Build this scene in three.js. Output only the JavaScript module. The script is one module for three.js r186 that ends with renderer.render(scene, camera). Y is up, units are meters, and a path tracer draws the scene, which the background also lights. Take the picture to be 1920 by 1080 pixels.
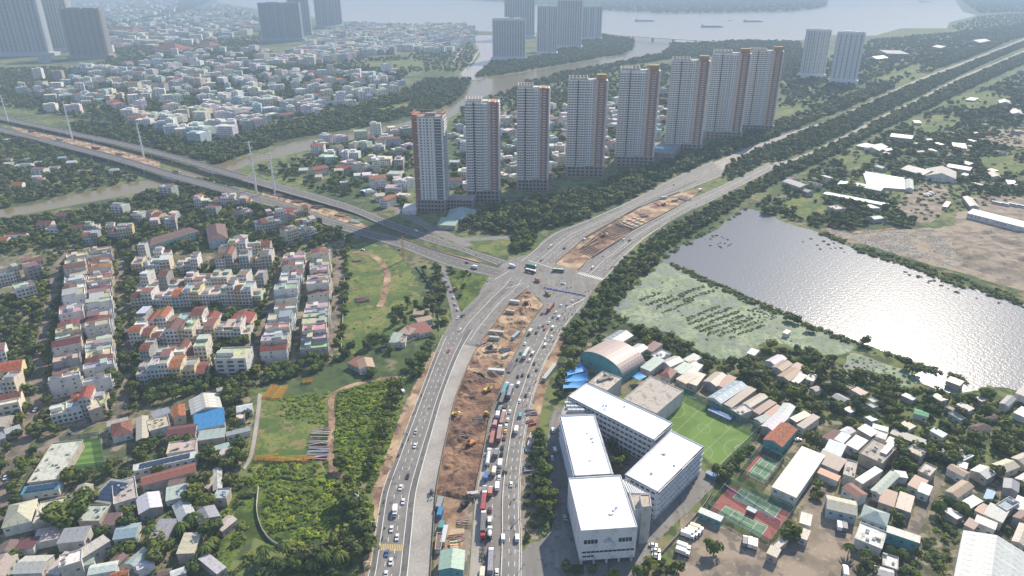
import * as THREE from 'three';
import { mergeGeometries } from 'three/addons/utils/BufferGeometryUtils.js';

// ---------- camera: a drone 260 m up, looking down by 24 degrees ----------
const scene = new THREE.Scene();
const FOC = 1300, TILT = 24.07 * Math.PI / 180, EYE = 260;
const SN = Math.sin(TILT), CS = Math.cos(TILT);
const camera = new THREE.PerspectiveCamera(2 * Math.atan(540 / FOC) * 180 / Math.PI, 16 / 9, 1, 40000);
camera.position.set(0, EYE, 0);
camera.rotation.x = -TILT;

// ---------- sun and sky ----------
const SUN_AZ = 32 * Math.PI / 180, SUN_EL = 37 * Math.PI / 180;
const sunDir = new THREE.Vector3(Math.sin(SUN_AZ) * Math.cos(SUN_EL), Math.sin(SUN_EL), -Math.cos(SUN_AZ) * Math.cos(SUN_EL));
{
  const W = 256, Hh = 128, d = new Float32Array(W * Hh * 4);
  for (let j = 0; j < Hh; j++) for (let i = 0; i < W; i++) {
    const el = ((j + 0.5) / Hh - 0.5) * Math.PI, e = Math.max(0, Math.sin(el));
    const k = Math.pow(1 - e, 3.2);                       // milky near the horizon, blue overhead
    const o = (j * W + i) * 4;
    const low = el < 0 ? 0.6 : 1;
    d[o] = (0.28 + 0.57 * k) * low; d[o + 1] = (0.43 + 0.47 * k) * low; d[o + 2] = (0.74 + 0.26 * k) * low; d[o + 3] = 1;
  }
  const t = new THREE.DataTexture(d, W, Hh, THREE.RGBAFormat, THREE.FloatType);
  t.mapping = THREE.EquirectangularReflectionMapping; t.magFilter = THREE.LinearFilter; t.minFilter = THREE.LinearFilter; t.needsUpdate = true;
  scene.background = t; scene.environment = t;
  scene.backgroundIntensity = 0.64; scene.environmentIntensity = 0.64;
}
const sun = new THREE.DirectionalLight(new THREE.Color(1, 0.90, 0.75), 5);
sun.position.copy(sunDir).multiplyScalar(2500).add(new THREE.Vector3(0, 0, -700));
sun.target.position.set(0, 0, -700); scene.add(sun.target);
sun.castShadow = true; sun.shadow.radius = 1; sun.shadow.mapSize.set(4096, 4096);
Object.assign(sun.shadow.camera, { left: -1200, right: 1200, top: 1500, bottom: -1200, near: 100, far: 6000 });
scene.add(sun);
scene.fog = new THREE.FogExp2(new THREE.Color(0.63, 0.82, 1.0), 0.00016);

const renderer = new THREE.WebGLRenderer({ antialias: true });
renderer.toneMapping = THREE.LinearToneMapping;
renderer.toneMappingExposure = 1.44;
renderer.shadowMap.enabled = true;

// ---------- small tools ----------
let seed = 12345;
const rnd = () => { seed = (seed * 1664525 + 1013904223) >>> 0; return seed / 4294967296; };
const rr = (a, b) => a + (b - a) * rnd();
const pick = (a) => a[Math.floor(rnd() * a.length)];
const V = (x, y, z) => new THREE.Vector3(x, y, z);
// a photograph pixel (1920 x 1080) to the point where its ray meets the level plane at height h
function G(px, py, h = 0) {
  const x = px - 960, y = py - 540, down = y * CS + FOC * SN, fwd = FOC * CS - y * SN, t = (EYE - h) / down;
  return [x * t, -fwd * t];
}
const GV = (px, py, h = 0) => { const g = G(px, py, h); return V(g[0], h, g[1]); };
const ppm = (z) => FOC / (-z * CS + EYE * SN);                    // pixels per metre at that depth
function toPx(x, h, z) {
  const zc = -z * CS + (EYE - h) * SN, yc = (EYE - h) * CS + z * SN;
  return [960 + FOC * x / zc, 540 + FOC * yc / zc];
}
function heightFrom(px, py, topY) {                              // height of an upright thing from its foot pixel and the row of its top
  const D = -G(px, py)[1], k = (topY - 540) / FOC;
  return EYE - D * (SN + k * CS) / (CS - k * SN);
}
const C4 = (x, y) => [x / 3, 360 + y / 3], C5 = (x, y) => [640 + x / 3, 360 + y / 3], C6 = (x, y) => [1280 + x / 3, 360 + y / 3];
const C7 = (x, y) => [x / 3, 720 + y / 3], C8 = (x, y) => [640 + x / 3, 720 + y / 3], C9 = (x, y) => [1280 + x / 3, 720 + y / 3];
const C3 = (x, y) => [1280 + x / 3, y / 3], C2 = (x, y) => [640 + x / 3, y / 3], C1 = (x, y) => [x / 3, y / 3];
const lin = (r, g, b) => new THREE.Color().setRGB(r, g, b);
const hex = (h) => new THREE.Color(h);
function inPoly(x, y, p) {
  let c = false;
  for (let i = 0, j = p.length - 1; i < p.length; j = i++)
    if ((p[i][1] > y) !== (p[j][1] > y) && x < (p[j][0] - p[i][0]) * (y - p[i][1]) / (p[j][1] - p[i][1]) + p[i][0]) c = !c;
  return c;
}
const used = {};
function numbered(n) { const k = used[n] = (used[n] ?? -1) + 1; return k ? `${n}_${String(k).padStart(3, '0')}` : n; }
function tag(o, label, category, group) {
  o.userData.label = label; o.userData.category = category; if (group) o.userData.group = group;
  return o;
}
function thing(name, label, category, group, x = 0, y = 0, z = 0, turn = 0) {
  const o = new THREE.Group(); o.name = numbered(name); o.position.set(x, y, z); o.rotation.y = turn;
  tag(o, label, category, group); scene.add(o); return o;
}
// collects quads and boxes with flat normals, metre uvs and a colour each; build() makes ONE mesh
class MB {
  constructor() { this.p = []; this.n = []; this.u = []; this.c = []; this.col = [1, 1, 1]; }
  color(c) { if (c) this.col = c.isColor ? [c.r, c.g, c.b] : c; return this; }
  tri(a, b, c) {
    const ux = b[0] - a[0], uy = b[1] - a[1], uz = b[2] - a[2], vx = c[0] - a[0], vy = c[1] - a[1], vz = c[2] - a[2];
    let nx = uy * vz - uz * vy, ny = uz * vx - ux * vz, nz = ux * vy - uy * vx; const l = Math.hypot(nx, ny, nz);
    if (l < 1e-9) return this;
    nx /= l; ny /= l; nz /= l;
    // uv: u along the level direction of the face, v up its slope
    let tx, tz; const hl = Math.hypot(nx, nz);
    if (hl > 0.02) { tx = nz / hl; tz = -nx / hl; } else { tx = 1; tz = 0; }
    const sx = ny * tz, sy = nz * tx - nx * tz, sz = -ny * tx;
    for (const q of [a, b, c]) {
      this.p.push(q[0], q[1], q[2]); this.n.push(nx, ny, nz);
      this.u.push(q[0] * tx + q[2] * tz, q[0] * sx + q[1] * sy + q[2] * sz); this.c.push(...this.col);
    }
    return this;
  }
  quad(a, b, c, d) { return this.tri(a, b, c).tri(a, c, d); }
  // box standing on y0, turned by r round its own middle
  box(cx, y0, cz, sx, sy, sz, r = 0, bottom = false) {
    const c = Math.cos(r), s = Math.sin(r), X = sx / 2, Z = sz / 2;
    const P = (x, y, z) => [cx + x * c + z * s, y, cz - x * s + z * c], y1 = y0 + sy;
    const a = P(-X, y0, Z), b = P(X, y0, Z), d = P(X, y0, -Z), e = P(-X, y0, -Z), A = P(-X, y1, Z), B = P(X, y1, Z), D = P(X, y1, -Z), E = P(-X, y1, -Z);
    this.quad(a, b, B, A).quad(b, d, D, B).quad(d, e, E, D).quad(e, a, A, E).quad(A, B, D, E);
    if (bottom) this.quad(e, d, b, a);
    return this;
  }
  cyl(cx, y0, cz, r0, r1, h, n = 8) {
    for (let i = 0; i < n; i++) {
      const a = i / n * 6.2832, b = (i + 1) / n * 6.2832;
      const p = [cx + Math.cos(a) * r0, y0, cz - Math.sin(a) * r0], q = [cx + Math.cos(b) * r0, y0, cz - Math.sin(b) * r0];
      const P = [cx + Math.cos(a) * r1, y0 + h, cz - Math.sin(a) * r1], Q = [cx + Math.cos(b) * r1, y0 + h, cz - Math.sin(b) * r1];
      this.quad(p, q, Q, P); this.tri([cx, y0 + h, cz], P, Q);
    }
    return this;
  }
  bar(a, b, w, n = 4) {                                             // square bar from point to point
    const d = V(b[0] - a[0], b[1] - a[1], b[2] - a[2]).normalize(), up = Math.abs(d.y) > 0.9 ? V(1, 0, 0) : V(0, 1, 0);
    const s = V().crossVectors(d, up).normalize().multiplyScalar(w / 2), t = V().crossVectors(s, d).normalize().multiplyScalar(w / 2);
    const at = (p, i) => { const o = [[1, 1], [-1, 1], [-1, -1], [1, -1]][i]; return [p[0] + s.x * o[0] + t.x * o[1], p[1] + s.y * o[0] + t.y * o[1], p[2] + s.z * o[0] + t.z * o[1]]; };
    for (let i = 0; i < 4; i++) this.quad(at(a, i), at(a, (i + 1) % 4), at(b, (i + 1) % 4), at(b, i));
    this.quad(at(b, 0), at(b, 1), at(b, 2), at(b, 3)); this.quad(at(a, 3), at(a, 2), at(a, 1), at(a, 0));
    return this;
  }
  up() {                                                            // turn every face to look upwards
    for (let i = 0; i < this.p.length; i += 9) if (this.n[i + 1] < 0) {
      for (const [a, w] of [[this.p, 3], [this.u, 2], [this.c, 3]]) { const o = i / 9 * 3 * w; for (let k = 0; k < w; k++) { const t = a[o + w + k]; a[o + w + k] = a[o + 2 * w + k]; a[o + 2 * w + k] = t; } }
      for (let k = 0; k < 9; k++) this.n[i + k] *= -1;
    }
    return this;
  }
  geo() {
    const g = new THREE.BufferGeometry();
    g.setAttribute('position', new THREE.Float32BufferAttribute(this.p, 3)); g.setAttribute('normal', new THREE.Float32BufferAttribute(this.n, 3));
    g.setAttribute('uv', new THREE.Float32BufferAttribute(this.u, 2)); g.setAttribute('color', new THREE.Float32BufferAttribute(this.c, 3));
    return g;
  }
  build(name, mat, parent = scene, kind) {
    if (!this.p.length) return null;
    const m = new THREE.Mesh(this.geo(), mat); m.name = parent === scene ? numbered(name) : name; m.castShadow = m.receiveShadow = true;
    if (kind) m.userData.kind = kind;
    parent.add(m); return m;
  }
}
const part = (name, geo, mat, parent, kind) => { const m = new THREE.Mesh(geo, mat); m.name = name; m.castShadow = m.receiveShadow = true; if (kind) m.userData.kind = kind; parent.add(m); return m; };

// ---------- textures: what surfaces are made of ----------
const hash = (x, y, s) => { let h = Math.imul(x, 374761393) ^ Math.imul(y, 668265263) ^ Math.imul(s, 2246822519); h = Math.imul(h ^ (h >>> 13), 1274126177); return ((h ^ (h >>> 16)) >>> 0) / 4294967296; };
function vnoise(x, y, per, s) {
  const xi = Math.floor(x), yi = Math.floor(y), fx = x - xi, fy = y - yi, u = fx * fx * (3 - 2 * fx), v = fy * fy * (3 - 2 * fy), m = (a) => ((a % per) + per) % per;
  const a = hash(m(xi), m(yi), s), b = hash(m(xi + 1), m(yi), s), c = hash(m(xi), m(yi + 1), s), d = hash(m(xi + 1), m(yi + 1), s);
  return a + (b - a) * u + (c - a) * v + (a - b - c + d) * u * v;
}
function fbm(u, v, base, oct, s) { let t = 0, w = 0.5, n = 0, f = base; for (let i = 0; i < oct; i++) { t += w * vnoise(u * f, v * f, f, s + i); n += w; w *= 0.55; f *= 2; } return t / n; }
function tex(size, metres, fn, srgb = true) {
  const d = new Uint8Array(size * size * 4);
  for (let j = 0; j < size; j++) for (let i = 0; i < size; i++) {
    const c = fn(i / size, j / size), o = (j * size + i) * 4;
    d[o] = Math.max(0, Math.min(255, c[0] * 255)); d[o + 1] = Math.max(0, Math.min(255, c[1] * 255)); d[o + 2] = Math.max(0, Math.min(255, c[2] * 255)); d[o + 3] = 255;
  }
  const t = new THREE.DataTexture(d, size, size, THREE.RGBAFormat);
  t.wrapS = t.wrapT = THREE.RepeatWrapping; t.magFilter = THREE.LinearFilter; t.minFilter = THREE.LinearMipmapLinearFilter; t.generateMipmaps = true;
  if (srgb) t.colorSpace = THREE.SRGBColorSpace;
  t.repeat.set(1 / metres, 1 / metres); t.needsUpdate = true; return t;
}
const mix3 = (a, b, k) => [a[0] + (b[0] - a[0]) * k, a[1] + (b[1] - a[1]) * k, a[2] + (b[2] - a[2]) * k];
const sm = (a, b, x) => { const t = Math.max(0, Math.min(1, (x - a) / (b - a))); return t * t * (3 - 2 * t); };
const mono = (fn) => (u, v) => { const g = fn(u, v); return [g, g, g]; };
const T = {
  ground: tex(1024, 620, (u, v) => {
    const a = fbm(u, v, 6, 5, 1), b = fbm(u, v, 34, 4, 9), c = fbm(u, v, 120, 2, 17);
    let k = mix3([.27, .33, .17], [.42, .45, .25], sm(.4, .65, a)); k = mix3(k, [.52, .47, .36], sm(.56, .72, b) * .8);
    return mix3(k, [.17, .23, .13], sm(.45, .7, c) * .6);
  }),
  grass: tex(512, 70, (u, v) => {
    const a = fbm(u, v, 5, 5, 3), b = fbm(u, v, 40, 3, 5), c = fbm(u, v, 12, 4, 44);
    let k = mix3([.30, .38, .16], [.46, .48, .24], sm(.35, .7, a)); k = mix3(k, [.55, .47, .33], sm(.58, .7, c) * .75);
    return mix3(k, [.24, .31, .14], sm(.5, .75, b) * .6);
  }),
  lush: tex(512, 50, (u, v) => { const a = fbm(u, v, 6, 5, 71), b = fbm(u, v, 50, 3, 73); return mix3(mix3([.22, .29, .08], [.38, .44, .15], sm(.35, .65, a)), [.14, .22, .07], sm(.5, .7, b) * .7); }),
  soil: tex(512, 60, (u, v) => {
    const a = fbm(u, v, 5, 6, 21), b = fbm(u, v, 22, 4, 23), c = fbm(u, v, 9, 4, 29);
    let k = mix3([.58, .48, .38], [.73, .63, .51], sm(.38, .62, a)); k = mix3(k, [.42, .33, .27], sm(.52, .66, c) * .85);
    return mix3(k, [.68, .52, .38], sm(.5, .75, b) * .5);
  }),
  redsoil: tex(512, 56, (u, v) => {
    const a = fbm(u, v, 5, 6, 221), b = fbm(u, v, 30, 4, 223), c = fbm(u, v, 8, 4, 229);
    let k = mix3([.44, .33, .27], [.58, .45, .35], sm(.36, .64, a)); k = mix3(k, [.29, .22, .19], sm(.50, .62, c) * .8);
    return mix3(k, [.64, .50, .36], sm(.6, .75, b) * .6);
  }),
  rubble: tex(512, 60, (u, v) => {
    const a = fbm(u, v, 6, 5, 31), b = fbm(u, v, 60, 3, 33), c = hash(Math.floor(u * 256), Math.floor(v * 256), 3);
    let k = mix3([.48, .43, .38], [.63, .56, .48], sm(.35, .65, a)); k = mix3(k, [.40, .41, .30], sm(.5, .7, b) * .5);
    return c > .985 ? [.76, .74, .71] : k;
  }),
  asphalt: tex(512, 44, (u, v) => { const a = fbm(u, v, 4, 5, 41), b = vnoise(u * 24, v * 2, 24, 43), e = fbm(u, v, 16, 4, 47), c = hash(Math.floor(u * 512), Math.floor(v * 512), 4); const g = .475 + .13 * (a - .5) + .075 * (b - .5) + .07 * (c - .5) - .09 * sm(.6, .75, e); return [g * 1.01, g * .975, g * .935]; }),
  concrete: tex(512, 40, (u, v) => { const a = fbm(u, v, 5, 5, 51), b = fbm(u, v, 40, 3, 53), c = hash(Math.floor(u * 512), Math.floor(v * 512), 5); const g = .61 + .16 * (a - .5) + .12 * (b - .5) + .04 * (c - .5); return [g, g * .96, g * .905]; }),
  yard: tex(512, 55, (u, v) => { const a = fbm(u, v, 4, 5, 351), b = fbm(u, v, 26, 4, 353), c = fbm(u, v, 9, 3, 357); let g = mix3([.48, .43, .37], [.59, .53, .46], sm(.35, .65, a)); g = mix3(g, [.37, .34, .31], sm(.56, .68, c) * .7); return mix3(g, [.70, .65, .57], sm(.6, .8, b) * .5); }),
  mixed: tex(512, 130, (u, v) => { const a = fbm(u, v, 9, 5, 451), b = fbm(u, v, 44, 4, 453), c = fbm(u, v, 20, 4, 457); let k = mix3([.30, .33, .22], [.44, .42, .31], sm(.38, .62, a)); k = mix3(k, [.60, .54, .46], sm(.52, .64, c) * .85); return mix3(k, [.24, .25, .18], sm(.52, .7, b) * .6); }),
  wall: tex(256, 9, (u, v) => { const a = fbm(u, v, 4, 4, 61), b = fbm(u * 4, v * .5, 16, 3, 63); const g = .95 - .10 * sm(.55, .8, a) - .10 * sm(.58, .8, b); return [g, g * .99, g * .975]; }),
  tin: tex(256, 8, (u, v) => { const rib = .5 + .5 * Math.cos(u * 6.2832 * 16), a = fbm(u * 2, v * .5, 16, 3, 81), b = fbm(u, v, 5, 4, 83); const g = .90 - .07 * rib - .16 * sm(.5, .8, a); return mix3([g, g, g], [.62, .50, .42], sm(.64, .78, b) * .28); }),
  tile: tex(256, 6, (u, v) => { const row = (v * 18) % 1, a = fbm(u, v, 8, 4, 91), b = hash(Math.floor(u * 24), Math.floor(v * 18), 7); const g = .92 - .25 * (row < .16 ? 1 : 0) - .25 * sm(.45, .75, a) - .18 * b; return [g, g, g]; }),
  bump: tex(256, 5, mono((u, v) => fbm(u, v, 8, 5, 101)), false),
  tinBump: tex(128, 4, mono((u) => .5 + .5 * Math.cos(u * 6.2832 * 8)), false),
  wave: tex(512, 20, mono((u, v) => fbm(u, v, 14, 4, 111)), false),
  weed: tex(512, 90, (u, v) => { const a = fbm(u, v, 6, 5, 121), b = fbm(u, v, 40, 4, 123); let k = mix3([.44, .50, .39], [.55, .59, .46], sm(.35, .65, a)); k = mix3(k, [.45, .47, .46], sm(.5, .62, fbm(u, v, 9, 4, 129)) * .8); return mix3(k, [.32, .40, .26], sm(.5, .66, b) * .7); }),
  turf: tex(512, 64, (u, v) => { const a = fbm(u, v, 6, 4, 131), b = fbm(u, v, 90, 2, 133); const k = mix3([.36, .46, .21], [.42, .52, .25], sm(.35, .65, a)); return mix3(k, [.40, .50, .24], sm(.5, .8, b) * .5); }),
  roofsheet: tex(256, 12, (u, v) => { const seam = (u * 12) % 1 < .06 ? 1 : 0, a = fbm(u, v, 4, 4, 161); const g = .965 - .05 * seam - .04 * sm(.5, .8, a); return [g, g, g]; }),
  stain: tex(512, 16, (u, v) => { const a = fbm(u, v, 5, 5, 141), b = fbm(u, v, 24, 4, 143); const g = .95 - .2 * sm(.48, .75, a) - .18 * sm(.55, .75, b); return [g, g * .985, g * .955]; }),
};
const std = (o) => new THREE.MeshStandardMaterial({ roughness: 0.9, metalness: 0, ...o });
const M = {
  ground: std({ map: T.ground, roughness: 1 }), grass: std({ map: T.grass, roughness: 1 }), lush: std({ map: T.lush, roughness: 1 }),
  soil: std({ map: T.soil, roughness: 1, bumpMap: T.bump, bumpScale: .25 }), redsoil: std({ map: T.redsoil, roughness: 1, bumpMap: T.bump, bumpScale: .3 }),
  rubble: std({ map: T.rubble, roughness: 1 }),
  asphalt: std({ map: T.asphalt, roughness: .85 }), concrete: std({ map: T.concrete, roughness: .9 }), yard: std({ map: T.yard, roughness: .95 }),
  mixed: std({ map: T.mixed, roughness: 1 }),
  lane: std({ map: T.yard, color: lin(.78, .78, .80) }),
  paint: std({ color: lin(.75, .74, .7), roughness: .7 }), yellowPaint: std({ color: lin(.62, .43, .12), roughness: .7 }),
  wall: std({ map: T.wall, vertexColors: true, roughness: .85 }),
  tin: std({ map: T.tin, vertexColors: true, roughness: .5, metalness: .0, bumpMap: T.tinBump, bumpScale: .03 }),
  tile: std({ map: T.tile, vertexColors: true, roughness: .8 }),
  flat: std({ map: T.stain, vertexColors: true, roughness: .92 }),
  plain: std({ vertexColors: true, roughness: .6 }),
  gloss: new THREE.MeshPhysicalMaterial({ vertexColors: true, roughness: .35, clearcoat: .6, clearcoatRoughness: .12 }),
  glass: std({ color: lin(.035, .05, .065), roughness: .12, metalness: .1 }),
  shutter: std({ color: lin(.09, .105, .12), roughness: .3 }),
  dark: std({ color: lin(.03, .03, .032), roughness: .8 }),
  rubber: std({ color: lin(.02, .02, .02), roughness: .9 }),
  steel: std({ color: lin(.42, .43, .44), roughness: .4, metalness: .7 }),
  galv: std({ color: lin(.72, .73, .74), roughness: .6, metalness: .1 }),
  tank: std({ color: lin(.62, .63, .64), roughness: .28, metalness: .9 }),
  solar: std({ color: lin(.03, .045, .085), roughness: .2 }),
  river: new THREE.MeshPhysicalMaterial({ color: lin(.40, .35, .31), roughness: .2, bumpMap: T.wave, bumpScale: .05, ior: 1.33 }),
  canal: new THREE.MeshPhysicalMaterial({ color: lin(.20, .16, .085), roughness: .15, bumpMap: T.wave, bumpScale: .06, ior: 1.33 }),
  pond: new THREE.MeshPhysicalMaterial({ color: lin(.185, .19, .20), roughness: .235, bumpMap: T.wave, bumpScale: .115, ior: 1.33 }),
  weed: std({ map: T.weed, roughness: .8 }), turf: std({ map: T.turf, roughness: 1 }),
  leaf: std({ vertexColors: true, roughness: .75, side: THREE.DoubleSide }),
  bark: std({ color: lin(.12, .09, .065), roughness: 1 }),
};

// ---------- the setting: ground, water, roads ----------
const curve = (pts, n) => new THREE.CatmullRomCurve3(pts, false, 'centripetal').getSpacedPoints(n);
function sheet(name, ring, y, mat, parent = scene, kind = 'structure') {            // flat outline, ring of [x, z]
  const v2 = ring.map((p) => new THREE.Vector2(p[0], -p[1])), tris = THREE.ShapeUtils.triangulateShape(v2, []);
  const m = new MB();
  for (const t of tris) {
    let [a, b, c] = t.map((i) => [ring[i][0], y, ring[i][1]]);
    if ((b[0] - a[0]) * (c[2] - a[2]) - (b[2] - a[2]) * (c[0] - a[0]) > 0) [b, c] = [c, b];
    m.tri(a, b, c);
  }
  for (let i = 0; i < m.p.length / 3; i++) { m.u[2 * i] = m.p[3 * i]; m.u[2 * i + 1] = -m.p[3 * i + 2]; }
  const o = m.build(name, mat, parent); o.castShadow = false; if (kind) o.userData.kind = kind; return o;
}
// outline from photograph pixels; jag > 0 breaks the edge up like a natural one
function area(name, px, y, mat, jag = 0, label) {
  let ring = px.map((p) => G(p[0], p[1]));
  if (jag) {
    const c = new THREE.CatmullRomCurve3(ring.map((p) => V(p[0], 0, p[1])), true, 'centripetal'), n = Math.min(260, Math.max(40, Math.round(c.getLength() / (jag * 2.5))));
    ring = c.getSpacedPoints(n).slice(0, -1).map((p) => [p.x + rr(-jag, jag), p.z + rr(-jag, jag)]);
  }
  const o = sheet(name, ring, y, mat); if (label) o.userData.label = label; return o;
}
function edges(L, R, n, hs) {
  const f = (q) => curve(q.map((p, i) => { const h = hs ? hs[Math.min(i, hs.length - 1)] : 0; return GV(p[0], p[1], h); }), n);
  return { L: f(L), R: f(R), n };
}
const across = (r, i, k) => V().lerpVectors(r.L[i], r.R[i], k);
function strip(name, r, k0, k1, y, mat, parent = scene, i0 = 0, i1 = r.n) {
  const m = new MB(); let s = 0;
  for (let i = i0; i < i1; i++) {
    const a = across(r, i, k0), b = across(r, i, k1), c = across(r, i + 1, k1), d = across(r, i + 1, k0), w = a.distanceTo(b), w2 = d.distanceTo(c), l = a.distanceTo(d);
    const at = m.u.length; m.quad([b.x, b.y + y, b.z], [c.x, c.y + y, c.z], [d.x, d.y + y, d.z], [a.x, a.y + y, a.z]);
    const uv = [w, s, w2, s + l, 0, s + l, w, s, 0, s + l, 0, s];
    for (let q = 0; q < 12; q++) m.u[at + q] = uv[q];
    s += l;
  }
  m.up();
  const o = m.build(name, mat, parent); o.userData.kind = 'structure'; return o;
}
function mark(m, r, k, w, dash, gap, y, i0 = 0, i1 = r.n) {        // a painted line along a road
  let s = 0;
  for (let i = i0; i < i1; i++) {
    const a = across(r, i, k), b = across(r, i + 1, k), l = a.distanceTo(b), d = V().subVectors(b, a).normalize(), q = V(-d.z, 0, d.x).multiplyScalar(w / 2);
    for (let t = 0; t < l - 0.01;) {
      const ph = dash ? (s + t) % (dash + gap) : 0, on = !dash || ph < dash, e = Math.min(l, t + (dash ? (on ? dash - ph : dash + gap - ph) : l));
      if (on) { const A = V().copy(a).addScaledVector(d, t), B = V().copy(a).addScaledVector(d, e); m.quad([A.x + q.x, A.y + y, A.z + q.z], [B.x + q.x, B.y + y, B.z + q.z], [B.x - q.x, B.y + y, B.z - q.z], [A.x - q.x, A.y + y, A.z - q.z]); }
      t = Math.max(e, t + 0.02);
    }
    s += l;
  }
}
function ridge(m, pts, w, y0, h) {                                  // a kerb or low wall along points
  for (let i = 0; i + 1 < pts.length; i++) {
    const a = pts[i], b = pts[i + 1], d = V(b.x - a.x, 0, b.z - a.z); const l = d.length(); if (l < .01) continue;
    const q = V(-d.z / l, 0, d.x / l).multiplyScalar(w / 2), P = (p, s, y) => [p.x + q.x * s, p.y + y, p.z + q.z * s];
    m.quad(P(a, -1, y0), P(b, -1, y0), P(b, -1, y0 + h), P(a, -1, y0 + h)).quad(P(b, 1, y0), P(a, 1, y0), P(a, 1, y0 + h), P(b, 1, y0 + h)).quad(P(a, -1, y0 + h), P(b, -1, y0 + h), P(b, 1, y0 + h), P(a, 1, y0 + h));
    if (i === 0) m.quad(P(a, 1, y0), P(a, -1, y0), P(a, -1, y0 + h), P(a, 1, y0 + h));
    if (i + 2 === pts.length) m.quad(P(b, -1, y0), P(b, 1, y0), P(b, 1, y0 + h), P(b, -1, y0 + h));
  }
  return m;
}
const line = (px, n, h = 0) => curve(px.map((p) => GV(p[0], p[1], h)), n);
function lane(name, px, w, mat, y = .06) {
  const c = line(px, Math.max(6, px.length * 4)), m = new MB(); let s = 0;
  const q = c.map((p, i) => { const a = c[Math.max(0, i - 1)], b = c[Math.min(c.length - 1, i + 1)], d = V().subVectors(b, a).normalize(); return V(-d.z, 0, d.x).multiplyScalar(w / 2 * rr(.85, 1.15)); });
  const r = { L: c.map((p, i) => V().subVectors(p, q[i])), R: c.map((p, i) => V().addVectors(p, q[i])), n: c.length - 1 };
  return Object.assign(r, { mesh: strip(name, r, 0, 1, y, mat) });
}

{ // one ground sheet to the horizon
  const ring = [[-16000, 200], [16000, 200], [16000, -22000], [-16000, -22000]];
  sheet('ground', ring, 0, M.ground);
}
const RIVER = [[380, -14], [415, 6], [490, 18], [560, 28], [640, 40], [700, 44], [760, 48], [870, 46], [890, 58], [1010, 62], [1130, 62], [1200, 73], [1290, 80], [1400, 74], [1490, 77], [1560, 66], [1640, 67], [1690, 53], [1775, 53], [1780, 42], [1832, 29], [1806, 22], [1785, -8], [1560, -14], [1550, 14], [1490, 23], [1400, 25], [1260, 27], [1128, 21], [1030, 14], [945, 6], [850, -3], [700, -14]];
area('river', RIVER, .05, M.river);
const CANAL = [[1192, 70], [1190, 90], [1165, 103], [1120, 112], [1060, 122], [1000, 133], [930, 143], [895, 148], [875, 170], [845, 198], [805, 215], [760, 229], [700, 240], [620, 252], [545, 268], [470, 293], [400, 308], [330, 326], [285, 338], [255, 340], [200, 352], [130, 367], [60, 384], [-20, 396], [-20, 416], [40, 403], [120, 389], [200, 373], [270, 360], [330, 345], [400, 328], [440, 320], [480, 305], [560, 286], [640, 266], [720, 252], [780, 240], [845, 220], [880, 196], [922, 176], [1000, 153], [1060, 139], [1130, 123], [1180, 113], [1232, 100], [1258, 88], [1255, 72]];
area('canal', CANAL, .07, M.canal, 2.2);
area('side_canal', [[868, 145], [886, 122], [900, 102], [896, 66], [920, 66], [926, 100], [915, 126], [897, 150]], .09, M.river, 1);
const POND = [[1404, 392], [1480, 420], [1547, 440], [1613, 473], [1680, 493], [1780, 527], [1920, 570], [2060, 600], [2060, 740], [1900, 730], [1827, 717], [1713, 677], [1613, 643], [1493, 597], [1413, 560], [1300, 511], [1242, 487], [1340, 432]];
area('pond', POND, .06, M.pond, 1.2);
const WEED = [[1246, 492], [1300, 516], [1413, 566], [1493, 603], [1600, 648], [1560, 668], [1500, 655], [1440, 640], [1390, 674], [1330, 668], [1260, 625], [1190, 612], [1150, 578], [1180, 545]];
area('duckweed_pond', WEED, .05, M.weed, 1);
area('lily_pond', [[1600, 662], [1660, 682], [1720, 706], [1700, 730], [1640, 722], [1590, 705]], .05, M.weed, 1);
area('fish_pond', [[1740, 690], [1800, 708], [1850, 722], [1780, 735], [1720, 712]], .052, M.pond, 1);
// bare and planted ground
area('rubble_ground', [[1545, 428], [1600, 438], [1680, 430], [1780, 424], [1800, 398], [1870, 392], [2000, 400], [2000, 560], [1900, 540], [1830, 520], [1770, 502], [1700, 484], [1640, 462], [1590, 452]], .03, M.rubble, 3);
{
  const m = new MB(), A = 40, B = 30, C = [[1775, 432], [1960, 392], [1980, 548], [1800, 500]];
  const q = C.map((p) => G(...p)), at = (i, j) => { const u = i / A, v = j / B, x = (q[0][0] * (1 - u) + q[1][0] * u) * (1 - v) + (q[3][0] * (1 - u) + q[2][0] * u) * v, z = (q[0][1] * (1 - u) + q[1][1] * u) * (1 - v) + (q[3][1] * (1 - u) + q[2][1] * u) * v, e = Math.min(1, Math.min(i, A - i) / 5, Math.min(j, B - j) / 5); return [x, -.1 + e * 6 * sm(.42, .8, fbm(x / 400 + 20, z / 400 + 20, 9, 4, 331)) + e * .15, z]; };
  for (let j = 0; j < B; j++) for (let i = 0; i < A; i++) m.quad(at(i, j), at(i + 1, j), at(i + 1, j + 1), at(i, j + 1));
  m.up(); for (let i = 0; i < m.p.length / 3; i++) { m.u[2 * i] = m.p[3 * i]; m.u[2 * i + 1] = -m.p[3 * i + 2]; } m.build('earth_mounds', M.yard).userData.kind = 'structure';
}
area('truck_yard', [[1682, 400], [1700, 365], [1740, 345], [1770, 350], [1772, 390], [1735, 418]], .03, M.yard, 1.5);
area('storage_yard', [[1778, 315], [1782, 280], [1812, 278], [1818, 318]], .03, M.yard, 1.5);
area('coach_yard', [[1815, 372], [1880, 366], [1960, 380], [1960, 410], [1870, 400], [1818, 388]], .04, M.yard, 1);
area('dry_field', [[1840, 250], [1880, 243], [1960, 250], [1960, 275], [1880, 272], [1835, 262]], .03, M.rubble, 2);
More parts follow.
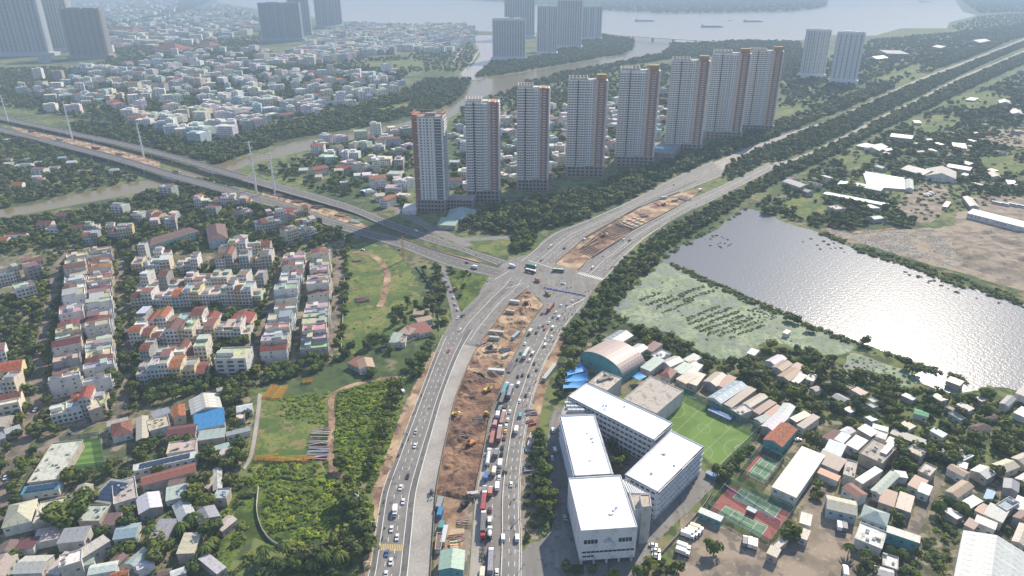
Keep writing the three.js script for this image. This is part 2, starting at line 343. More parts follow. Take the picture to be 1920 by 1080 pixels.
area('meadow', [[640, 455], [720, 462], [765, 500], [790, 560], [780, 590], [720, 640], [660, 665], [637, 660], [642, 560]], .03, M.grass, 1.5);
area('verge', [[835, 495], [880, 497], [925, 516], [922, 545], [895, 580], [868, 588], [848, 560], [842, 520]], .03, M.lush, 1);
area('traffic_island', [[835, 452], [920, 450], [978, 452], [985, 468], [962, 480], [900, 470]], .03, M.grass, .8);
area('cleared_plot', [[860, 425], [930, 400], [985, 405], [1005, 420], [960, 432], [890, 436]], .03, M.soil, 1.5);
area('dry_meadow', [[488, 735], [520, 742], [560, 740], [618, 732], [612, 880], [470, 880], [478, 800]], .03, M.grass, 1);
area('overgrown_plot', [[632, 735], [690, 712], [755, 705], [750, 770], [720, 860], [700, 905], [618, 892]], .035, M.lush, 1);
area('garden_plot', [[455, 900], [560, 888], [640, 905], [690, 930], [690, 1010], [560, 1040], [470, 1010], [420, 1080], [405, 1050]], .03, M.lush, 1);
area('soil_verge', [[672, 1110], [684, 1040], [697, 960], [704, 900], [728, 840], [752, 775], [782, 715], [812, 660], [838, 640], [838, 668], [800, 745], [770, 830], [738, 905], [715, 1000], [704, 1110]], .025, M.soil, .6);
area('village_yard', [[1290, 960], [1360, 985], [1440, 1020], [1490, 985], [1510, 930], [1505, 890], [1530, 895], [1560, 920], [1550, 960], [1620, 1000], [1640, 1090], [1620, 1120], [1260, 1120], [1270, 1030]], .03, M.yard, 1);
area('school_yard', [[1038, 800], [1050, 770], [1340, 900], [1320, 930], [1230, 1020], [1215, 1060], [1150, 1120], [985, 1120], [985, 1028], [1030, 1000], [1042, 900]], .028, M.asphalt, .5);
area('village_ground', [[1120, 620], [1200, 650], [1310, 690], [1400, 740], [1520, 780], [1640, 800], [1700, 850], [1920, 880], [1920, 1120], [1640, 1120], [1500, 1000], [1400, 860], [1300, 780], [1180, 740], [1050, 720], [1080, 650]], .02, M.mixed, 2);
area('district_ground', [[-20, 470], [110, 450], [240, 470], [500, 470], [640, 455], [640, 660], [480, 720], [430, 790], [300, 830], [200, 780], [-20, 960]], .015, M.mixed, 2);
area('lower_district_ground', [[-20, 960], [60, 850], [200, 800], [440, 730], [470, 790], [440, 900], [420, 1000], [400, 1120], [-20, 1120]], .017, M.mixed, 2);
area('sand_bank', [[1640, 66], [1690, 54], [1780, 52], [1835, 30], [1925, 30], [1925, 70], [1780, 75], [1700, 80]], .03, M.grass, 6);

const PLOTS = [[[1690, 232], [1760, 214], [1805, 222], [1790, 240], [1720, 250]], [[1560, 300], [1620, 285], [1650, 300], [1600, 320]], [[1830, 300], [1900, 290], [1930, 320], [1860, 335]], [[1470, 380], [1530, 360], [1560, 390], [1500, 410]], [[1450, 205], [1500, 200], [1560, 212], [1500, 232]], [[1640, 150], [1720, 120], [1760, 128], [1680, 165]], [[1780, 190], [1850, 170], [1900, 185], [1830, 210]], [[680, 118], [780, 112], [800, 122], [720, 132]], [[1600, 330], [1660, 320], [1680, 345], [1620, 360]], [[440, 60], [490, 55], [485, 68], [430, 72]], [[230, 72], [300, 66], [300, 76], [240, 82]], [[700, 205], [770, 190], [778, 200], [715, 215]]];
for (const p of PLOTS) area('open_plot', p, .028, M.grass, 3);
// ---- the avenue ----
const west = edges([[682, 1112], [692, 1080], [705, 1000], [718, 923], [728, 893], [745, 850], [770, 785], [795, 720], [820, 655], [846, 602], [870, 580], [905, 545], [938, 508]],
  [[806, 1112], [807, 1080], [812, 1000], [818, 920], [829, 860], [842, 800], [855, 745], [866, 715], [890, 660], [925, 610], [958, 567], [985, 545], [1000, 522]], 90);
const east = edges([[878, 1112], [880, 1080], [886, 1000], [893, 920], [907, 853], [923, 770], [937, 740], [953, 693], [972, 653], [998, 602], [1020, 573], [1030, 552]],
  [[976, 1112], [976, 1080], [977, 1015], [974, 933], [980, 847], [997, 753], [1007, 720], [1023, 677], [1037, 653], [1055, 618], [1080, 585], [1108, 548]], 90);
const northRoad = edges([[975, 490], [1000, 470], [1040, 438], [1098, 415], [1187, 375], [1237, 348], [1290, 322], [1335, 303]], [[1040, 496], [1062, 477], [1097, 447], [1147, 418], [1207, 388], [1273, 362], [1320, 343], [1362, 326]], 60);
const southRoad = edges([[1078, 510], [1110, 483], [1135, 468], [1187, 433], [1253, 398], [1297, 373], [1320, 363], [1360, 345], [1440, 306]], [[1132, 524], [1142, 515], [1173, 478], [1207, 448], [1248, 420], [1290, 397], [1320, 383], [1365, 360], [1447, 318]], 60);
const northFar = edges([[1335, 306], [1400, 279], [1493, 245], [1547, 228], [1613, 199], [1713, 152], [1793, 121.5], [1847, 101], [1935, 66]], [[1352, 322], [1402, 289], [1493, 250], [1547, 232.5], [1613, 203], [1713, 155.5], [1793, 125], [1847, 105], [1935, 70]], 50);
const southFar = edges([[1440, 306], [1467, 303.5], [1580, 256], [1640, 224], [1730, 181], [1793, 148], [1860, 120], [1935, 88]], [[1447, 318], [1467, 313], [1580, 263.5], [1640, 230.5], [1730, 187], [1793, 153], [1860, 125], [1935, 93]], 50);
const mDark = std({ map: T.asphalt, color: lin(.66, .66, .67), roughness: .85 });
{
  const w = strip('avenue_carriageway', west, 0, 1, .10, M.asphalt);
  strip('concrete_lane', west, .62, .985, .004, M.concrete, w, 0, 56).position.y = .104;
  strip('dark_asphalt_lane', west, .5, .615, .004, mDark, w, 0, 62).position.y = .104;
  strip('dark_asphalt_lane', west, .015, .085, .004, mDark, w, 0, 52).position.y = .104;
  const m = new MB();
  for (const k of [.095, .5]) mark(m, west, k, .3, 0, 0, .018, 0, 58);
  mark(m, west, .62, .35, 0, 0, .018, 0, 62);
  for (const k of [.23, .365]) mark(m, west, k, .24, 3, 5, .018, 0, 60);
  mark(m, west, .42, .3, 0, 0, .018, 60, 88); mark(m, west, .72, .3, 0, 0, .018, 58, 88);
  m.up().build('lane_marking', M.paint, w, 'stuff').position.y = .1;
  const e = strip('jammed_carriageway', east, 0, 1, .10, M.asphalt);
  strip('concrete_lane', east, 0, .2, .004, M.concrete, e, 0, 30).position.y = .104;
  const n = new MB(); for (const k of [.4, .76, .88]) mark(n, east, k, .24, 3, 5, .018, 0, 78); mark(n, east, .97, .25, 0, 0, .018, 0, 80);
  n.up().build('lane_marking', M.paint, e, 'stuff').position.y = .1;
  const cw = (r, i, mm, k0, k1) => { for (let k = k0; k < k1; k += .03) { const a = across(r, i, k), b = across(r, i + 1, k), q = across(r, i, k + .014).sub(a); mm.quad([a.x, .02, a.z], [a.x + q.x, .02, a.z + q.z], [b.x + q.x, .02, b.z + q.z], [b.x, .02, b.z]); } };
  const z = new MB(); cw(west, 6, z, .1, .5); z.up(); z.build('rumble_strip', M.yellowPaint, w, 'stuff').position.y = .1;
  for (const [r, nm] of [[northRoad, 'north_carriageway'], [southRoad, 'south_carriageway']]) {
    const o = strip(nm, r, 0, 1, .10, M.asphalt), q = new MB();
    for (const k of [.3, .62, .8]) mark(q, r, k, .24, 3, 5, .018); for (const k of [.03, .46, .96]) mark(q, r, k, .3, 0, 0, .018);
    q.up().build('lane_marking', M.paint, o, 'stuff').position.y = .1;
  }
  strip('north_carriageway', northFar, 0, 1, .10, M.concrete); strip('south_carriageway', southFar, 0, 1, .10, M.concrete);
}
{ // older and newer asphalt patches let into the carriageways
  const patch = (r, k0, k1, i0, i1, mat, parent) => { strip('asphalt_patch', r, k0, k1, .006, mat, parent, i0, i1).position.y = .1; };
  const mNew = std({ map: T.asphalt, color: lin(.78, .78, .79), roughness: .85 }), mOld = std({ map: T.asphalt, color: lin(1.12, 1.1, 1.05), roughness: .9 }), host = { w: scene.getObjectByName('avenue_carriageway'), e: scene.getObjectByName('jammed_carriageway'), n: scene.getObjectByName('north_carriageway'), s: scene.getObjectByName('south_carriageway') };
  for (const [r, o, a] of [[west, host.w, [[.1, .22, 62, 80], [.25, .4, 66, 84], [.45, .6, 72, 86], [.66, .8, 62, 78], [.1, .23, 12, 15], [.24, .36, 30, 36], [.37, .49, 40, 43]]], [east, host.e, [[.22, .4, 4, 12], [.64, .76, 20, 26], [.77, .88, 8, 13], [.64, .9, 48, 53], [.2, .4, 40, 48], [.7, .95, 60, 70]]], [northRoad, host.n, [[.05, .28, 4, 26], [.48, .62, 14, 40], [.64, .8, 30, 50]]], [southRoad, host.s, [[.05, .3, 8, 24], [.32, .46, 20, 44], [.64, .8, 6, 30]]]]) a.forEach((q, i) => patch(r, ...q, i % 2 ? mOld : mNew, o));
}
const cross = area('junction', [[924, 508], [952, 488], [985, 478], [1040, 494], [1085, 508], [1120, 486], [1150, 484], [1130, 522], [1107, 552], [1088, 588], [1035, 580], [1018, 574], [1012, 560], [985, 545], [945, 578], [898, 548]], .092, M.asphalt);
{ // stop lines and zebra crossings at the junction
  const m = new MB(), seg = (a, b, w) => { const A = GV(...a), B = GV(...b), d = V().subVectors(B, A).normalize(), q = V(-d.z, 0, d.x).multiplyScalar(w / 2); m.quad([A.x + q.x, .12, A.z + q.z], [B.x + q.x, .12, B.z + q.z], [B.x - q.x, .12, B.z - q.z], [A.x - q.x, .12, A.z - q.z]); };
  seg([948, 541], [985, 530], .4); seg([1062, 578], [1096, 560], .6); seg([1082, 512], [1128, 524], .7); seg([928, 524], [955, 508], .4); seg([990, 488], [1034, 502], .6);
  for (let i = 0; i < 12; i++) { const k = i / 12; seg([1084 + 46 * k, 514 + 13 * k], [1090 + 46 * k, 510 + 13 * k], .8); }
  m.up();
  m.build('crossing_marking', M.paint, cross, 'stuff');
}
// slip road past the verge, and the road in front of the towers
const slip = edges([[818, 488], [828, 520], [838, 555], [846, 590], [850, 610]], [[832, 492], [842, 522], [853, 555], [866, 590], [872, 610]], 24);
strip('slip_road', slip, 0, 1, .085, M.asphalt);
lane('tower_street', [[800, 425], [850, 447], [900, 448], [950, 446], [985, 455]], 11, M.asphalt, .08);
lane('tower_street', [[700, 360], [735, 385], [775, 410], [820, 432], [880, 462]], 13, M.asphalt, .075);

// ---- the two viaduct roads over the canal ----
const hs = [3, 4, 5.5, 6.5, 7, 7, 6, 4.5, 2.6, .8, .15, .1, .1, .1, .1];
const viaductA = edges([[-40, 229], [42, 246], [107, 263], [167, 278], [233, 295], [320, 321], [412, 345], [487, 366], [560, 388], [628, 412], [691, 431], [753, 447], [822, 470], [880, 487], [945, 505]],
  [[-40, 243], [42, 258], [107, 275], [167, 290], [233, 308], [320, 335], [412, 361], [487, 382], [560, 403], [628, 428], [691, 447], [753, 466], [800, 485], [850, 503], [928, 520]], 90, hs);
const hsB = [4, 5, 6, 7, 7, 6.5, 5, 3.4, 1.8, .5, .12, .1, .1];
const viaductB = edges([[-40, 208], [60, 229], [150, 249], [233, 266], [333, 291], [433, 320], [525, 345], [600, 366], [660, 385], [723, 410], [807, 440], [873, 465], [955, 490]],
  [[-40, 217], [60, 238], [150, 258], [233, 276], [333, 302], [433, 333], [525, 359], [600, 380], [660, 398], [723, 425], [807, 455], [860, 470], [930, 497]], 90, hsB);
for (const [r, far] of [[viaductA, 60], [viaductB, 60]]) {
  const k0 = .1, k1 = .9, o = strip('viaduct_road', r, k0, k1, .09, mDark, scene, 0, 58), q = new MB(); strip('ramp_surface', r, 0, 1, .09, mDark, o, 58, r.n);
  mark(q, r, .5, .25, 3, 5, .1); mark(q, r, .14, .25, 0, 0, .1); mark(q, r, .86, .25, 0, 0, .1); q.up().build('lane_marking', M.paint, o, 'stuff');
  const b = new MB(); b.color([.55, .53, .5]); const eL = [], eR = []; for (let i = 0; i < far; i++) { eL.push(across(r, i, k0)); eR.push(across(r, i, k1)); } ridge(b, eL, .35, -1.1, 2.1); ridge(b, eR, .35, -1.1, 2.1);
  b.build('parapet', M.flat, o);
  for (let i = 2; i < 52; i += 4) {
    const a = across(r, i, .12), c = across(r, i, .88); if (a.y < 1.5) continue;
    const p = new MB(); p.color([.5, .48, .45]); for (const s of [a, c]) p.cyl(s.x, 0, s.z, 1, 1, a.y - 1.1, 8);
    p.bar([a.x, a.y - 1.6, a.z], [c.x, a.y - 1.6, c.z], 1.6); p.build('pier', M.flat, o);
  }
}
{ // unfinished deck between the two roads
  const r = edges([[20, 236], [80, 250], [160, 266], [235, 285], [300, 304]], [[30, 246], [90, 262], [166, 280], [236, 298], [300, 316]], 24, [4.4, 5.2, 6, 6.2, 6.2]);
  const o = strip('unfinished_deck', r, 0, 1, .02, M.soil); const b = new MB(); b.color([.5, .4, .33]); ridge(b, r.L, .5, -1.2, 1.6); ridge(b, r.R, .5, -1.2, 1.6); b.build('deck_edge', M.flat, o);
  for (let i = 1; i < 24; i += 3) { const a = across(r, i, .5), p = new MB(); p.color([.5, .48, .45]).cyl(a.x, 0, a.z, 1.2, 1.2, a.y - .8, 8); p.build('pier', M.flat, o); }
  const s = edges([[495, 353], [560, 374], [640, 400], [695, 427]], [[490, 366], [560, 387], [628, 411], [690, 430]], 30);
  strip('viaduct_works', s, 0, 1, .06, M.soil);
  strip('works_median', edges([[758, 449], [822, 470], [900, 489]], [[755, 453], [818, 475], [895, 494]], 12), 0, 1, .16, M.soil);
}
// kerbs, barriers and walls of the avenue
{
  const kerb = (nm, pts, w, y, h, col, mat, label) => { const m = new MB(); m.color(col); ridge(m, pts, w, y, h); const o = m.build(nm, mat); return tag(o, label, 'barrier'); };
  const off = (r, k, i0, i1) => { const o = []; for (let i = i0; i <= i1; i++) o.push(across(r, i, k)); return o; };
  for (const [nm, r, k, i0, i1] of [['kerb', west, -.012, 0, 20], ['kerb', west, -.012, 24, 58], ['kerb', west, .995, 58, 86], ['kerb', east, 1.01, 0, 84], ['kerb', northRoad, -.02, 6, 58], ['kerb', southRoad, 1.02, 4, 58]]) {
    const m = new MB(); m.color([.62, .6, .56]); ridge(m, off(r, k, i0, i1), .45, 0, .28); const o = m.build(nm, M.flat); o.userData.kind = 'structure';
  }
  kerb('site_fence', off(west, 1.005, 2, 84), .18, .1, 1.3, [.42, .30, .2], M.flat, 'brown board fence between the wide carriageway and the excavated median');
  kerb('site_fence', off(east, -.015, 16, 84), .3, .1, 1.3, [.35, .30, .27], M.flat, 'grey brown barrier wall along the queue of lorries');
  kerb('median_barrier', off(east, .62, 0, 70), .5, .1, .75, [.7, .68, .64], M.flat, 'low concrete median barrier dividing the lorry queue from the freer lanes');
  kerb('pit_barrier', line([[1041, 494], [1063, 476], [1098, 446], [1148, 416], [1208, 386], [1274, 361]], 30), .3, .1, 1.4, [.34, .29, .26], M.flat, 'dark barrier along the pit side of the north carriageway');
  kerb('pit_barrier', line([[1083, 508], [1112, 482], [1136, 467], [1188, 432], [1254, 397], [1296, 373]], 30), .3, .1, 1.4, [.34, .29, .26], M.flat, 'dark barrier along the pit side of the south carriageway');
  kerb('lane_barrier', line([[1122, 505], [1160, 474], [1210, 440], [1262, 411], [1322, 380], [1390, 345]], 30), .5, .1, .8, [.66, .6, .5], M.flat, 'pale concrete barrier splitting the side lane from the south carriageway');
  kerb('lane_barrier', line([[1043, 468], [1100, 432], [1160, 408], [1230, 374], [1300, 342]], 24), .3, .1, .6, [.6, .58, .55], M.flat, 'thin concrete barrier splitting the north carriageway');
  kerb('median_hedge_wall', line([[690, 430], [753, 448], [822, 472], [900, 494]], 24), .5, .1, .9, [.36, .27, .2], M.flat, 'brown barrier along the earth median between the viaduct ramps');
  // soil of the excavated median, with heaps
  for (const [nm, a0, a1, mat, amp, lab] of [['excavated_median', 16, 48, M.redsoil, .8, 'dark'], ['excavated_median', 48, 84, M.soil, 1.1, 'pale']]) {
    const m = new MB(), A = 26, B = (a1 - a0) * 3;
    const at = (i, j) => {
      const t = a0 + (a1 - a0) * j / B, i0 = Math.min(88, Math.floor(t)), f = t - i0, L = V().lerpVectors(across(west, i0, 1.015), across(west, i0 + 1, 1.015), f), R = V().lerpVectors(across(east, i0, -.03), across(east, i0 + 1, -.03), f);
      const p = V().lerpVectors(L, R, i / A), e = Math.min(1, Math.min(i, A - i) / 3) * Math.min(1, Math.min(j, B - j) / 2 + (nm && lab === 'pale' && j < 3 ? 1 : 0));
      const n1 = fbm(p.x / 60 + 9, p.z / 60 + 20, 7, 4, 301), n2 = fbm(p.x / 20 + 9, p.z / 20 + 40, 9, 3, 303);
      return [p.x, .08 + e * Math.max(0, amp * 2.2 * sm(.45, .8, n1) + .7 * (n2 - .2)), p.z];
    };
    for (let j = 0; j < B; j++) for (let i = 0; i < A; i++) m.quad(at(i, j), at(i + 1, j), at(i + 1, j + 1), at(i, j + 1));
    for (let i = 0; i < m.p.length / 3; i++) { m.u[2 * i] = m.p[3 * i]; m.u[2 * i + 1] = -m.p[3 * i + 2]; }
    m.up();
    m.build(nm, mat).userData.kind = 'structure';
  }
  const low = edges([[812, 1112], [815, 1000], [820, 922]], [[876, 1112], [884, 1000], [891, 922]], 10); strip('works_yard', low, 0, 1, .05, M.yard);
  strip('works_track', low, .22, .8, .07, M.soil);
}
// pavement between the avenue and the school
strip('planted_pavement', edges([[978, 1012], [975, 933], [981, 847], [984, 830]], [[1010, 1012], [1004, 933], [1004, 850], [1006, 830]], 16), 0, 1, .14, M.yard);
strip('pavement', edges([[984, 830], [998, 753], [1008, 720], [1024, 677], [1056, 618]], [[1006, 830], [1018, 753], [1030, 715], [1046, 675], [1070, 622]], 30), 0, 1, .14, M.soil);
// residential lanes
const lanes = {
  long: lane('lane', [[150, 455], [107, 500], [100, 547], [88, 600], [77, 660], [72, 720], [63, 787], [34, 847], [14, 905], [-10, 980]], 9, M.lane),
  mid: lane('lane', [[228, 485], [227, 560], [240, 613], [240, 650], [232, 720], [228, 778]], 7.5, M.lane),
  row: lane('lane', [[228, 601], [300, 590], [400, 585], [500, 590]], 6.5, M.lane),
  row2: lane('lane', [[235, 650], [320, 643], [420, 640], [485, 648]], 6.5, M.lane),
  inner: lane('lane', [[545, 470], [530, 495], [520, 525], [508, 575], [482, 650], [463, 718]], 7.5, M.lane),
  outer: lane('lane', [[640, 450], [636, 500], [632, 560], [625, 600], [612, 680]], 8, M.lane),
  foot: lane('lane', [[612, 680], [560, 690], [463, 718], [400, 745]], 7, M.lane),
  low: lane('lane', [[228, 778], [150, 803], [100, 830], [70, 850]], 7.5, M.lane),
  village: lane('lane', [[1760, 895], [1735, 940], [1712, 990], [1690, 1010]], 6, M.lane),
  school: lane('school_drive', [[1050, 1030], [1052, 950], [1044, 870], [1042, 800], [1055, 765]], 9, M.asphalt, .05),
  track: lane('dirt_track', [[760, 705], [690, 715], [640, 730], [625, 740], [622, 800], [620, 860], [630, 890], [660, 895]], 4, M.soil, .07),
  curl: lane('dirt_track', [[662, 472], [700, 480], [725, 510], [722, 545], [712, 575]], 6, M.soil, .07),
  fardir: lane('dirt_track', [[1540, 430], [1620, 435], [1680, 428]], 6, M.soil, .06),
};
lane('canal_path', [[865, 140], [885, 115], [898, 95]], 9, M.concrete, .1); lane('canal_path', [[852, 116], [868, 85], [872, 74]], 12, M.concrete, .1);
lane('far_lane', [[1650, 130], [1690, 115], [1720, 104]], 14, M.yard, .1); lane('far_lane', [[1450, 150], [1500, 165], [1560, 178]], 10, M.yard, .1);
{ const r = edges([[484, 738], [478, 790], [465, 860], [455, 878]], [[493, 740], [487, 790], [473, 862], [460, 882]], 16); strip('drain_walk', r, 0, .85, .3, M.concrete); strip('drain', r, .85, 1, .05, M.canal); }

// ---------- where something already stands (4 m cells), so that trees keep clear ----------
const CELL = 3, taken = new Set(), cell = (x, z) => Math.round(x / CELL) * 100003 + Math.round(z / CELL);
function occupy(x, z, w, d, turn) {
  const c = Math.cos(turn), s = Math.sin(turn);
  for (let i = -w / 2; i <= w / 2 + .1; i += Math.min(2, w / 2)) for (let j = -d / 2; j <= d / 2 + .1; j += Math.min(2, d / 2)) taken.add(cell(x + i * c + j * s, z - i * s + j * c));
}
function occupyRoad(r, i0 = 0, i1 = r.n, pad = .04) { for (let i = i0; i <= i1; i++) { const w = r.L[i].distanceTo(r.R[i]), n = Math.ceil(w / 2); for (let k = 0; k <= n; k++) for (const f of [0, .33, .66]) { const j = Math.min(r.n, i + 1), p = across(r, i, -pad + (1 + 2 * pad) * k / n).lerp(across(r, j, -pad + (1 + 2 * pad) * k / n), f); taken.add(cell(p.x, p.z)); } } }
for (const r of [west, east, northRoad, southRoad, northFar, southFar, slip, viaductA, viaductB, ...Object.values(lanes)]) occupyRoad(r);

// ---------- houses ----------
const WORD = ['', 'one', 'two', 'three', 'four', 'five', 'six', 'seven', 'eight'];
const WALLS = [['white', [.80, .79, .76]], ['white', [.82, .81, .79]], ['white', [.78, .78, .77]], ['cream', [.76, .70, .58]], ['cream', [.72, .66, .54]], ['pale grey', [.56, .56, .55]], ['grey', [.40, .40, .40]], ['white', [.80, .80, .78]], ['pale grey', [.60, .60, .60]], ['white', [.83, .82, .8]], ['pale blue', [.55, .64, .68]], ['yellow', [.74, .64, .40]], ['beige', [.60, .53, .44]], ['cream', [.78, .73, .63]]];
const TILES = [['maroon', [.24, .075, .06]], ['orange', [.52, .17, .07]], ['brown', [.24, .13, .10]], ['red', [.42, .10, .07]], ['maroon', [.30, .10, .08]]];
const TINS = [['white', [.78, .78, .76]], ['pale green', [.50, .60, .53]], ['grey', [.46, .47, .48]], ['rust red', [.32, .13, .10]], ['cream', [.68, .62, .52]], ['brown', [.28, .18, .15]]];
function gable(m, w, d, y, rise, over = .4, alongX = true) {        // two slopes with thickness and gable ends
  const W = w / 2 + over, D = d / 2 + over, t = .14, P = alongX ? (x, yy, z) => [x, yy, z] : (x, yy, z) => [z, yy, -x];
  const [A, B] = alongX ? [W, D] : [D, W], a2 = alongX ? w / 2 : d / 2, b2 = alongX ? d / 2 : w / 2;
  for (const s of [1, -1]) {
    const q = (x, u, k) => P(x, y + rise * (1 - u / b2) + k, s * u);
    if (s > 0) m.quad(q(-A, B, t), q(A, B, t), q(A, 0, t), q(-A, 0, t)).quad(q(-A, B, 0), q(A, B, 0), q(A, B, t), q(-A, B, t));
    else m.quad(q(A, B, t), q(-A, B, t), q(-A, 0, t), q(A, 0, t)).quad(q(A, B, 0), q(-A, B, 0), q(-A, B, t), q(A, B, t));
    m.quad(q(s * A, B, 0), q(s * A, 0, 0), q(s * A, 0, t), q(s * A, B, t)); m.quad(q(-s * A, 0, 0), q(-s * A, B, 0), q(-s * A, B, t), q(-s * A, 0, t));
  }
  return { P, a2, b2 };
}
function gableEnds(m, w, d, y, rise, alongX = true) {
  const P = alongX ? (x, yy, z) => [x, yy, z] : (x, yy, z) => [z, yy, -x], a = alongX ? w / 2 : d / 2, b = alongX ? d / 2 : w / 2;
  m.tri(P(a, y, b), P(a, y, -b), P(a, y + rise, 0)).tri(P(-a, y, -b), P(-a, y, b), P(-a, y + rise, 0));
}
function hip(m, w, d, y, rise, over = .5) {
  const W = w / 2 + over, D = d / 2 + over, r = Math.max(0, Math.min(W, D)), rx = Math.max(0, W - r), rz = Math.max(0, D - r), t = y + rise, A = [rx, t, rz], B = [-rx, t, rz], C = [-rx, t, -rz], E = [rx, t, -rz];
  m.quad([-W, y, D], [W, y, D], A, B).quad([W, y, D], [W, y, -D], E, A).quad([W, y, -D], [-W, y, -D], C, E).quad([-W, y, -D], [-W, y, D], B, C);
  m.quad([-W, y, -D], [W, y, -D], [W, y, D], [-W, y, D]);
}
function tankOn(o, x, y, z) { const g = new MB(); for (let i = 0; i < 8; i++) { const a = i / 8 * 6.2832, b = (i + 1) / 8 * 6.2832, r = .55; g.quad([x - .9, y + .9 + Math.cos(a) * r, z + Math.sin(a) * r], [x + .9, y + .9 + Math.cos(a) * r, z + Math.sin(a) * r], [x + .9, y + .9 + Math.cos(b) * r, z + Math.sin(b) * r], [x - .9, y + .9 + Math.cos(b) * r, z + Math.sin(b) * r]); } g.box(x - .5, y, z, .1, .5, .8).box(x + .5, y, z, .1, .5, .8); g.build('water_tank', M.tank, o); }
function townhouse(x, z, turn, w, d, st, place, group, force = {}) {
  const wc = force.wall || pick(WALLS), sh = rr(.85, 1.05), wcol = wc[1].map((c) => c * sh), h = st * 3.3 + .4;
  const kind = force.roof || pick(['tile', 'tile', 'terrace', 'terrace', 'hut', 'tin', 'tin', 'hut', 'terrace', 'tile']);
  const rc = kind === 'tile' ? (force.tile || pick(TILES)) : pick(TINS);
  const roofText = { tile: `${rc[0]} tiled roof`, terrace: 'open roof terrace', tin: `${rc[0]} metal roof`, hut: 'roof hut' }[kind];
  const o = thing('townhouse', `${WORD[st]}-storey ${wc[0]} townhouse with ${roofText} ${place}`, 'house', group, x, 0, z, turn);
  const m = new MB().color(wcol); m.box(0, 0, 0, w - .04, h, d);
  const par = (z0, z1) => { const c = (z0 + z1) / 2, l = Math.abs(z1 - z0), p = .95; m.box(-w / 2 + .12, h, c, .2, p, l).box(w / 2 - .12, h, c, .2, p, l).box(0, h, Math.max(z0, z1) - .12, w - .45, p, .2).box(0, h, Math.min(z0, z1) + .12, w - .45, p, .2); };
  const r = new MB().color(rc[1].map((c) => c * rr(.8, 1.15)));
  if (kind === 'tile') {
    const cover = rnd() < .55 ? 1 : .62, dd = d * cover, off = (d - dd) / 2 * (rnd() < .5 ? 1 : -1), rise = rr(1.6, 2.4), ax = rnd() < .7;
    gable(r, w, dd, h + .01, rise, .3, ax); const s0 = m.p.length; gableEnds(m, w - .04, dd, h, rise, ax); for (let i = s0 + 2; i < m.p.length; i += 3) m.p[i] += off;
    for (let i = 2; i < r.p.length; i += 3) r.p[i] += off;
    if (cover < 1) par(off > 0 ? -d / 2 : d / 2, off > 0 ? -d / 2 + (d - dd) - .2 : d / 2 - (d - dd) + .2);
    r.build('roof', M.tile, o);
  } else {
    par(-d / 2, d / 2);
    const f = new MB().color([.46, .44, .41].map((c) => c * rr(.7, 1.35))); f.box(0, h, 0, w - .5, .03, d - .5); f.build('terrace_floor', M.flat, o);
    if (kind === 'tin') { const k = rr(.45, .8), dd = d * k, c = (d - dd) / 2 * (rnd() < .5 ? 1 : -1), y = h + rr(1.3, 2.4), sl = rr(.3, .9); r.quad([-w / 2, y, c + dd / 2], [w / 2, y, c + dd / 2], [w / 2, y + sl, c - dd / 2], [-w / 2, y + sl, c - dd / 2]).quad([-w / 2, y - .08, c + dd / 2], [w / 2, y - .08, c + dd / 2], [w / 2, y, c + dd / 2], [-w / 2, y, c + dd / 2]).quad([-w / 2, y + sl - .1, c - dd / 2], [w / 2, y + sl - .1, c - dd / 2], [w / 2, y - .1, c + dd / 2], [-w / 2, y - .1, c + dd / 2]); m.box(0, h, c, w - .6, y - h - .1, dd * .7); r.build('roof', M.tin, o); }
    else { const hw = w * rr(.5, .85), hd = rr(3, 5.5), hz = rr(-.25, .3) * d, hx = (w - hw) / 2 * (rnd() < .5 ? .9 : -.9); m.box(hx, h, hz, hw, 2.7, hd); r.box(hx, h + 2.7, hz, hw + .5, .16, hd + .6, 0, true); r.build('stair_hut_roof', M.tin, o); }
    if (rnd() < .5) tankOn(o, rr(-.25, .25) * w, h + (rnd() < .4 ? .05 : .05), rr(-.35, .35) * d);
  }
  m.build('wall', M.wall, o);
  const g = new MB(), b = new MB().color(wcol);
  for (const s of [1, -1]) for (let f = 0; f < st; f++) {
    const n = w > 6.5 ? 3 : 2;
    for (let k = 0; k < n; k++) g.box((k + .5 - n / 2) * w / n, f * 3.3 + .9, s * (d / 2 + .01), w / n * .58, f ? 1.7 : 1.9, .08);
    if (f > 0 && (s > 0 || rnd() < .4)) { b.box(0, f * 3.3, s * (d / 2 + .55), w * .94, .14, 1.1, 0, true).box(0, f * 3.3 + .14, s * (d / 2 + 1.05), w * .94, .75, .07); }
  }
  if (d > 14) for (const s of [1, -1]) for (let f = 0; f < st; f++) for (const zz of [-.28, .1, .32]) if (rnd() < .5) g.box(s * (w / 2 - .01), f * 3.3 + 1.1, zz * d, .08, 1.3, 1.2);
  g.build('window_panes', M.shutter, o, 'stuff'); b.build('balconies', M.wall, o, 'stuff');
  occupy(x, z, w, d, turn); return o;
}
function row(a, b, d, face, place, group, opt = {}) {
  const A = GV(a[0], a[1], 11), B = GV(b[0], b[1], 11), u = V().subVectors(B, A), L = Math.hypot(u.x, u.z), turn = Math.atan2(-u.z, u.x) + (face < 0 ? Math.PI : 0);
  const st0 = opt.st || 3.4; let t = 0;
  while (t < L - 3.5) {
    let w = rr(opt.w0 || 5.2, opt.w1 || 9.5); if (L - t - w < 4) w = L - t;
    const k = (t + w / 2) / L, st = Math.max(1, Math.min(5, Math.round(st0 + rr(-1.6, 1.4)))), dd = d * rr(.82, 1.02), side = (d - dd) / 2 * (face < 0 ? -1 : 1);
    if (rnd() > (opt.gap ?? .05)) townhouse(A.x + u.x * k, A.z + u.z * k, turn, w, dd, st, place, group);
    t += w;
  }
}
const dA = 'in the row beside the long lane', gA = 'townhouses of the double row beside the long lane';
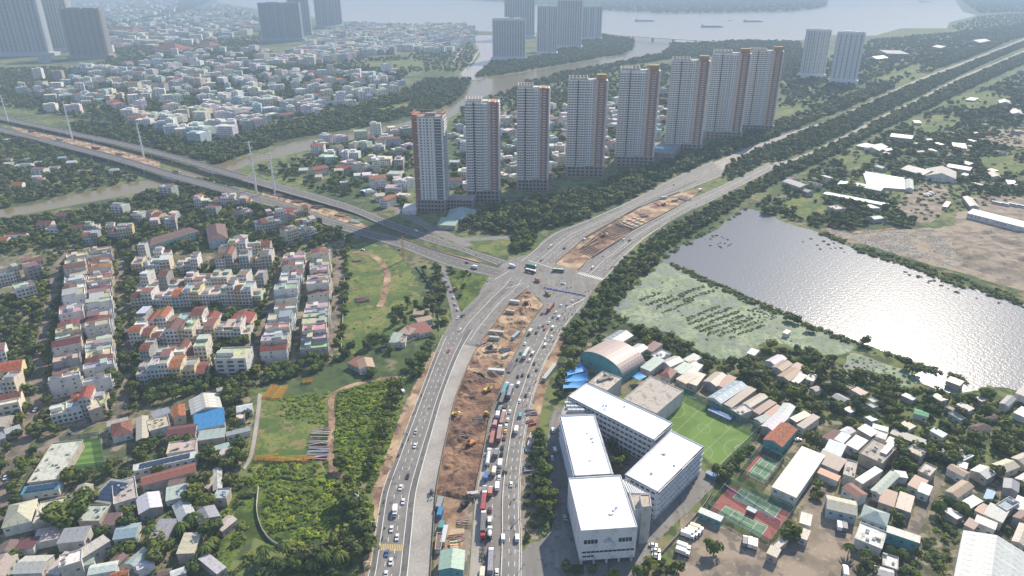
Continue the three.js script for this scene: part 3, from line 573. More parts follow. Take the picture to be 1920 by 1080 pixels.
row([146, 474], [139, 560], 19, 1, dA, gA, { w0: 6, w1: 12.5, gap: .1 }); row([137, 566], [131, 640], 19, 1, dA, gA, { w0: 6, w1: 12.5, gap: .1 }); row([130, 648], [122, 716], 19, 1, dA, gA, { w0: 6, w1: 11 });
row([189, 470], [187, 560], 19, -1, dA, gA, { w0: 6, w1: 12.5, gap: .1 }); row([187, 566], [184, 720], 19, -1, dA, gA, { w0: 6, w1: 12.5, gap: .1 });
const dB = 'in the central cross rows', gB = 'townhouses of the central cross rows';
row([250, 488], [320, 482], 21, 1, dB, gB); row([331, 487], [374, 484], 21, 1, dB, gB); row([408, 483], [512, 477], 22, 1, dB, gB);
row([262, 470], [318, 466], 15, -1, dB, gB, { gap: .2 }); row([412, 464], [508, 459], 15, -1, dB, gB, { gap: .15 }); row([260, 524], [498, 517], 19, -1, dB, gB); row([252, 549], [492, 541], 19, 1, dB, gB);
row([262, 594], [408, 587], 19, -1, dB, gB, { st: 2.8 }); row([250, 619], [470, 609], 19, 1, dB, gB, { st: 2.8 });
const dF = 'above the palm row', gF = 'townhouses of the front block above the palms';
row([270, 653], [392, 646], 19, -1, dF, gF, { w0: 6 }); row([262, 690], [390, 679], 19, 1, dF, gF, { w0: 5.5 });
const dC = 'beside the fenced meadow', gC = 'townhouses of the double row beside the fenced meadow';
row([555, 474], [536, 560], 20, 1, dC, gC, { w0: 6, w1: 12.5, gap: .1 }); row([535, 565], [512, 655], 20, 1, dC, gC, { w0: 6, w1: 12.5, gap: .1 }); row([602, 466], [596, 560], 20, -1, dC, gC, { w0: 6, w1: 12.5, gap: .1 }); row([596, 566], [588, 645], 20, -1, dC, gC, { w0: 6, w1: 12.5, gap: .1 });
const dD = 'near the hipped school', gD = 'townhouses between the canal and the hipped school';
row([252, 398], [330, 402], 16, 1, dD, gD, { gap: .15 }); row([268, 418], [330, 412], 15, 1, dD, gD, { gap: .2, st: 3 }); row([366, 375], [470, 370], 16, 1, dD, gD); row([425, 395], [470, 388], 15, 1, dD, gD, { st: 3 });
row([478, 420], [590, 404], 17, 1, dD, gD); row([500, 402], [575, 390], 15, -1, dD, gD); row([532, 441], [597, 424], 16, 1, dD, gD, { st: 4 }); row([156, 437], [250, 428], 17, 1, dD, gD, { st: 2.6 }); row([160, 420], [240, 412], 14, 1, dD, gD, { st: 2.6, gap: .3 });
const dE = 'across the long lane', gE = 'townhouses across the long lane';
row([-12, 512], [32, 502], 20, 1, dE, gE, { st: 3.6 }); row([36, 480], [74, 472], 16, 1, dE, gE, { st: 2 }); row([46, 503], [72, 496], 15, 1, dE, gE, { st: 3 }); row([28, 545], [64, 536], 16, 1, dE, gE, { st: 3 });
row([-14, 690], [42, 680], 17, 1, dE, gE, { st: 3.2, w0: 8, w1: 14 }); row([-14, 716], [36, 712], 14, 1, dE, gE, { st: 3 }); row([-12, 752], [38, 742], 16, 1, dE, gE, { st: 2.6, w0: 8, w1: 13 }); row([-14, 655], [10, 650], 15, 1, dE, gE);
row([92, 762], [150, 748], 15, 1, dA, gA, { st: 3, w0: 7, w1: 12 }); row([152, 745], [198, 738], 16, 1, dA, gA, { st: 3, w0: 7 });
for (const [px, py, w, d, t, st, wall, roof, tile, txt, g] of [
  [438, 664, 22, 17, .05, 4, WALLS[0], 'hut', null, 'standing alone beside the inner lane', 'detached houses of the district'], [455, 596, 17, 16, .05, 3, WALLS[11], 'tile', TILES[3], 'at the lane end of the cross rows', 'detached houses of the district'],
  [225, 385, 16, 13, -.2, 4, WALLS[0], 'terrace', null, 'beside the brown canal', 'detached houses of the district'], [85, 418, 15, 12, .2, 2, WALLS[3], 'tile', TILES[0], 'under the canal trees', 'detached houses of the district'],
  [120, 402, 15, 12, .1, 2, WALLS[12], 'tile', TILES[2], 'under the canal trees', 'detached houses of the district'], [102, 428, 14, 11, 0, 2, WALLS[0], 'tin', null, 'under the canal trees', 'detached houses of the district'],
  [150, 425, 14, 12, .3, 2, WALLS[3], 'tile', TILES[0], 'under the canal trees', 'detached houses of the district'], [30, 442, 20, 12, .1, 2, WALLS[0], 'tile', TILES[4], 'under the canal trees', 'detached houses of the district'], [5, 448, 14, 12, .1, 2, WALLS[0], 'tile', TILES[1], 'under the canal trees', 'detached houses of the district'],
  [315, 350, 20, 12, -.3, 4, WALLS[0], 'terrace', null, 'below the viaduct ramp', 'detached houses of the district'], [372, 368, 13, 11, -.2, 2, WALLS[5], 'tile', TILES[1], 'below the viaduct ramp', 'detached houses of the district'], [400, 388, 14, 12, -.2, 3, WALLS[5], 'tile', TILES[1], 'below the viaduct ramp', 'detached houses of the district'],
  [34, 345, 13, 11, .2, 2, WALLS[0], 'tile', TILES[1], 'among trees beyond the canal', 'houses beyond the canal'], [45, 310, 22, 14, .2, 2, WALLS[0], 'terrace', null, 'among trees beyond the canal', 'houses beyond the canal'], [155, 322, 16, 12, 0, 1, WALLS[3], 'tile', TILES[1], 'among trees beyond the canal', 'houses beyond the canal'], [75, 318, 18, 14, 0, 3, WALLS[0], 'tin', null, 'among trees beyond the canal', 'houses beyond the canal'],
]) { const p = GV(px, py, st * 3.3); townhouse(p.x, p.z, t, w, d, st, txt, g, { wall, roof, tile }); }

// ---------- halls, sheds and low houses: roof outline from three corner pixels at eave height ----------
function hall(name, a, b, c, h, roof, rc, wc, label, category, group, opt = {}) {
  const A = GV(a[0], a[1], h), B = GV(b[0], b[1], h), C = GV(c[0], c[1], h), ux = B.x - A.x, uz = B.z - A.z, w = Math.hypot(ux, uz), nx = uz / w, nz = -ux / w;
  let dep = (C.x - B.x) * nx + (C.z - B.z) * nz; const sgn = Math.sign(dep) || 1; dep = Math.max(3, Math.abs(dep));
  const x = (A.x + B.x) / 2 + nx * dep / 2 * sgn, z = (A.z + B.z) / 2 + nz * dep / 2 * sgn, turn = Math.atan2(-uz, ux), o = thing(name, label, category, group, x, 0, z, turn), d = dep;
  const m = new MB().color(wc), r = new MB().color(rc.map((q) => q * rr(.93, 1.05))), ax = opt.ridge ? opt.ridge === 'x' : w > d, rise = opt.rise ?? Math.min(w, d) * .16;
  m.box(0, 0, 0, w - .5, h, d - .5);
  if (roof === 'gable' || roof === 'tilegable') { gable(r, w, d, h + .01, rise, .1, ax); gableEnds(m, w - .5, d - .5, h, rise * .97, ax); }
  else if (roof === 'hip' || roof === 'tilehip') hip(r, w, d, h + .02, rise * 1.6, .2);
  else if (roof === 'mono') { const s = Math.min(1.2, d * .07); r.quad([-w / 2, h, d / 2], [w / 2, h, d / 2], [w / 2, h + s, -d / 2], [-w / 2, h + s, -d / 2]).quad([-w / 2, h - .12, d / 2], [w / 2, h - .12, d / 2], [w / 2, h, d / 2], [-w / 2, h, d / 2]).quad([w / 2, h - .12, d / 2], [w / 2, h + s - .12, -d / 2], [w / 2, h + s, -d / 2], [w / 2, h, d / 2]).quad([-w / 2, h + s - .12, -d / 2], [-w / 2, h - .12, d / 2], [-w / 2, h, d / 2], [-w / 2, h + s, -d / 2]).quad([w / 2, h + s - .12, -d / 2], [-w / 2, h + s - .12, -d / 2], [-w / 2, h + s, -d / 2], [w / 2, h + s, -d / 2]); m.p.forEach((q, i) => { if (i % 3 === 1 && q > h - .1) m.p[i] = h - .05; }); m.box(0, h - .06, -d / 2 + .4, w - .6, s * .9, .2); }
  else if (roof === 'arch') { const n = 16, R = rise; for (let i = 0; i < n; i++) { const q = (k) => { const t = Math.PI * (k / n); return [-Math.cos(t) * w / 2, h + Math.sin(t) * R]; }; const [x0, y0] = q(i), [x1, y1] = q(i + 1); r.quad([x0, y0, d / 2], [x1, y1, d / 2], [x1, y1, -d / 2], [x0, y0, -d / 2]); m.tri([0, h, d / 2 - .6], [x1 * .98, y1 - .1, d / 2 - .6], [x0 * .98, y0 - .1, d / 2 - .6]); m.tri([0, h, -d / 2 + .6], [x0 * .98, y0 - .1, -d / 2 + .6], [x1 * .98, y1 - .1, -d / 2 + .6]); } }
  else { r.box(0, h, 0, w, .18, d, 0, true); const p = new MB().color(wc); for (const s of [1, -1]) p.box(s * (w / 2 - .12), h + .18, 0, .22, .6, d).box(0, h + .18, s * (d / 2 - .12), w - .5, .6, .22); p.build('parapet', M.wall, o); }
  m.build('wall', M.wall, o); r.build('roof', /^tile/.test(roof) ? M.tile : roof === 'flat' ? M.flat : M.tin, o);
  const g = new MB(); for (const s of [1, -1]) { const n = Math.floor(w / 4); for (let k = 0; k < n; k++) if (rnd() < .6) g.box((k + .5 - n / 2) * w / n, h > 5 ? h * .5 : .9, s * (d / 2 - .24), 1.6, 1.2, .06); const q = Math.floor(d / 4.5); for (let k = 0; k < q; k++) if (rnd() < .5) g.box(s * (w / 2 - .24), h > 5 ? h * .5 : .9, (k + .5 - q / 2) * d / q, .06, 1.2, 1.6); }
  g.build('window_panes', M.shutter, o, 'stuff');
  if (roof === 'flat' && w * d > 60) { const k = new MB().color([.5, .5, .49]); for (let i = 0; i < Math.min(9, w * d / 50); i++) k.box(rr(-.4, .4) * w, h + .18, rr(-.4, .4) * d, rr(.8, 2), rr(.6, 1.4), rr(.7, 1.6)); k.build('roof_plant', M.flat, o, 'stuff'); if (rnd() < .6) tankOn(o, rr(-.3, .3) * w, h + .18, rr(-.3, .3) * d); }
  if (opt.solar) { const s = new MB(), ny = roof === 'mono' ? Math.min(1.2, d * .07) : .2; for (let i = 0; i < opt.solar[0]; i++) for (let j = 0; j < opt.solar[1]; j++) { const X = (i + .5 - opt.solar[0] / 2) * w * .8 / opt.solar[0], Z = (j + .5 - opt.solar[1] / 2) * d * .8 / opt.solar[1]; s.box(X, h + .3 + ny * (.5 - Z / d), Z, w * .75 / opt.solar[0], .06, d * .72 / opt.solar[1], 0, true); } s.build('solar_panels', M.solar, o, 'stuff'); }
  if (roof === 'gable' && w * d > 250) { const k = new MB().color([.62, .66, .66]); const n = 5; for (let i = 0; i < n; i++) { const t = (i + .5 - n / 2) * (ax ? w : d) / n, L = (ax ? d : w) / 2; const y1 = h + rise * .75 + .18, y0 = h + rise * .3 + .18; const P = ax ? (q, yy, s) => [t + q, yy, s] : (q, yy, s) => [s, yy, -(t + q)]; for (const s of [1, -1]) { if (s > 0) k.quad(P(-.5, y0, L * .7), P(.5, y0, L * .7), P(.5, y1, L * .25), P(-.5, y1, L * .25)); else k.quad(P(.5, y0, -L * .7), P(-.5, y0, -L * .7), P(-.5, y1, -L * .25), P(.5, y1, -L * .25)); } } k.build('skylights', M.plain, o, 'stuff'); }
  occupy(x, z, w, d, turn); return o;
}
const K = { white: [.80, .80, .78], off: [.68, .65, .60], cream: [.66, .58, .47], beige: [.52, .46, .39], pale: [.58, .63, .58], palegreen: [.46, .58, .50], grey: [.40, .41, .42], dark: [.12, .12, .13], maroon: [.20, .075, .075], rust: [.34, .14, .09], brown: [.24, .16, .13], orange: [.56, .19, .08], blue: [.06, .30, .62], paleblue: [.42, .54, .60], teal: [.12, .38, .42], tan: [.50, .36, .25], green: [.10, .48, .22], pink: [.55, .42, .36] };
const kname = { white: 'white', off: 'off-white', cream: 'cream', beige: 'beige', pale: 'pale', palegreen: 'pale green', grey: 'grey', dark: 'dark grey', maroon: 'maroon', rust: 'rust red', brown: 'brown', orange: 'orange', blue: 'bright blue', paleblue: 'pale blue', teal: 'teal', tan: 'tan', green: 'bright green', pink: 'pinkish' };
const shape = { gable: 'gabled metal roof', mono: 'sloping metal roof', flat: 'flat roof', hip: 'hipped metal roof', tilehip: 'hipped tiled roof', tilegable: 'gabled tiled roof', arch: 'vaulted roof' };
function halls(C, place, group, list, hBase = 4.5) {
  for (const [ax, ay, bx, by, cx, cy, col, roof, h, txt, opt] of list) {
    const hh = h || hBase, wc = pick([K.white, K.off, K.beige, K.grey, K.white]).map((q) => q * .9), size = opt?.long ? 'long ' : '';
    hall('shed', C(ax, ay), C(bx, by), C(cx, cy), hh, roof, K[col], opt?.wall ? K[opt.wall] : wc, txt || `${size}low building with ${kname[col]} ${shape[roof]} ${place}`, opt?.cat || 'building', group, opt || {});
  }
}
halls(C7, 'among the gardens below the long lane', 'low buildings among the gardens', [
  [1075, 175, 1250, 132, 1300, 35, 'off', 'gable', 6, 'large off-white gabled shed behind the bright blue roof'], [1090, 262, 1265, 226, 1250, 140, 'blue', 'mono', 5.5, 'shed with bright blue corrugated roof in the garden quarter'],
  [930, 310, 1098, 288, 1085, 225, 'maroon', 'gable', 5.5, 'shed with dark red roof carrying a row of solar panels', { solar: [6, 1] }], [1108, 320, 1262, 298, 1242, 252, 'palegreen', 'mono', 5, 'shed with pale green roof below the bright blue roof'],
  [935, 398, 1098, 372, 1095, 312, 'beige', 'flat', 6, 'house with beige flat roof below the dark red shed'], [745, 492, 1105, 412, 1100, 380, 'white', 'mono', 6, 'long white-roofed shed with black solar panels', { solar: [8, 1], long: 1 }],
  [795, 575, 1105, 492, 1108, 440, 'rust', 'gable', 5, 'long shed with rusty red gabled roof below the solar shed', { ridge: 'x' }], [628, 300, 745, 270, 708, 206, 'rust', 'tilehip', 5, 'house with dark red hipped tiles beside the small pitch'], [765, 322, 836, 305, 782, 190, 'cream', 'gable', 5.5, 'cream gabled house beside the hipped house'],
  [152, 562, 342, 538, 330, 332, 'pale', 'flat', 5, 'wide pale flat roof beside the small football pitch'], [112, 624, 330, 592, 330, 552, 'teal', 'mono', 4.5, 'strip of teal blue roof at the foot of the wide pale roof', { solar: [4, 1] }],
  [500, 658, 630, 676, 660, 545, 'grey', 'mono', 5, 'roof covered with blue-grey solar panels among big trees', { solar: [5, 4] }], [640, 682, 775, 640, 765, 520, 'beige', 'flat', 5.5, 'beige flat-roofed house beside the solar roof'],
  [8, 812, 175, 772, 190, 650, 'cream', 'hip', 6, 'cream villa with shallow roof beside the road bend'], [180, 796, 330, 765, 372, 640, 'off', 'flat', 6, 'off-white villa with open court beside the cream villa'], [180, 898, 330, 868, 330, 800, 'cream', 'mono', 4.5], [78, 932, 186, 922, 192, 862, 'maroon', 'mono', 4.5], [-20, 960, 70, 945, 80, 880, 'brown', 'gable', 4.5],
  [455, 985, 622, 880, 600, 838, 'off', 'mono', 8, 'long off-white house with sloping roof among palms', { long: 1 }], [330, 1040, 460, 1000, 440, 938, 'white', 'flat', 9, 'tall white boxy house joined to the long house'], [250, 1062, 330, 1075, 420, 955, 'off', 'mono', 5], [450, 1030, 530, 1005, 520, 975, 'palegreen', 'gable', 4.5], [490, 1078, 650, 1050, 595, 1005, 'white', 'gable', 5],
  [700, 1010, 770, 1036, 856, 938, 'palegreen', 'gable', 4.5], [770, 1050, 872, 1008, 850, 985, 'white', 'mono', 5], [600, 1010, 660, 1025, 710, 960, 'brown', 'gable', 4], [612, 1090, 720, 1070, 700, 1050, 'orange', 'tilegable', 4.5], [880, 1085, 960, 1070, 940, 1040, 'brown', 'gable', 4], [960, 1090, 1050, 1060, 1030, 1030, 'white', 'gable', 4.5],
  [1220, 1070, 1275, 1030, 1225, 915, 'off', 'mono', 4, 'off-white sloping roof at the edge of the green plot'], [1250, 830, 1335, 762, 1328, 702, 'cream', 'gable', 4.5], [1122, 792, 1240, 742, 1200, 682, 'grey', 'gable', 4.5], [1010, 790, 1110, 750, 1080, 642, 'pale', 'gable', 5], [780, 735, 915, 690, 930, 592, 'white', 'gable', 5], [930, 660, 1050, 632, 1060, 560, 'pale', 'mono', 5], [940, 578, 1055, 560, 1052, 528, 'brown', 'mono', 4.5],
  [1130, 580, 1170, 590, 1180, 495, 'cream', 'mono', 4.5], [1198, 604, 1250, 592, 1248, 472, 'pale', 'gable', 4.5], [1195, 380, 1295, 352, 1290, 327, 'palegreen', 'mono', 4], [1330, 162, 1422, 145, 1420, 108, 'white', 'gable', 4.5], [1328, 205, 1378, 196, 1375, 165, 'off', 'flat', 4], [970, 195, 1045, 178, 1032, 114, 'orange', 'tilegable', 6], [600, 242, 720, 214, 704, 190, 'beige', 'mono', 5], [840, 270, 960, 236, 945, 175, 'beige', 'flat', 5.5], [860, 190, 960, 160, 950, 130, 'grey', 'mono', 5], [1220, 45, 1310, 22, 1300, 5, 'beige', 'mono', 5],
  [30, 285, 120, 255, 115, 225, 'pale', 'gable', 4.5], [-20, 320, 35, 300, 30, 265, 'grey', 'mono', 4.5], [1270, 295, 1410, 262, 1405, 240, 'grey', 'mono', 4],
  [500, 155, 575, 130, 570, 75, 'cream', 'flat', 9, 'cream boxy house with a grass plot at the lane corner'], [410, 118, 480, 98, 478, 40, 'orange', 'tilegable', 8, 'narrow house with orange roof at the lane corner'],
]);
halls(C8, '', null, [[545, 1047, 688, 1047, 686, 937, 'palegreen', 'gable', 6, 'green-walled site hall with pale green ridge roof in the median', { ridge: 'z', wall: 'teal', rise: 1.5 }], [525, 935, 560, 935, 575, 840, 'brown', 'flat', 2.7, 'long brown site cabin beside the site hall', { cat: 'cabin' }], [48, 650, 85, 650, 98, 600, 'palegreen', 'mono', 3.5, 'small pale green hut under the roadside trees', { cat: 'hut' }]]);
halls(C9, 'in the village beside the tennis courts', 'low buildings of the village', [
  [452, 312, 560, 357, 662, 262, 'orange', 'tilegable', 6, 'orange tiled pavilion between the football pitch and the tennis court', { wall: 'teal' }], [440, 236, 512, 268, 602, 196, 'white', 'gable', 6, 'broad white gabled roof beside the orange pavilion'], [520, 172, 590, 196, 634, 128, 'white', 'gable', 5.5], [390, 150, 432, 172, 500, 100, 'maroon', 'mono', 5], [335, 110, 382, 134, 456, 62, 'cream', 'gable', 5], [230, 112, 276, 134, 400, 32, 'brown', 'mono', 5.5, 'long dark brown roof between the pale blue roof and the cream one'],
  [140, 75, 216, 112, 354, 8, 'paleblue', 'gable', 6, 'large pale blue shed behind the football pitch'], [270, 146, 322, 180, 370, 132, 'off', 'flat', 5], [400, 196, 442, 222, 482, 180, 'pale', 'gable', 4.5], [450, 160, 500, 185, 548, 130, 'rust', 'mono', 4.5], [640, 230, 682, 252, 742, 180, 'brown', 'mono', 5], [600, 190, 640, 215, 690, 160, 'cream', 'mono', 4.5], [775, 300, 830, 330, 872, 266, 'maroon', 'gable', 4.5],
  [880, 262, 930, 290, 968, 262, 'white', 'gable', 5], [915, 338, 985, 372, 1018, 312, 'white', 'mono', 6], [850, 310, 905, 335, 940, 292, 'paleblue', 'mono', 5.5], [790, 376, 890, 412, 930, 352, 'paleblue', 'mono', 5.5], [765, 410, 870, 448, 895, 405, 'cream', 'mono', 5], [740, 432, 880, 492, 918, 430, 'brown', 'mono', 5], [755, 498, 872, 548, 888, 520, 'orange', 'mono', 4, 'rusty orange canopy roof at the dirt yard'],
  [500, 578, 640, 640, 745, 388, 'off', 'mono', 5.5, 'long off-white canopy roof beside the single tennis court'], [900, 512, 965, 532, 1002, 450, 'cream', 'flat', 6.5], [968, 535, 1012, 562, 1066, 462, 'off', 'mono', 6.5], [990, 392, 1122, 452, 1215, 372, 'beige', 'flat', 7, 'wide beige flat roof in the middle of the village'], [1110, 380, 1146, 396, 1176, 346, 'white', 'mono', 8.5],
  [1055, 597, 1112, 626, 1196, 502, 'pale', 'gable', 5.5], [810, 702, 982, 742, 1066, 682, 'cream', 'gable', 6, 'cream-roofed workshop with blue-grey walls at the dirt yard', { wall: 'paleblue' }], [1000, 748, 1146, 802, 1206, 746, 'palegreen', 'hip', 6, 'grey-green hipped workshop beside the cream workshop', { wall: 'paleblue' }], [1100, 662, 1190, 694, 1222, 622, 'rust', 'mono', 5], [1195, 692, 1282, 724, 1306, 640, 'pink', 'mono', 5.5],
  [965, 872, 1120, 934, 1134, 832, 'white', 'flat', 5.5, 'white flat roof crowded with scrap behind the two lorries'], [1145, 832, 1335, 896, 1350, 862, 'off', 'mono', 7, 'long narrow cream roof over a teal wall', { wall: 'teal' }], [1120, 1022, 1212, 1052, 1242, 990, 'white', 'flat', 5], [1080, 1070, 1190, 1100, 1202, 1052, 'off', 'gable', 5], [1320, 492, 1390, 524, 1436, 476, 'off', 'flat', 6], [1320, 602, 1386, 628, 1412, 582, 'white', 'mono', 5], [1262, 566, 1340, 602, 1372, 545, 'rust', 'mono', 4.5], [1200, 520, 1270, 530, 1290, 500, 'pale', 'mono', 4.5],
  [1165, 278, 1470, 392, 1490, 362, 'dark', 'mono', 5, 'long dark slatted roof across the orchard', { long: 1 }], [1490, 378, 1580, 432, 1606, 388, 'paleblue', 'mono', 5, 'roof of blue-grey solar panels at the end of the dark roof', { solar: [4, 2] }], [1080, 300, 1140, 320, 1160, 280, 'white', 'flat', 5], [1065, 245, 1155, 270, 1170, 250, 'palegreen', 'mono', 4.5], [1140, 325, 1190, 345, 1210, 315, 'pale', 'mono', 4.5], [1300, 166, 1382, 188, 1394, 162, 'green', 'gable', 4, 'small bright green roof among the orchard trees'], [1605, 240, 1660, 272, 1692, 216, 'brown', 'tilehip', 4, 'brown thatched pavilion in the orchard garden'], [1700, 190, 1730, 205, 1752, 168, 'brown', 'tilehip', 3.5, 'small brown thatched hut in the orchard garden'],
  [1475, 602, 1546, 642, 1612, 562, 'tan', 'gable', 5], [1560, 662, 1620, 700, 1650, 640, 'pale', 'mono', 5], [1640, 772, 1760, 822, 1790, 792, 'off', 'mono', 5], [1690, 732, 1800, 782, 1842, 722, 'grey', 'mono', 5.5], [1640, 710, 1690, 735, 1720, 690, 'rust', 'mono', 4.5], [1760, 682, 1822, 718, 1862, 652, 'paleblue', 'flat', 6], [1850, 882, 1925, 915, 1945, 802, 'cream', 'gable', 6], [1800, 582, 1890, 612, 1906, 560, 'grey', 'gable', 5], [1780, 108, 1832, 128, 1866, 78, 'grey', 'gable', 5], [1870, 50, 1935, 75, 1945, 20, 'dark', 'mono', 6], [1690, 640, 1740, 660, 1755, 610, 'blue', 'mono', 4, 'small blue tarpaulin roof in the crowded village corner'], [1850, 690, 1920, 720, 1930, 650, 'off', 'mono', 5], [1580, 790, 1640, 820, 1655, 775, 'maroon', 'mono', 4.5], [1860, 160, 1930, 190, 1930, 140, 'off', 'mono', 4.5],
  [1330, 350, 1360, 372, 1395, 350, 'cream', 'mono', 4], [1540, 460, 1600, 480, 1610, 450, 'off', 'mono', 4], [655, 780, 720, 800, 745, 745, 'off', 'mono', 4.5], [650, 860, 700, 880, 722, 830, 'cream', 'mono', 4], [470, 950, 530, 978, 545, 930, 'cream', 'mono', 4.5], [85, 720, 215, 775, 225, 745, 'white', 'mono', 4, 'long white canopy at the corner of the double courts', { wall: 'teal' }], [500, 910, 540, 935, 580, 880, 'off', 'flat', 3.5],
  [1500, 1215, 1900, 1385, 2050, 1000, 'white', 'gable', 10, 'huge white warehouse roof at the village edge'],
]);
halls(C5, 'beside the arched sports hall', 'low buildings beside the arched hall', [
  [1340, 925, 1580, 1035, 1690, 950, 'cream', 'arch', 6, 'sports hall with broad pale vaulted roof', { rise: 9, wall: 'teal' }], [1462, 835, 1545, 868, 1625, 800, 'grey', 'gable', 5, 'grey gabled house above the arched sports hall'], [1590, 900, 1650, 925, 1700, 866, 'white', 'gable', 5], [1680, 985, 1740, 1010, 1800, 945, 'palegreen', 'mono', 5], [1700, 880, 1750, 900, 1790, 855, 'maroon', 'mono', 5], [1795, 955, 1850, 985, 1890, 930, 'off', 'gable', 5], [1860, 1000, 1915, 1025, 1950, 970, 'pale', 'mono', 5], [1790, 1030, 1850, 1050, 1890, 1005, 'rust', 'hip', 5], [1740, 920, 1790, 945, 1830, 900, 'white', 'flat', 5], [1880, 1050, 1940, 1080, 1970, 1030, 'cream', 'mono', 5], [1920, 940, 1970, 965, 2000, 920, 'pale', 'mono', 5],
]);
halls(C5, 'at the edge of the fenced meadow', 'brown sheds of the fenced meadow', [
  [400, 690, 490, 690, 485, 660, 'tan', 'mono', 4], [430, 735, 515, 715, 505, 690, 'tan', 'gable', 5], [440, 800, 520, 780, 515, 720, 'rust', 'mono', 4], [320, 790, 385, 805, 390, 765, 'tan', 'mono', 4.5], [385, 800, 440, 790, 430, 745, 'rust', 'mono', 4.5], [305, 850, 360, 850, 350, 815, 'tan', 'flat', 4], [258, 845, 315, 850, 300, 795, 'palegreen', 'mono', 4],
  [100, 1000, 190, 985, 190, 930, 'tan', 'gable', 4.5, 'brown gabled shed beside the dirt track'], [30, 960, 95, 990, 110, 930, 'rust', 'mono', 4.2, 'rusty lean-to shed beside the dirt track'],
], 4);
halls(C5, 'below the first tower', 'low buildings below the first tower', [[590, 150, 745, 152, 705, 98, 'palegreen', 'hip', 6, 'pale green hipped hall at the foot of the tower row'], [535, 185, 640, 190, 650, 150, 'palegreen', 'mono', 5, 'pale green lean-to in front of the hipped hall'], [340, 105, 420, 105, 415, 70, 'white', 'mono', 5, 'white shed beside the first tower']]);
halls(C6, 'in the hamlet between the ponds', 'low houses of the hamlet between the ponds', [
  [465, 950, 520, 975, 570, 930, 'white', 'gable', 4], [500, 985, 560, 1010, 600, 960, 'tan', 'gable', 4.5], [530, 1035, 600, 1065, 640, 1000, 'tan', 'gable', 4.5], [590, 985, 640, 1010, 672, 975, 'maroon', 'mono', 4], [600, 1060, 650, 1080, 680, 1030, 'off', 'mono', 4], [690, 1050, 735, 1065, 745, 1030, 'cream', 'mono', 4], [360, 905, 405, 920, 425, 893, 'white', 'mono', 3.5], [560, 790, 590, 800, 600, 780, 'pink', 'mono', 3.5],
  [0, 975, 30, 990, 55, 945, 'tan', 'gable', 5], [0, 1020, 60, 1040, 130, 985, 'off', 'mono', 5], [20, 1070, 80, 1090, 120, 1030, 'cream', 'mono', 5], [115, 1065, 190, 1095, 235, 1030, 'cream', 'gable', 5], [190, 1085, 240, 1105, 300, 1050, 'rust', 'mono', 5], [1480, 1060, 1560, 1090, 1575, 1065, 'off', 'mono', 4.5, 'narrow off-white roof on the pond embankment'],
  [1600, 118, 1940, 205, 1950, 175, 'white', 'gable', 6, 'very long white shed roof beside the coach yard', { long: 1 }], [1615, 80, 1670, 85, 1675, 35, 'off', 'gable', 5, 'off-white shed at the corner of the coach yard'], [1460, 80, 1490, 85, 1500, 60, 'off', 'mono', 4, 'small off-white shed at the truck yard'],
], 4);
halls(C3, 'beside the planted highway', 'sheds beside the planted highway', [
  [1020, 835, 1105, 848, 1120, 820, 'white', 'gable', 5], [975, 818, 1025, 828, 1030, 808, 'off', 'mono', 5], [1165, 768, 1290, 782, 1295, 768, 'off', 'gable', 5], [1480, 938, 1615, 960, 1620, 944, 'off', 'gable', 6], [1365, 988, 1540, 1008, 1545, 966, 'beige', 'gable', 6], [1225, 950, 1355, 985, 1365, 955, 'grey', 'gable', 6], [1120, 840, 1150, 848, 1155, 832, 'off', 'mono', 4], [1150, 302, 1280, 305, 1280, 285, 'off', 'flat', 10, 'pale flat-roofed factory near the twin towers'], [1095, 332, 1160, 325, 1165, 312, 'off', 'gable', 7], [560, 1020, 660, 1055, 670, 1030, 'off', 'gable', 5], [960, 1045, 1115, 1075, 1120, 1055, 'off', 'gable', 5], [870, 1035, 915, 1042, 920, 1025, 'white', 'mono', 4], [1255, 1060, 1300, 1065, 1320, 1015, 'palegreen', 'gable', 5], [1740, 995, 1800, 1000, 1805, 975, 'tan', 'gable', 5], [1830, 1035, 1885, 1040, 1890, 1022, 'off', 'mono', 5], [1305, 690, 1345, 692, 1345, 682, 'off', 'mono', 5], [1880, 400, 1940, 405, 1940, 380, 'paleblue', 'gable', 7], [1590, 560, 1640, 565, 1640, 552, 'off', 'mono', 4], [1850, 640, 1920, 645, 1920, 622, 'off', 'gable', 5], [1780, 580, 1850, 585, 1850, 568, 'off', 'gable', 5], [1520, 828, 1600, 835, 1600, 812, 'cream', 'mono', 5], [1450, 270, 1510, 270, 1510, 262, 'off', 'gable', 6], [1590, 235, 1670, 240, 1670, 228, 'off', 'gable', 7],
], 5);
for (let i = 0; i < 8; i++) { const a = C3(1010 + i * 4, 970 + i * 11), b = C3(1240 + i * 3, 1000 + i * 8); hall('greenhouse', a, [b[0], b[1] + 3], [b[0] + 1, b[1]], 3, 'gable', K.palegreen, K.pale, 'long low pale green netted greenhouse beside the planted highway', 'greenhouse', 'netted greenhouses', { rise: .8 }); }
{ const a = C6(790, 10), b = C6(1145, 78); hall('greenhouse', a, b, [b[0] + 2, b[1] - 5], 3.5, 'gable', K.palegreen, K.pale, 'long pale green netted shed above the reed bank', 'greenhouse', null, { rise: .8 }); }
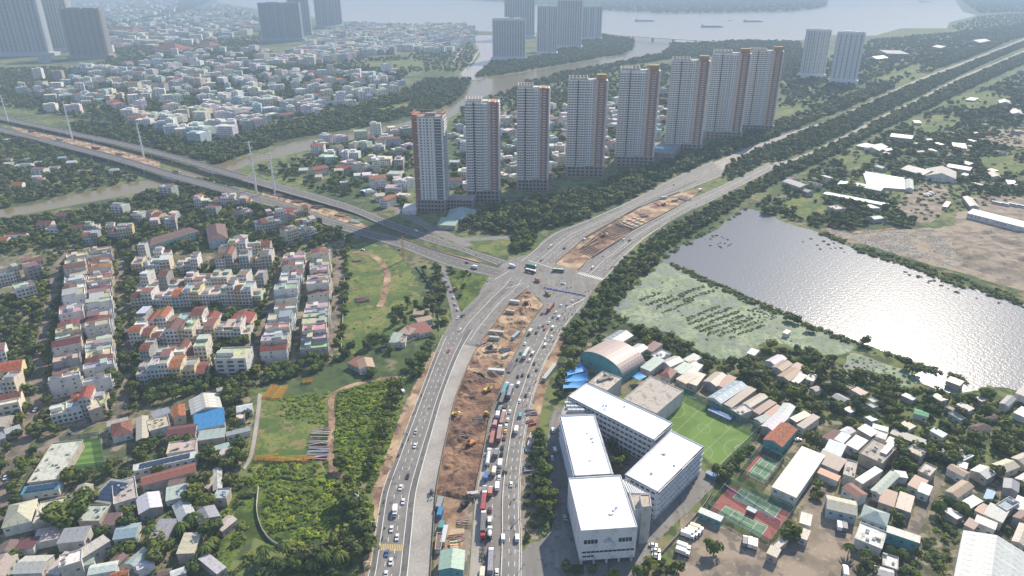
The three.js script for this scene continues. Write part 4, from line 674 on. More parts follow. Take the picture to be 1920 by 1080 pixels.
{ // L-shaped school with brown hipped roofs and arcades
  const o1 = hall('hipped_school', [280, 461], [374, 433], [368, 424], 9, 'tilehip', [.27, .16, .15], [.40, .60, .60], 'long wing of the old school with brown purple hipped tiles', 'school', 'wings of the hipped school');
  hall('hipped_school', [390, 452], [428, 447], [388, 424], 9, 'tilehip', [.27, .16, .15], [.42, .56, .66], 'short wing of the old school with brown purple hipped tiles', 'school', 'wings of the hipped school');
  hall('shed', [435, 452], [463, 450], [455, 441], 5, 'hip', K.grey, K.off, 'grey hipped shed beside the hipped school', 'building');
}

// smaller sheds and huts that fill the plots between
function infill(px, n, place, group, w0, w1, h0, h1, ang, cols) {
  const W = px.map((p) => G(p[0], p[1])), xs = W.map((p) => p[0]), zs = W.map((p) => p[1]); let made = 0;
  for (let t = 0; t < n * 30 && made < n; t++) {
    const x = rr(Math.min(...xs), Math.max(...xs)), z = rr(Math.min(...zs), Math.max(...zs)), w = rr(w0, w1), d = rr(w0, w1), turn = ang + (rnd() < .5 ? 1.571 : 0) + rr(-.12, .12); if (!inPoly(x, z, W) || inWaterEarly(x, z)) continue;
    const c = Math.cos(turn), s = Math.sin(turn); let ok = true; for (let i = -w / 2 - .3; i <= w / 2 + .3 && ok; i += 2) for (let j = -d / 2 - .3; j <= d / 2 + .3 && ok; j += 2) if (taken.has(cell(x + i * c + j * s, z - i * s + j * c))) ok = false;
    if (!ok) continue; made++;
    const h = rr(h0, h1), q = (i, j) => toPx(x + i * c + j * s, h, z - i * s + j * c), col = pick(cols), roof = pick(['gable', 'mono', 'mono', 'flat', 'gable']);
    hall('shed', q(-w / 2, d / 2), q(w / 2, d / 2), q(w / 2, -d / 2), h, roof, K[col], pick([K.white, K.off, K.beige, K.grey, K.pale]).map((v) => v * .9), `small building with ${kname[col]} ${shape[roof]} ${place}`, 'building', group);
  }
}
const wetEarly = [RIVER, CANAL, POND, WEED].map((p) => p.map((q) => G(q[0], q[1]))), inWaterEarly = (x, z) => wetEarly.some((w) => inPoly(x, z, w));
const mixCols = ['white', 'off', 'off', 'cream', 'beige', 'pale', 'grey', 'rust', 'brown', 'maroon', 'paleblue', 'palegreen', 'tan'];
infill([[1130, 640], [1210, 655], [1320, 700], [1420, 745], [1500, 780], [1490, 800], [1400, 770], [1290, 720], [1200, 700], [1120, 680]], 26, 'squeezed in beside the arched hall', 'small buildings beside the arched hall', 6, 11, 3.5, 6, .55, mixCols);
infill([[1560, 810], [1660, 820], [1760, 880], [1740, 960], [1700, 1000], [1560, 930], [1540, 860]], 70, 'in the middle of the village', 'small buildings of the village middle', 6, 13, 3.5, 7, .55, mixCols);
infill([[1770, 890], [1920, 870], [1925, 1040], [1830, 1000], [1760, 960]], 60, 'in the crowded village corner', 'small buildings of the village corner', 6, 13, 3.5, 6, .5, mixCols);
infill([[1450, 690], [1580, 720], [1720, 740], [1900, 760], [1900, 870], [1700, 830], [1520, 770]], 18, 'scattered in the orchard', 'small buildings of the orchard', 5, 9, 3, 4.5, .5, mixCols);
infill([[0, 800], [60, 830], [20, 940], [100, 960], [240, 900], [430, 800], [440, 900], [400, 1060], [0, 1080]], 80, 'tucked among the garden trees', 'small buildings among the garden trees', 7, 15, 3.5, 6.5, .12, mixCols);
infill([[1450, 345], [1600, 300], [1900, 220], [1920, 360], [1700, 340], [1640, 425], [1500, 400]], 26, 'in the scrub beyond the pond', 'small buildings in the scrub beyond the pond', 8, 16, 3.5, 6, .3, ['off', 'grey', 'beige', 'tan', 'palegreen', 'brown', 'rust', 'cream']);
infill([[0, 260], [90, 285], [230, 330], [0, 385]], 12, 'among trees by the canal bend', 'small buildings by the canal bend', 8, 14, 4, 8, .2, mixCols);
infill([[560, 330], [650, 372], [740, 395], [770, 330], [600, 290]], 10, 'between the villas and the viaduct', 'small buildings between villas and viaduct', 8, 15, 4, 8, .3, ['white', 'off', 'palegreen', 'rust', 'cream']);

// ---------- towers ----------
const depthOf = (px, py) => { const g = G(px, py); return { x: g[0], z: g[1], k: ppm(g[1]) }; };
function panes(m, w, h0, h1, z, cols, floor, ww, wh, skip) {        // a grid of window panes on the face at +z
  for (let y = h0; y + wh < h1; y += floor) for (let i = 0; i < cols; i++) if (!skip || !skip(i, y)) m.box((i + .5 - cols / 2) * w / cols, y + .8, z, w / cols * ww, wh, .12);
}
const spin = (m, from, a, cx = 0, cz = 0) => { const c = Math.cos(a), s = Math.sin(a); for (let i = from; i < m.p.length; i += 3) { const x = m.p[i] - cx, z = m.p[i + 2] - cz; m.p[i] = cx + x * c + z * s; m.p[i + 2] = cz - x * s + z * c; const nx = m.n[i], nz = m.n[i + 2]; m.n[i] = nx * c + nz * s; m.n[i + 2] = -nx * s + nz * c; } };
const PODIUM = [.36, .31, .29], WHITE = [.80, .81, .83], REDC = [.44, .21, .15];
function podium(o, cx, cz, w, d, h, col) {
  const m = new MB().color(col); m.box(cx, 0, cz, w, h, d); for (let i = 0; i < 9; i++) m.box(cx + (i - 4) * w / 9, 0, cz + d / 2, .9, h + .4, .9); m.build('podium', M.wall, o);
  const g = new MB(); for (let f = 0; f < 3; f++) { for (let i = 0; i < 8; i++) g.box(cx + (i - 3.5) * w / 9, 1.2 + f * h / 3, cz + d / 2 + .05, w / 9 * .6, h / 3 * .55, .1); for (const s of [1, -1]) for (let i = 0; i < 5; i++) g.box(cx + s * (w / 2 + .02), 1.2 + f * h / 3, cz + (i - 2) * d / 5.4, .1, h / 3 * .55, d / 5.4 * .6); }
  g.build('podium_windows', M.glass, o, 'stuff');
}
const balGeo = {};
function slabGeo(w) { const k = w.toFixed(1); if (!balGeo[k]) { const m = new MB().color([.84, .85, .86]); m.box(0, 0, .75, w, .3, 1.5, 0, true).box(0, .3, 1.44, w, 1.2, .12).box(-w / 2 + .06, .22, .75, .1, .85, 1.3).box(w / 2 - .06, .22, .75, .1, .85, 1.3); balGeo[k] = m.geo(); } return balGeo[k]; }
function sunTower(pl, pr, by, ty, turn, which, gold) {
  const c = depthOf((pl + pr) / 2, by), W = (pr - pl) / c.k / Math.cos(turn) * .97, H = heightFrom((pl + pr) / 2, by, ty), D = 21, ph = 15;
  const o = thing('apartment_tower', `white balconied apartment tower with red brown corner stack, ${which} of its row`, 'tower', 'white balconied apartment towers in a row', c.x + Math.sin(turn) * -D / 2, 0, c.z - Math.cos(turn) * D / 2, turn);
  const wA = W * .49, wB = W * .18, wC = W * .33, xA = -W / 2 + wA / 2, xB = -W / 2 + wA + wB / 2, xC = W / 2 - wC / 2, fl = 3.35, top = H - 4;
  const m = new MB().color(WHITE); for (const q of [1, -1]) m.box(xA + q * (1.3 + (wA - 2.6) / 4), ph, 0, (wA - 2.6) / 2, top - ph, D); m.box(xA, ph, -2.2, 2.6, top - ph - 1, D - 4.4).box(xB, ph, -3, wB, top - ph - 2, D);
  m.color(REDC).box(xC - wC * .1, ph, -2, wC * .36, top - ph + 1, D + 2).box(xC + wC * .3, ph, -2.4, wC * .14, top - ph + .5, D + 1); m.color([.66, .56, .47]).box(xC - wC * .38, ph, -2.6, wC * .2, top - ph + .6, D + .6).box(xC + wC * .16, ph, -3, wC * .16, top - ph, D); m.color(WHITE).box(xC + wC * .44, ph, -3, wC * .14, top - ph, D - 2);
  m.build('body', M.wall, o);
  const slot = new MB(); for (let y = ph; y < top - 3; y += fl) slot.box(xA, y + .7, D / 2 - 4.4 + .05, 2, 1.9, .12); slot.build('recess_windows', M.glass, o, 'stuff');
  const g = new MB(), hw = (wA - 2.6) / 2;
  for (let y = ph; y < top - 3; y += fl) {
    for (const s of [1, -1]) { const x = xA + s * (1.3 + hw / 2); for (let i = 0; i < 3; i++) g.box(x + (i - 1) * hw / 3, y + .3, D / 2 + .05, hw / 3 * .78, 2.5, .1); const b = part('balcony', slabGeo(hw * .96), M.wall, o); b.position.set(x, y, D / 2); }
    for (let i = 0; i < 3; i++) g.box(xB + (i - 1) * wB / 3, y + .9, D / 2 - 3 + .05, wB / 3 * .55, 1.5, .1);
    for (let i = 0; i < 2; i++) g.box(xC + (i - .5) * wC * .3, y + .9, D / 2 - 1 + .05, wC * .14, 1.5, .1);
    for (let i = 0; i < 5; i++) { g.box(-W / 2 - .03, y + .8, (i - 2) * D / 5, .1, 1.6, D / 5 * .5); g.box(W / 2 + .03, y + .8, -3 + (i - 2) * D / 5.5, .1, 1.6, D / 5 * .5); }
  }
  g.build('window_panes', M.shutter, o, 'stuff');
  const side = new MB().color([.66, .67, .69]); for (let y = ph; y < top - 3; y += fl) { for (const s of [-1, 1]) side.box(-W / 2 - .5, y, s * D * .3, 1, 1.1, D * .28); side.box(xC, y, D / 2 - .6, wC * .3, 1, 1.2); side.box(W / 2 + .4, y, -3, .9, 1.1, D * .6); }
  side.build('side_balconies', M.wall, o, 'stuff');
  const r = new MB().color([.76, .73, .68]); const y0 = top;                                   // roof pergola of slender frames
  for (const s of [1, -1]) { r.box(xA, y0, s * (D / 2 - .4), wA, 1.3, .4).box(xA + s * (wA / 2 - .3), y0, 0, .4, 1.3, D - 1); }
  for (let i = 0; i < 6; i++) { const x = xA - wA / 2 + .8 + i * (wA - 1.6) / 5; r.bar([x, y0 + 1, D / 2 - 1], [x, y0 + 4, D / 2 - 1], .5).bar([x, y0 + 4, D / 2 - 1], [x, y0 + 4.6, -D / 2 + 1], .5).bar([x, y0 + 1, -D / 2 + 1], [x, y0 + 4.6, -D / 2 + 1], .5); }
  r.bar([xA - wA / 2, y0 + 4.1, D / 2 - 1], [xA + wA / 2, y0 + 4.1, D / 2 - 1], .6).bar([xA - wA / 2, y0 + 4.7, -D / 2 + 1], [xA + wA / 2, y0 + 4.7, -D / 2 + 1], .6);
  r.box(xB, y0 - 2, -3, wB * .9, 3, D * .5); r.build('roof_frame', M.wall, o);
  const q = new MB().color([.50, .25, .17]); q.box(xA, y0 + .02, D / 2 - 1.1, wA - 1, 2.2, .3); if (gold) q.color([.42, .30, .14]).box(xC, y0 + 1, -2, wC * .75, 6.5, D * .55); q.build('roof_crown', M.wall, o);
  const rf = new MB().color([.42, .40, .38]); rf.box(xA, y0, 0, wA - .9, .05, D - .9); rf.build('roof_deck', M.flat, o);
  podium(o, 0, -1, W * 1.06, D * 1.25, ph, PODIUM); occupy(c.x, c.z - D / 2, W * 1.1, D * 1.4, turn); return o;
}
const places = ['second', 'third', 'fourth', 'fifth', 'sixth', 'seventh', 'last'];
[[876, 938, 379, 186, -.02, 0], [969, 1028, 357, 160, -.03, 0], [1060, 1132, 331, 146, -.06, 1], [1153, 1225, 312, 128, -.10, 1], [1246, 1314, 287, 110, -.14, 1], [1321, 1388, 263, 96, -.18, 1], [1388, 1447, 250, 92, -.2, 1]].forEach((t, i) => sunTower(t[0], t[1], t[2], t[3], t[4], places[i], t[5]));
{ // first tower of the row: window grid, balconies down one side
  const c = depthOf(810, 397), W = 36.5, H = heightFrom(810, 397, 214), D = 26, turn = -.06, ph = 15, fl = 3.35;
  const o = thing('apartment_tower', 'white grid-fronted apartment tower with open red-framed roof, first of its row', 'tower', null, c.x, 0, c.z - D / 2, turn), top = H - 4;
  const m = new MB().color(WHITE); m.box(3.3, ph, 0, W - 6.6, top - ph, D); m.color(REDC).box(-W / 2 + 3.3, ph, .4, 6.5, top - ph + 3, D - 3); m.build('body', M.wall, o);
  const g = new MB(), b = new MB().color([.8, .79, .77]);
  for (let y = ph, f = 0; y < top - 3; y += fl, f++) {
    for (let i = 0; i < 2; i++) { g.box(-W / 2 + 2 + i * 2.8, y + .9, D / 2 - .6, 1.3, 1.5, .5); }
    for (let i = 0; i < 4; i++) g.box(-8 + i * 4, y + .7, D / 2 + .04, i % 2 ? 1.3 : 2.2, 1.8, .12);
    g.box(12, y + .4, D / 2 + .04, 8, 2.5, .12); for (let i = 0; i < 6; i++) g.box(W / 2 + .03, y + .5, (i - 2.5) * D / 6, .1, 2.3, D / 6 * .7);
    b.box(12, y, D / 2 + .6, 9, f % 4 ? .25 : .5, 1.2, 0, true); if (f % 4 === 0) b.box(0, y - .3, D / 2 + .2, W - 8, .5, .5);
    const q = part('balcony', slabGeo(D * .9), M.wall, o); q.position.set(W / 2, y, 0); q.rotation.y = Math.PI / 2;
  }
  for (let i = 0; i < 5; i++) b.box(-10 + i * 4.1, ph, D / 2 + .2, .4, top - ph, .4);
  g.build('window_panes', M.shutter, o, 'stuff'); b.build('facade_ribs', M.wall, o, 'stuff');
  const r = new MB().color([.55, .26, .18]); for (const s of [1, -1]) r.box(0, top, s * (D / 2 - .5), W, 1.2, .5).box(s * (W / 2 - .5), top, 0, .5, 1.2, D - 1.2); for (const [x, z] of [[-1, 1], [1, 1], [-1, -1], [1, -1], [0, 1], [0, -1]]) r.box(x * (W / 2 - .6), top + 1.2, z * (D / 2 - .6), .7, 3.4, .7); for (const s of [1, -1]) r.box(0, top + 4.6, s * (D / 2 - .6), W, .6, .7, 0, true).box(s * (W / 2 - .6), top + 4.6, 0, .7, .6, D - 2, 0, true);
  r.build('roof_frame', M.wall, o); const rf = new MB().color([.36, .36, .38]).box(0, top, 0, W - 1.2, .06, D - 1.2).box(2, top, -2, 12, 3, 8); rf.build('roof_deck', M.flat, o);
  podium(o, 0, 0, W * 1.02, D * 1.06, ph, PODIUM); podium(o, 34, -6, 34, 24, 13, PODIUM); occupy(c.x + 15, c.z - D / 2, W + 40, D + 6, 0);
}
{ // podium halls with blue pools on their roofs, between the later towers
  for (const [pa, pb, pc, lab] of [[[1205, 285], [1262, 290], [1298, 272], 'low podium hall with a blue pool on its roof'], [[1352, 246], [1385, 246], [1408, 232], 'far podium hall with a blue pool deck beside the last tower']]) {
    const o = hall('pool_hall', pa, pb, pc, 14, 'flat', [.30, .29, .28], PODIUM, lab, 'building'); const A = GV(...pa, 14), B = GV(...pb, 14), w = A.distanceTo(B);
    const p = new MB(); p.box(2, 14.4, 0, w * .7, .1, 16); p.build('pool', std({ color: lin(.03, .33, .52), roughness: .12 }), o);
  }
}
function plainTower(pl, pr, by, ty, D, turn, wc, cols, label, group, opt = {}) {
  const c = depthOf((pl + pr) / 2, by), W = (pr - pl) / c.k, H = heightFrom((pl + pr) / 2, by, ty), o = thing('tower_block', label, 'tower', group, c.x, 0, c.z - D / 2, turn), fl = opt.floor || 3.5, ph = opt.ph ?? 14;
  const m = new MB().color(wc); m.box(0, 0, 0, W, H, D); m.build('body', M.wall, o);
  const g = new MB(), fin = new MB().color(wc), sl = new MB().color(wc), cg = Math.max(3, Math.round(D / 5));
  panes(g, W * .96, ph, H - 3, D / 2 + .05, cols, fl, opt.ww || .62, fl * .6);
  for (const s of [1, -1]) for (let y = ph; y < H - 4; y += fl) for (let i = 0; i < cg; i++) g.box(s * (W / 2 + .04), y + .8, (i + .5 - cg / 2) * D * .94 / cg, .1, fl * .5, D / cg * .5);
  const nf = opt.fins ?? 4; for (let i = 0; i <= nf; i++) fin.box((i - nf / 2) * W / nf * .98, 0, D / 2 + .5, opt.fw || 1.4, H + (i % 2 ? 0 : 2), 1.4);
  for (let y = ph; y < H - 3; y += fl) { for (let i = 0; i < nf; i++) sl.box((i + .5 - nf / 2) * W / nf, y, D / 2 + .5, W / nf * .5, .9, 1.1); for (const s of [1, -1]) sl.box(s * (W / 2 + .4), y, D * .2, .9, .9, D * .3); }
  g.build('window_panes', M.shutter, o, 'stuff'); fin.build('facade_fins', M.wall, o, 'stuff'); sl.build('balconies', M.wall, o, 'stuff');
  const r = new MB().color(wc); for (const s of [1, -1]) r.box(0, H, s * (D / 2 - .4), W, 2, .5).box(s * (W / 2 - .4), H, 0, .5, 2, D - 1); r.box(-W * .15, H, 0, W * .3, 5, D * .5).box(W * .25, H, 0, W * .2, 3.5, D * .4); r.build('roof_crown', M.wall, o);
  if (ph) { const p = new MB().color(wc); p.box(0, 0, 2, W * 1.12, ph * .8, D * 1.3); p.build('podium', M.wall, o); }
  occupy(c.x, c.z - D / 2, W * 1.15, D * 1.4, turn); return o;
}
const gBig = 'huge slab towers at the city edge';
plainTower(-95, 84, 106, -62, 40, .16, [.52, .57, .63], 22, 'huge grey slab tower with a dense window grid', gBig, { fins: 8, fw: 2.4, ww: .68, floor: 4.4 });
plainTower(84, 141, 97, -40, 40, .14, [.54, .59, .65], 10, 'grey slab tower between the huge slab and the brown tower', gBig, { fins: 4, fw: 2.2, ww: .68, floor: 4.4 });
plainTower(133, 200, 110, 17, 48, .18, [.33, .31, .31], 6, 'brown-grey tower with projecting balconies down its side', gBig, { fins: 3, fw: 1.2, ww: .25 });
const gMid = 'grey blue towers near the river';
plainTower(492, 566, 78, 6, 40, .12, [.34, .40, .48], 16, 'broad grey blue tower beside the white house quarter', gMid, { fins: 5, fw: 3 });
plainTower(545, 583, 66, -14, 40, .12, [.40, .46, .54], 8, 'taller grey blue tower behind the broad one', gMid, { fins: 3, fw: 3 });
plainTower(593, 641, 52, -34, 45, .1, [.38, .44, .54], 9, 'grey blue tower standing at the river edge', gMid, { fins: 4, fw: 4 });
const gRiv = 'pale blue grey towers on the canal point';
plainTower(924, 985, 114, 36, 34, 0, [.72, .76, .80], 12, 'pale square apartment block on the canal point', gRiv, { fins: 6, fw: 2 });
plainTower(946, 1002, 72, -24, 40, 0, [0.61, 0.67, 0.76], 12, 'tall pale tower behind the square block', gRiv, { fins: 6, fw: 3 });
plainTower(1007, 1044, 104, 12, 34, -.05, [0.71, 0.74, 0.80], 9, 'slender pale tower with stepped crown on the canal point', gRiv, { fins: 4, fw: 2 });
plainTower(1044, 1090, 92, 1, 36, -.06, [0.71, 0.71, 0.76], 10, 'pale tower with pinkish middle bay on the canal point', gRiv, { fins: 5, fw: 3 });
plainTower(1091, 1127, 76, 12, 40, -.06, [0.66, 0.71, 0.78], 8, 'end tower of the canal point beside the wood', gRiv, { fins: 3, fw: 3 });
plainTower(1504, 1545, 147, 57, 28, -.2, [.76, .80, .84], 9, 'twin white tower with dark window rows facing the highway', 'twin white towers by the highway', { fins: 5, fw: 1.4 });
plainTower(1561, 1606, 158, 62, 30, -.3, [.80, .83, .87], 5, 'twin white tower with a broad blank wall facing the highway', 'twin white towers by the highway', { fins: 3, fw: 1.6, ww: .28 });

// ---------- the white school ----------
function block(o, name, px, h, wall, opt = {}) {                    // walls, floors and roof over four roof corners (clockwise from the back corner)
  const c = px.map((p) => GV(p[0], p[1], h)), w = new MB().color(wall), led = new MB().color(opt.ledge || [.74, .76, .78]), g = new MB(), n = c.length, trim = new MB().color([.16, .17, .19]);
  const mid = c.reduce((a, b) => a.add(b), V()).multiplyScalar(1 / n);
  for (let i = 0; i < n; i++) {
    let a = c[i], b = c[(i + 1) % n]; const L = Math.hypot(b.x - a.x, b.z - a.z); let nx = -(b.z - a.z) / L, nz = (b.x - a.x) / L, tx = (b.x - a.x) / L, tz = (b.z - a.z) / L;
    if ((mid.x - a.x) * nx + (mid.z - a.z) * nz > 0) { nx = -nx; nz = -nz; }
    const q = (s, y, e = 0) => [a.x + tx * s + nx * e, y, a.z + tz * s + nz * e]; const f = (s0, y0, s1, y1, e, M0) => { const A = q(s0, y0, e), B = q(s1, y0, e), C = q(s1, y1, e), D = q(s0, y1, e); const cr = (B[0] - A[0]) * nz - (B[2] - A[2]) * nx; cr > 0 ? M0.quad(A, B, C, D) : M0.quad(B, A, D, C); };
    f(0, opt.y0 || 0, L, h + .5, 0, w); f(.3, h + .02, L - .3, h + .5, -.35, w);
    const turn = Math.atan2(-tz, tx), cx = (a.x + b.x) / 2, cz = (a.z + b.z) / 2;
    w.box(cx - nx * .17, h + .5, cz - nz * .17, L, .06, .36, turn); if (opt.floors) trim.box(cx + nx * .25, h - .75, cz + nz * .25, L, .7, .5, turn, true);
    if (opt.floors && L > 14) for (let k = 0; k < opt.floors; k++) { const y = k * h / opt.floors; led.box(cx + nx * .35, y + h / opt.floors - .55, cz + nz * .35, L - .6, .5, .7, turn, true); for (let s = 2; s < L - 2; s += 3.2) g.box(a.x + tx * (s + .6) + nx * .06, y + 1.1, a.z + tz * (s + .6) + nz * .06, 2.2, h / opt.floors * .46, .1, turn); }
  }
  w.build(name, M.wall, o); trim.build('gutter', M.plain, o); if (led.p.length) led.build('floor_ledges', M.wall, o, 'stuff'); if (g.p.length) g.build('window_panes', M.shutter, o, 'stuff');
  const r = new MB().color(opt.roof || [.80, .80, .80]); const P = c.map((p) => [p.x, h + .06, p.z]);
  const up = (m, a, b, d) => { (b[0] - a[0]) * (d[2] - a[2]) - (b[2] - a[2]) * (d[0] - a[0]) > 0 ? m.tri(a, d, b) : m.tri(a, b, d); }; up(r, P[0], P[1], P[2]); up(r, P[0], P[2], P[3]);
  r.up();
  r.build('roof', opt.roofMat || M.flat, o); for (let i = 0; i < 20; i++) for (let j = 0; j < 20; j++) { const t = (i + .5) / 20, s = (j + .5) / 20, A = V().lerpVectors(c[0], c[1], t), B = V().lerpVectors(c[3], c[2], t), p = A.lerp(B, s); taken.add(cell(p.x, p.z)); } return { c, mid };
}
M.whiteroof = std({ map: T.roofsheet, color: lin(.98, .98, .98), roughness: .55 });
{
  const o = thing('school_building', 'white triangular school with bright white flat roofs round a planted court', 'school');
  const SW = [.70, .73, .77], RO = { roofMat: M.whiteroof, floors: 5 };
  block(o, 'long_wing', [[1100.6, 719], [1260.7, 794], [1225.6, 825.4], [1065.4, 744]], 18, SW, RO);
  block(o, 'west_wing', [[1050.6, 781], [1113.5, 778], [1148, 889], [1078, 893]], 18.5, SW, RO);
  block(o, 'east_wing', [[1259, 808.7], [1319, 838.3], [1233, 923], [1173, 891]], 18.3, SW, RO);
  const fb = block(o, 'front_block', [[1065.8, 897.7], [1163.6, 891.6], [1195.2, 989.4], [1089.3, 996.5]], 22, [.74, .76, .80], { roofMat: M.whiteroof, y0: 3.6 });
  block(o, 'stair_block', [[1180, 925], [1218, 926], [1222, 952], [1190, 958]], 20, [.62, .66, .72], { roof: [.50, .47, .43] });
  block(o, 'stair_tower', [[1199, 928], [1218, 928], [1221, 950], [1204, 952]], 23.5, [.5, .5, .5], { roof: [.55, .47, .38] });
  block(o, 'plant_deck', [[1064, 746], [1096, 762], [1112, 777], [1052, 779]], 15, [.5, .52, .55], { roof: [.46, .45, .44] });
  const pl = new MB().color([.55, .56, .57]); for (let i = 0; i < 4; i++) for (let j = 0; j < 3; j++) { const p = GV(1062 + i * 8 + j * 3, 758 + j * 7, 15); pl.box(p.x, 15.1, p.z, 2.4, 1.8, 1.6); } for (let i = 0; i < 9; i++) { const a = GV(1168 + i * 5.2, 901 + i * 3, 19), b = GV(1179 + i * 5, 925 + i * 1.4, 19); pl.bar([a.x, 19.2, a.z], [b.x, 19.2, b.z], .7); } for (let i = 0; i < 16; i++) { const w = [[[1100, 722], [1258, 794], [1226, 822], [1068, 744]], [[1054, 784], [1111, 781], [1144, 887], [1080, 890]], [[1258, 812], [1314, 838], [1233, 918], [1177, 889]], [[1070, 901], [1160, 896], [1190, 984], [1092, 990]]][i % 4], u = rr(.1, .9), v = rr(.1, .9), p = w.map((q) => GV(q[0], q[1], i % 4 === 3 ? 22 : 18.4)), A = V().lerpVectors(p[0], p[1], u), B = V().lerpVectors(p[3], p[2], u), c = A.lerp(B, v); pl.box(c.x, c.y, c.z, rr(.6, 1.6), rr(.4, 1), rr(.6, 1.4), .5); } pl.build('roof_plant', M.plain, o, 'stuff');
  // the front: pilotis, windows, ribbons and the emblem
  const a = fb.c[3], b = fb.c[2], L = a.distanceTo(b), tx = (b.x - a.x) / L, tz = (b.z - a.z) / L, nx = -tz, nz = tx, turn = Math.atan2(-tz, tx), at = (s, e) => [a.x + tx * s + nx * e, a.z + tz * s + nz * e];
  for (let i = 0; i < 5; i++) { const p = at(1.2 + i * (L - 2.4) / 4, -1.5), m = new MB().color([.68, .7, .73]).box(p[0], 0, p[1], 1, 3.6, 1, turn); m.build('pillar', M.wall, o); }
  const under = new MB().color([.70, .72, .75]); const um = fb.mid; under.box(um.x, 0, um.z, L * .8, 3.58, L * .9, turn); under.build('ground_floor', M.wall, o);
  const win = (s, y, w, h) => { const p = at(s, .05), m = new MB(); m.box(p[0], y, p[1], w, h, .12, turn); const q = m.build('window', M.glass, o); const f = new MB().color([.72, .74, .77]); const n = Math.round(w / 1.8); for (let i = 1; i < n; i++) { const r = at(s - w / 2 + i * w / n, .14); f.box(r[0], y, r[1], .16, h, .1, turn); } f.build('mullions', M.plain, q, 'stuff'); };
  win(5, 14, 6.6, 2.4); win(L - 5.4, 14, 6.4, 2.4); for (let i = 0; i < 4; i++) win(4.2 + i * (L - 8) / 3, 8.2, 6.2, 1.1); win(4.2, 5.6, 5.6, 1);
  const e = new MB().color([.22, .30, .42]); for (const [s, y, w, h] of [[-1.2, 15.1, .5, 1.6], [-.2, 15.1, .6, 2.4], [.9, 15.1, .5, 1.9], [-2, 14.5, .5, .9], [.2, 14.2, 4.4, .3], [1.6, 14.8, 1, .3]]) { const p = at(L / 2 + s, .08); e.box(p[0], y, p[1], w, h, .1, turn); } e.build('wall_emblem', M.plain, o);
  const gy = thing('school_gymnasium', 'beige flat-roofed gymnasium joined to the white school', 'building'); block(gy, 'wall', [[1220, 705], [1282, 733], [1231, 776], [1169, 748.5]], 11, [.55, .56, .57], { roof: [.52, .48, .44] });
  const ad = thing('school_annex', 'beige annex with recessed roof court behind the white school', 'building'); block(ad, 'wall', [[1129, 696.7], [1166, 709.6], [1138.5, 733.7], [1103, 718]], 12, [.55, .54, .52], { roof: [.60, .55, .47] });
  { const r = new MB().color([.30, .29, .28]); const p = GV(1131, 713, 12); r.box(p.x, 12.1, p.z, 9, 1.4, 2.4, .5).box(p.x + 4, 12.1, p.z - 4, 2.4, 1.4, 8, .5); r.build('roof_plant', M.flat, ad); }
}
{ // blue shade sails over the school pool
  const sail = (q, lab) => { const o = thing('shade_sail', lab, 'shade sail', 'blue shade sails beside the school'); const P = q.map(([x, y, h]) => { const g = G(x, y, h); return [g[0], h, g[1]]; }); const m = new MB().color([.05, .28, .62]), N = 8; const s = (u, v) => { const a = P[0].map((c, i) => c * (1 - u) * (1 - v) + P[1][i] * u * (1 - v) + P[2][i] * u * v + P[3][i] * (1 - u) * v); a[1] -= 5 * u * (1 - u) * 4 * v * (1 - v) * .4; return a; }; for (let i = 0; i < N; i++) for (let j = 0; j < N; j++) m.quad(s(i / N, j / N), s((i + 1) / N, j / N), s((i + 1) / N, (j + 1) / N), s(i / N, (j + 1) / N)); m.up(); m.build('sail', M.plain, o); const p = new MB(); for (const [x, h, z] of P) p.cyl(x, 0, z, .12, .1, h + .2, 6); p.build('posts', M.galv, o, 'stuff'); };
  sail([[1062, 690, 4], [1088, 681, 8], [1102, 694, 4], [1064, 704, 7]], 'upper blue shade sail beside the arched hall'); sail([[1060, 706, 4], [1100, 698, 8], [1104, 714, 4], [1060, 716, 6]], 'middle blue shade sail beside the arched hall'); sail([[1056, 719, 4], [1100, 712, 7], [1092, 726, 4], [1056, 728, 6]], 'lower blue shade sail next to the white school'); sail([[1186, 706, 4], [1198, 697, 6], [1212, 706, 4], [1199, 713, 6]], 'small blue tent sail behind the gymnasium');
  area('pool_court', [[1056, 730], [1064, 684], [1104, 690], [1106, 718], [1090, 730]], .05, M.yard);
}

// ---------- sports grounds ----------
function quadOn(m, px, y) { const c = px.map((p) => GV(p[0], p[1])); const P = c.map((p) => [p.x, y, p.z]); m.quad(P[3], P[2], P[1], P[0]); m.up(); }
const bil = (px, u, v) => { const c = px.map((p) => GV(p[0], p[1])); return V().lerpVectors(V().lerpVectors(c[0], c[1], u), V().lerpVectors(c[3], c[2], u), v); };
function linesOn(m, px, segs, y, w) { for (const [u0, v0, u1, v1] of segs) { const a = bil(px, u0, v0), b = bil(px, u1, v1), d = V().subVectors(b, a).normalize(), q = V(-d.z, 0, d.x).multiplyScalar(w / 2); m.quad([a.x + q.x, y, a.z + q.z], [b.x + q.x, y, b.z + q.z], [b.x - q.x, y, b.z - q.z], [a.x - q.x, y, a.z - q.z]); } m.up(); }
const ring = (cu, cv, ru, rv, a0 = 0, a1 = 6.2832, n = 20) => { const s = []; for (let i = 0; i < n; i++) { const a = a0 + (a1 - a0) * i / n, b = a0 + (a1 - a0) * (i + 1) / n; s.push([cu + Math.cos(a) * ru, cv + Math.sin(a) * rv, cu + Math.cos(b) * ru, cv + Math.sin(b) * rv]); } return s; };
M.net = new THREE.MeshStandardMaterial({ color: lin(.03, .16, .13), roughness: .9, transparent: true, opacity: .55, side: THREE.DoubleSide });
M.fadedPaint = std({ color: lin(.42, .46, .34), roughness: .8 });
M.netPost = std({ color: lin(.10, .17, .14), roughness: .7 });
M.blueNet = new THREE.MeshStandardMaterial({ color: lin(.04, .08, .35), roughness: .9, transparent: true, opacity: .5, side: THREE.DoubleSide });
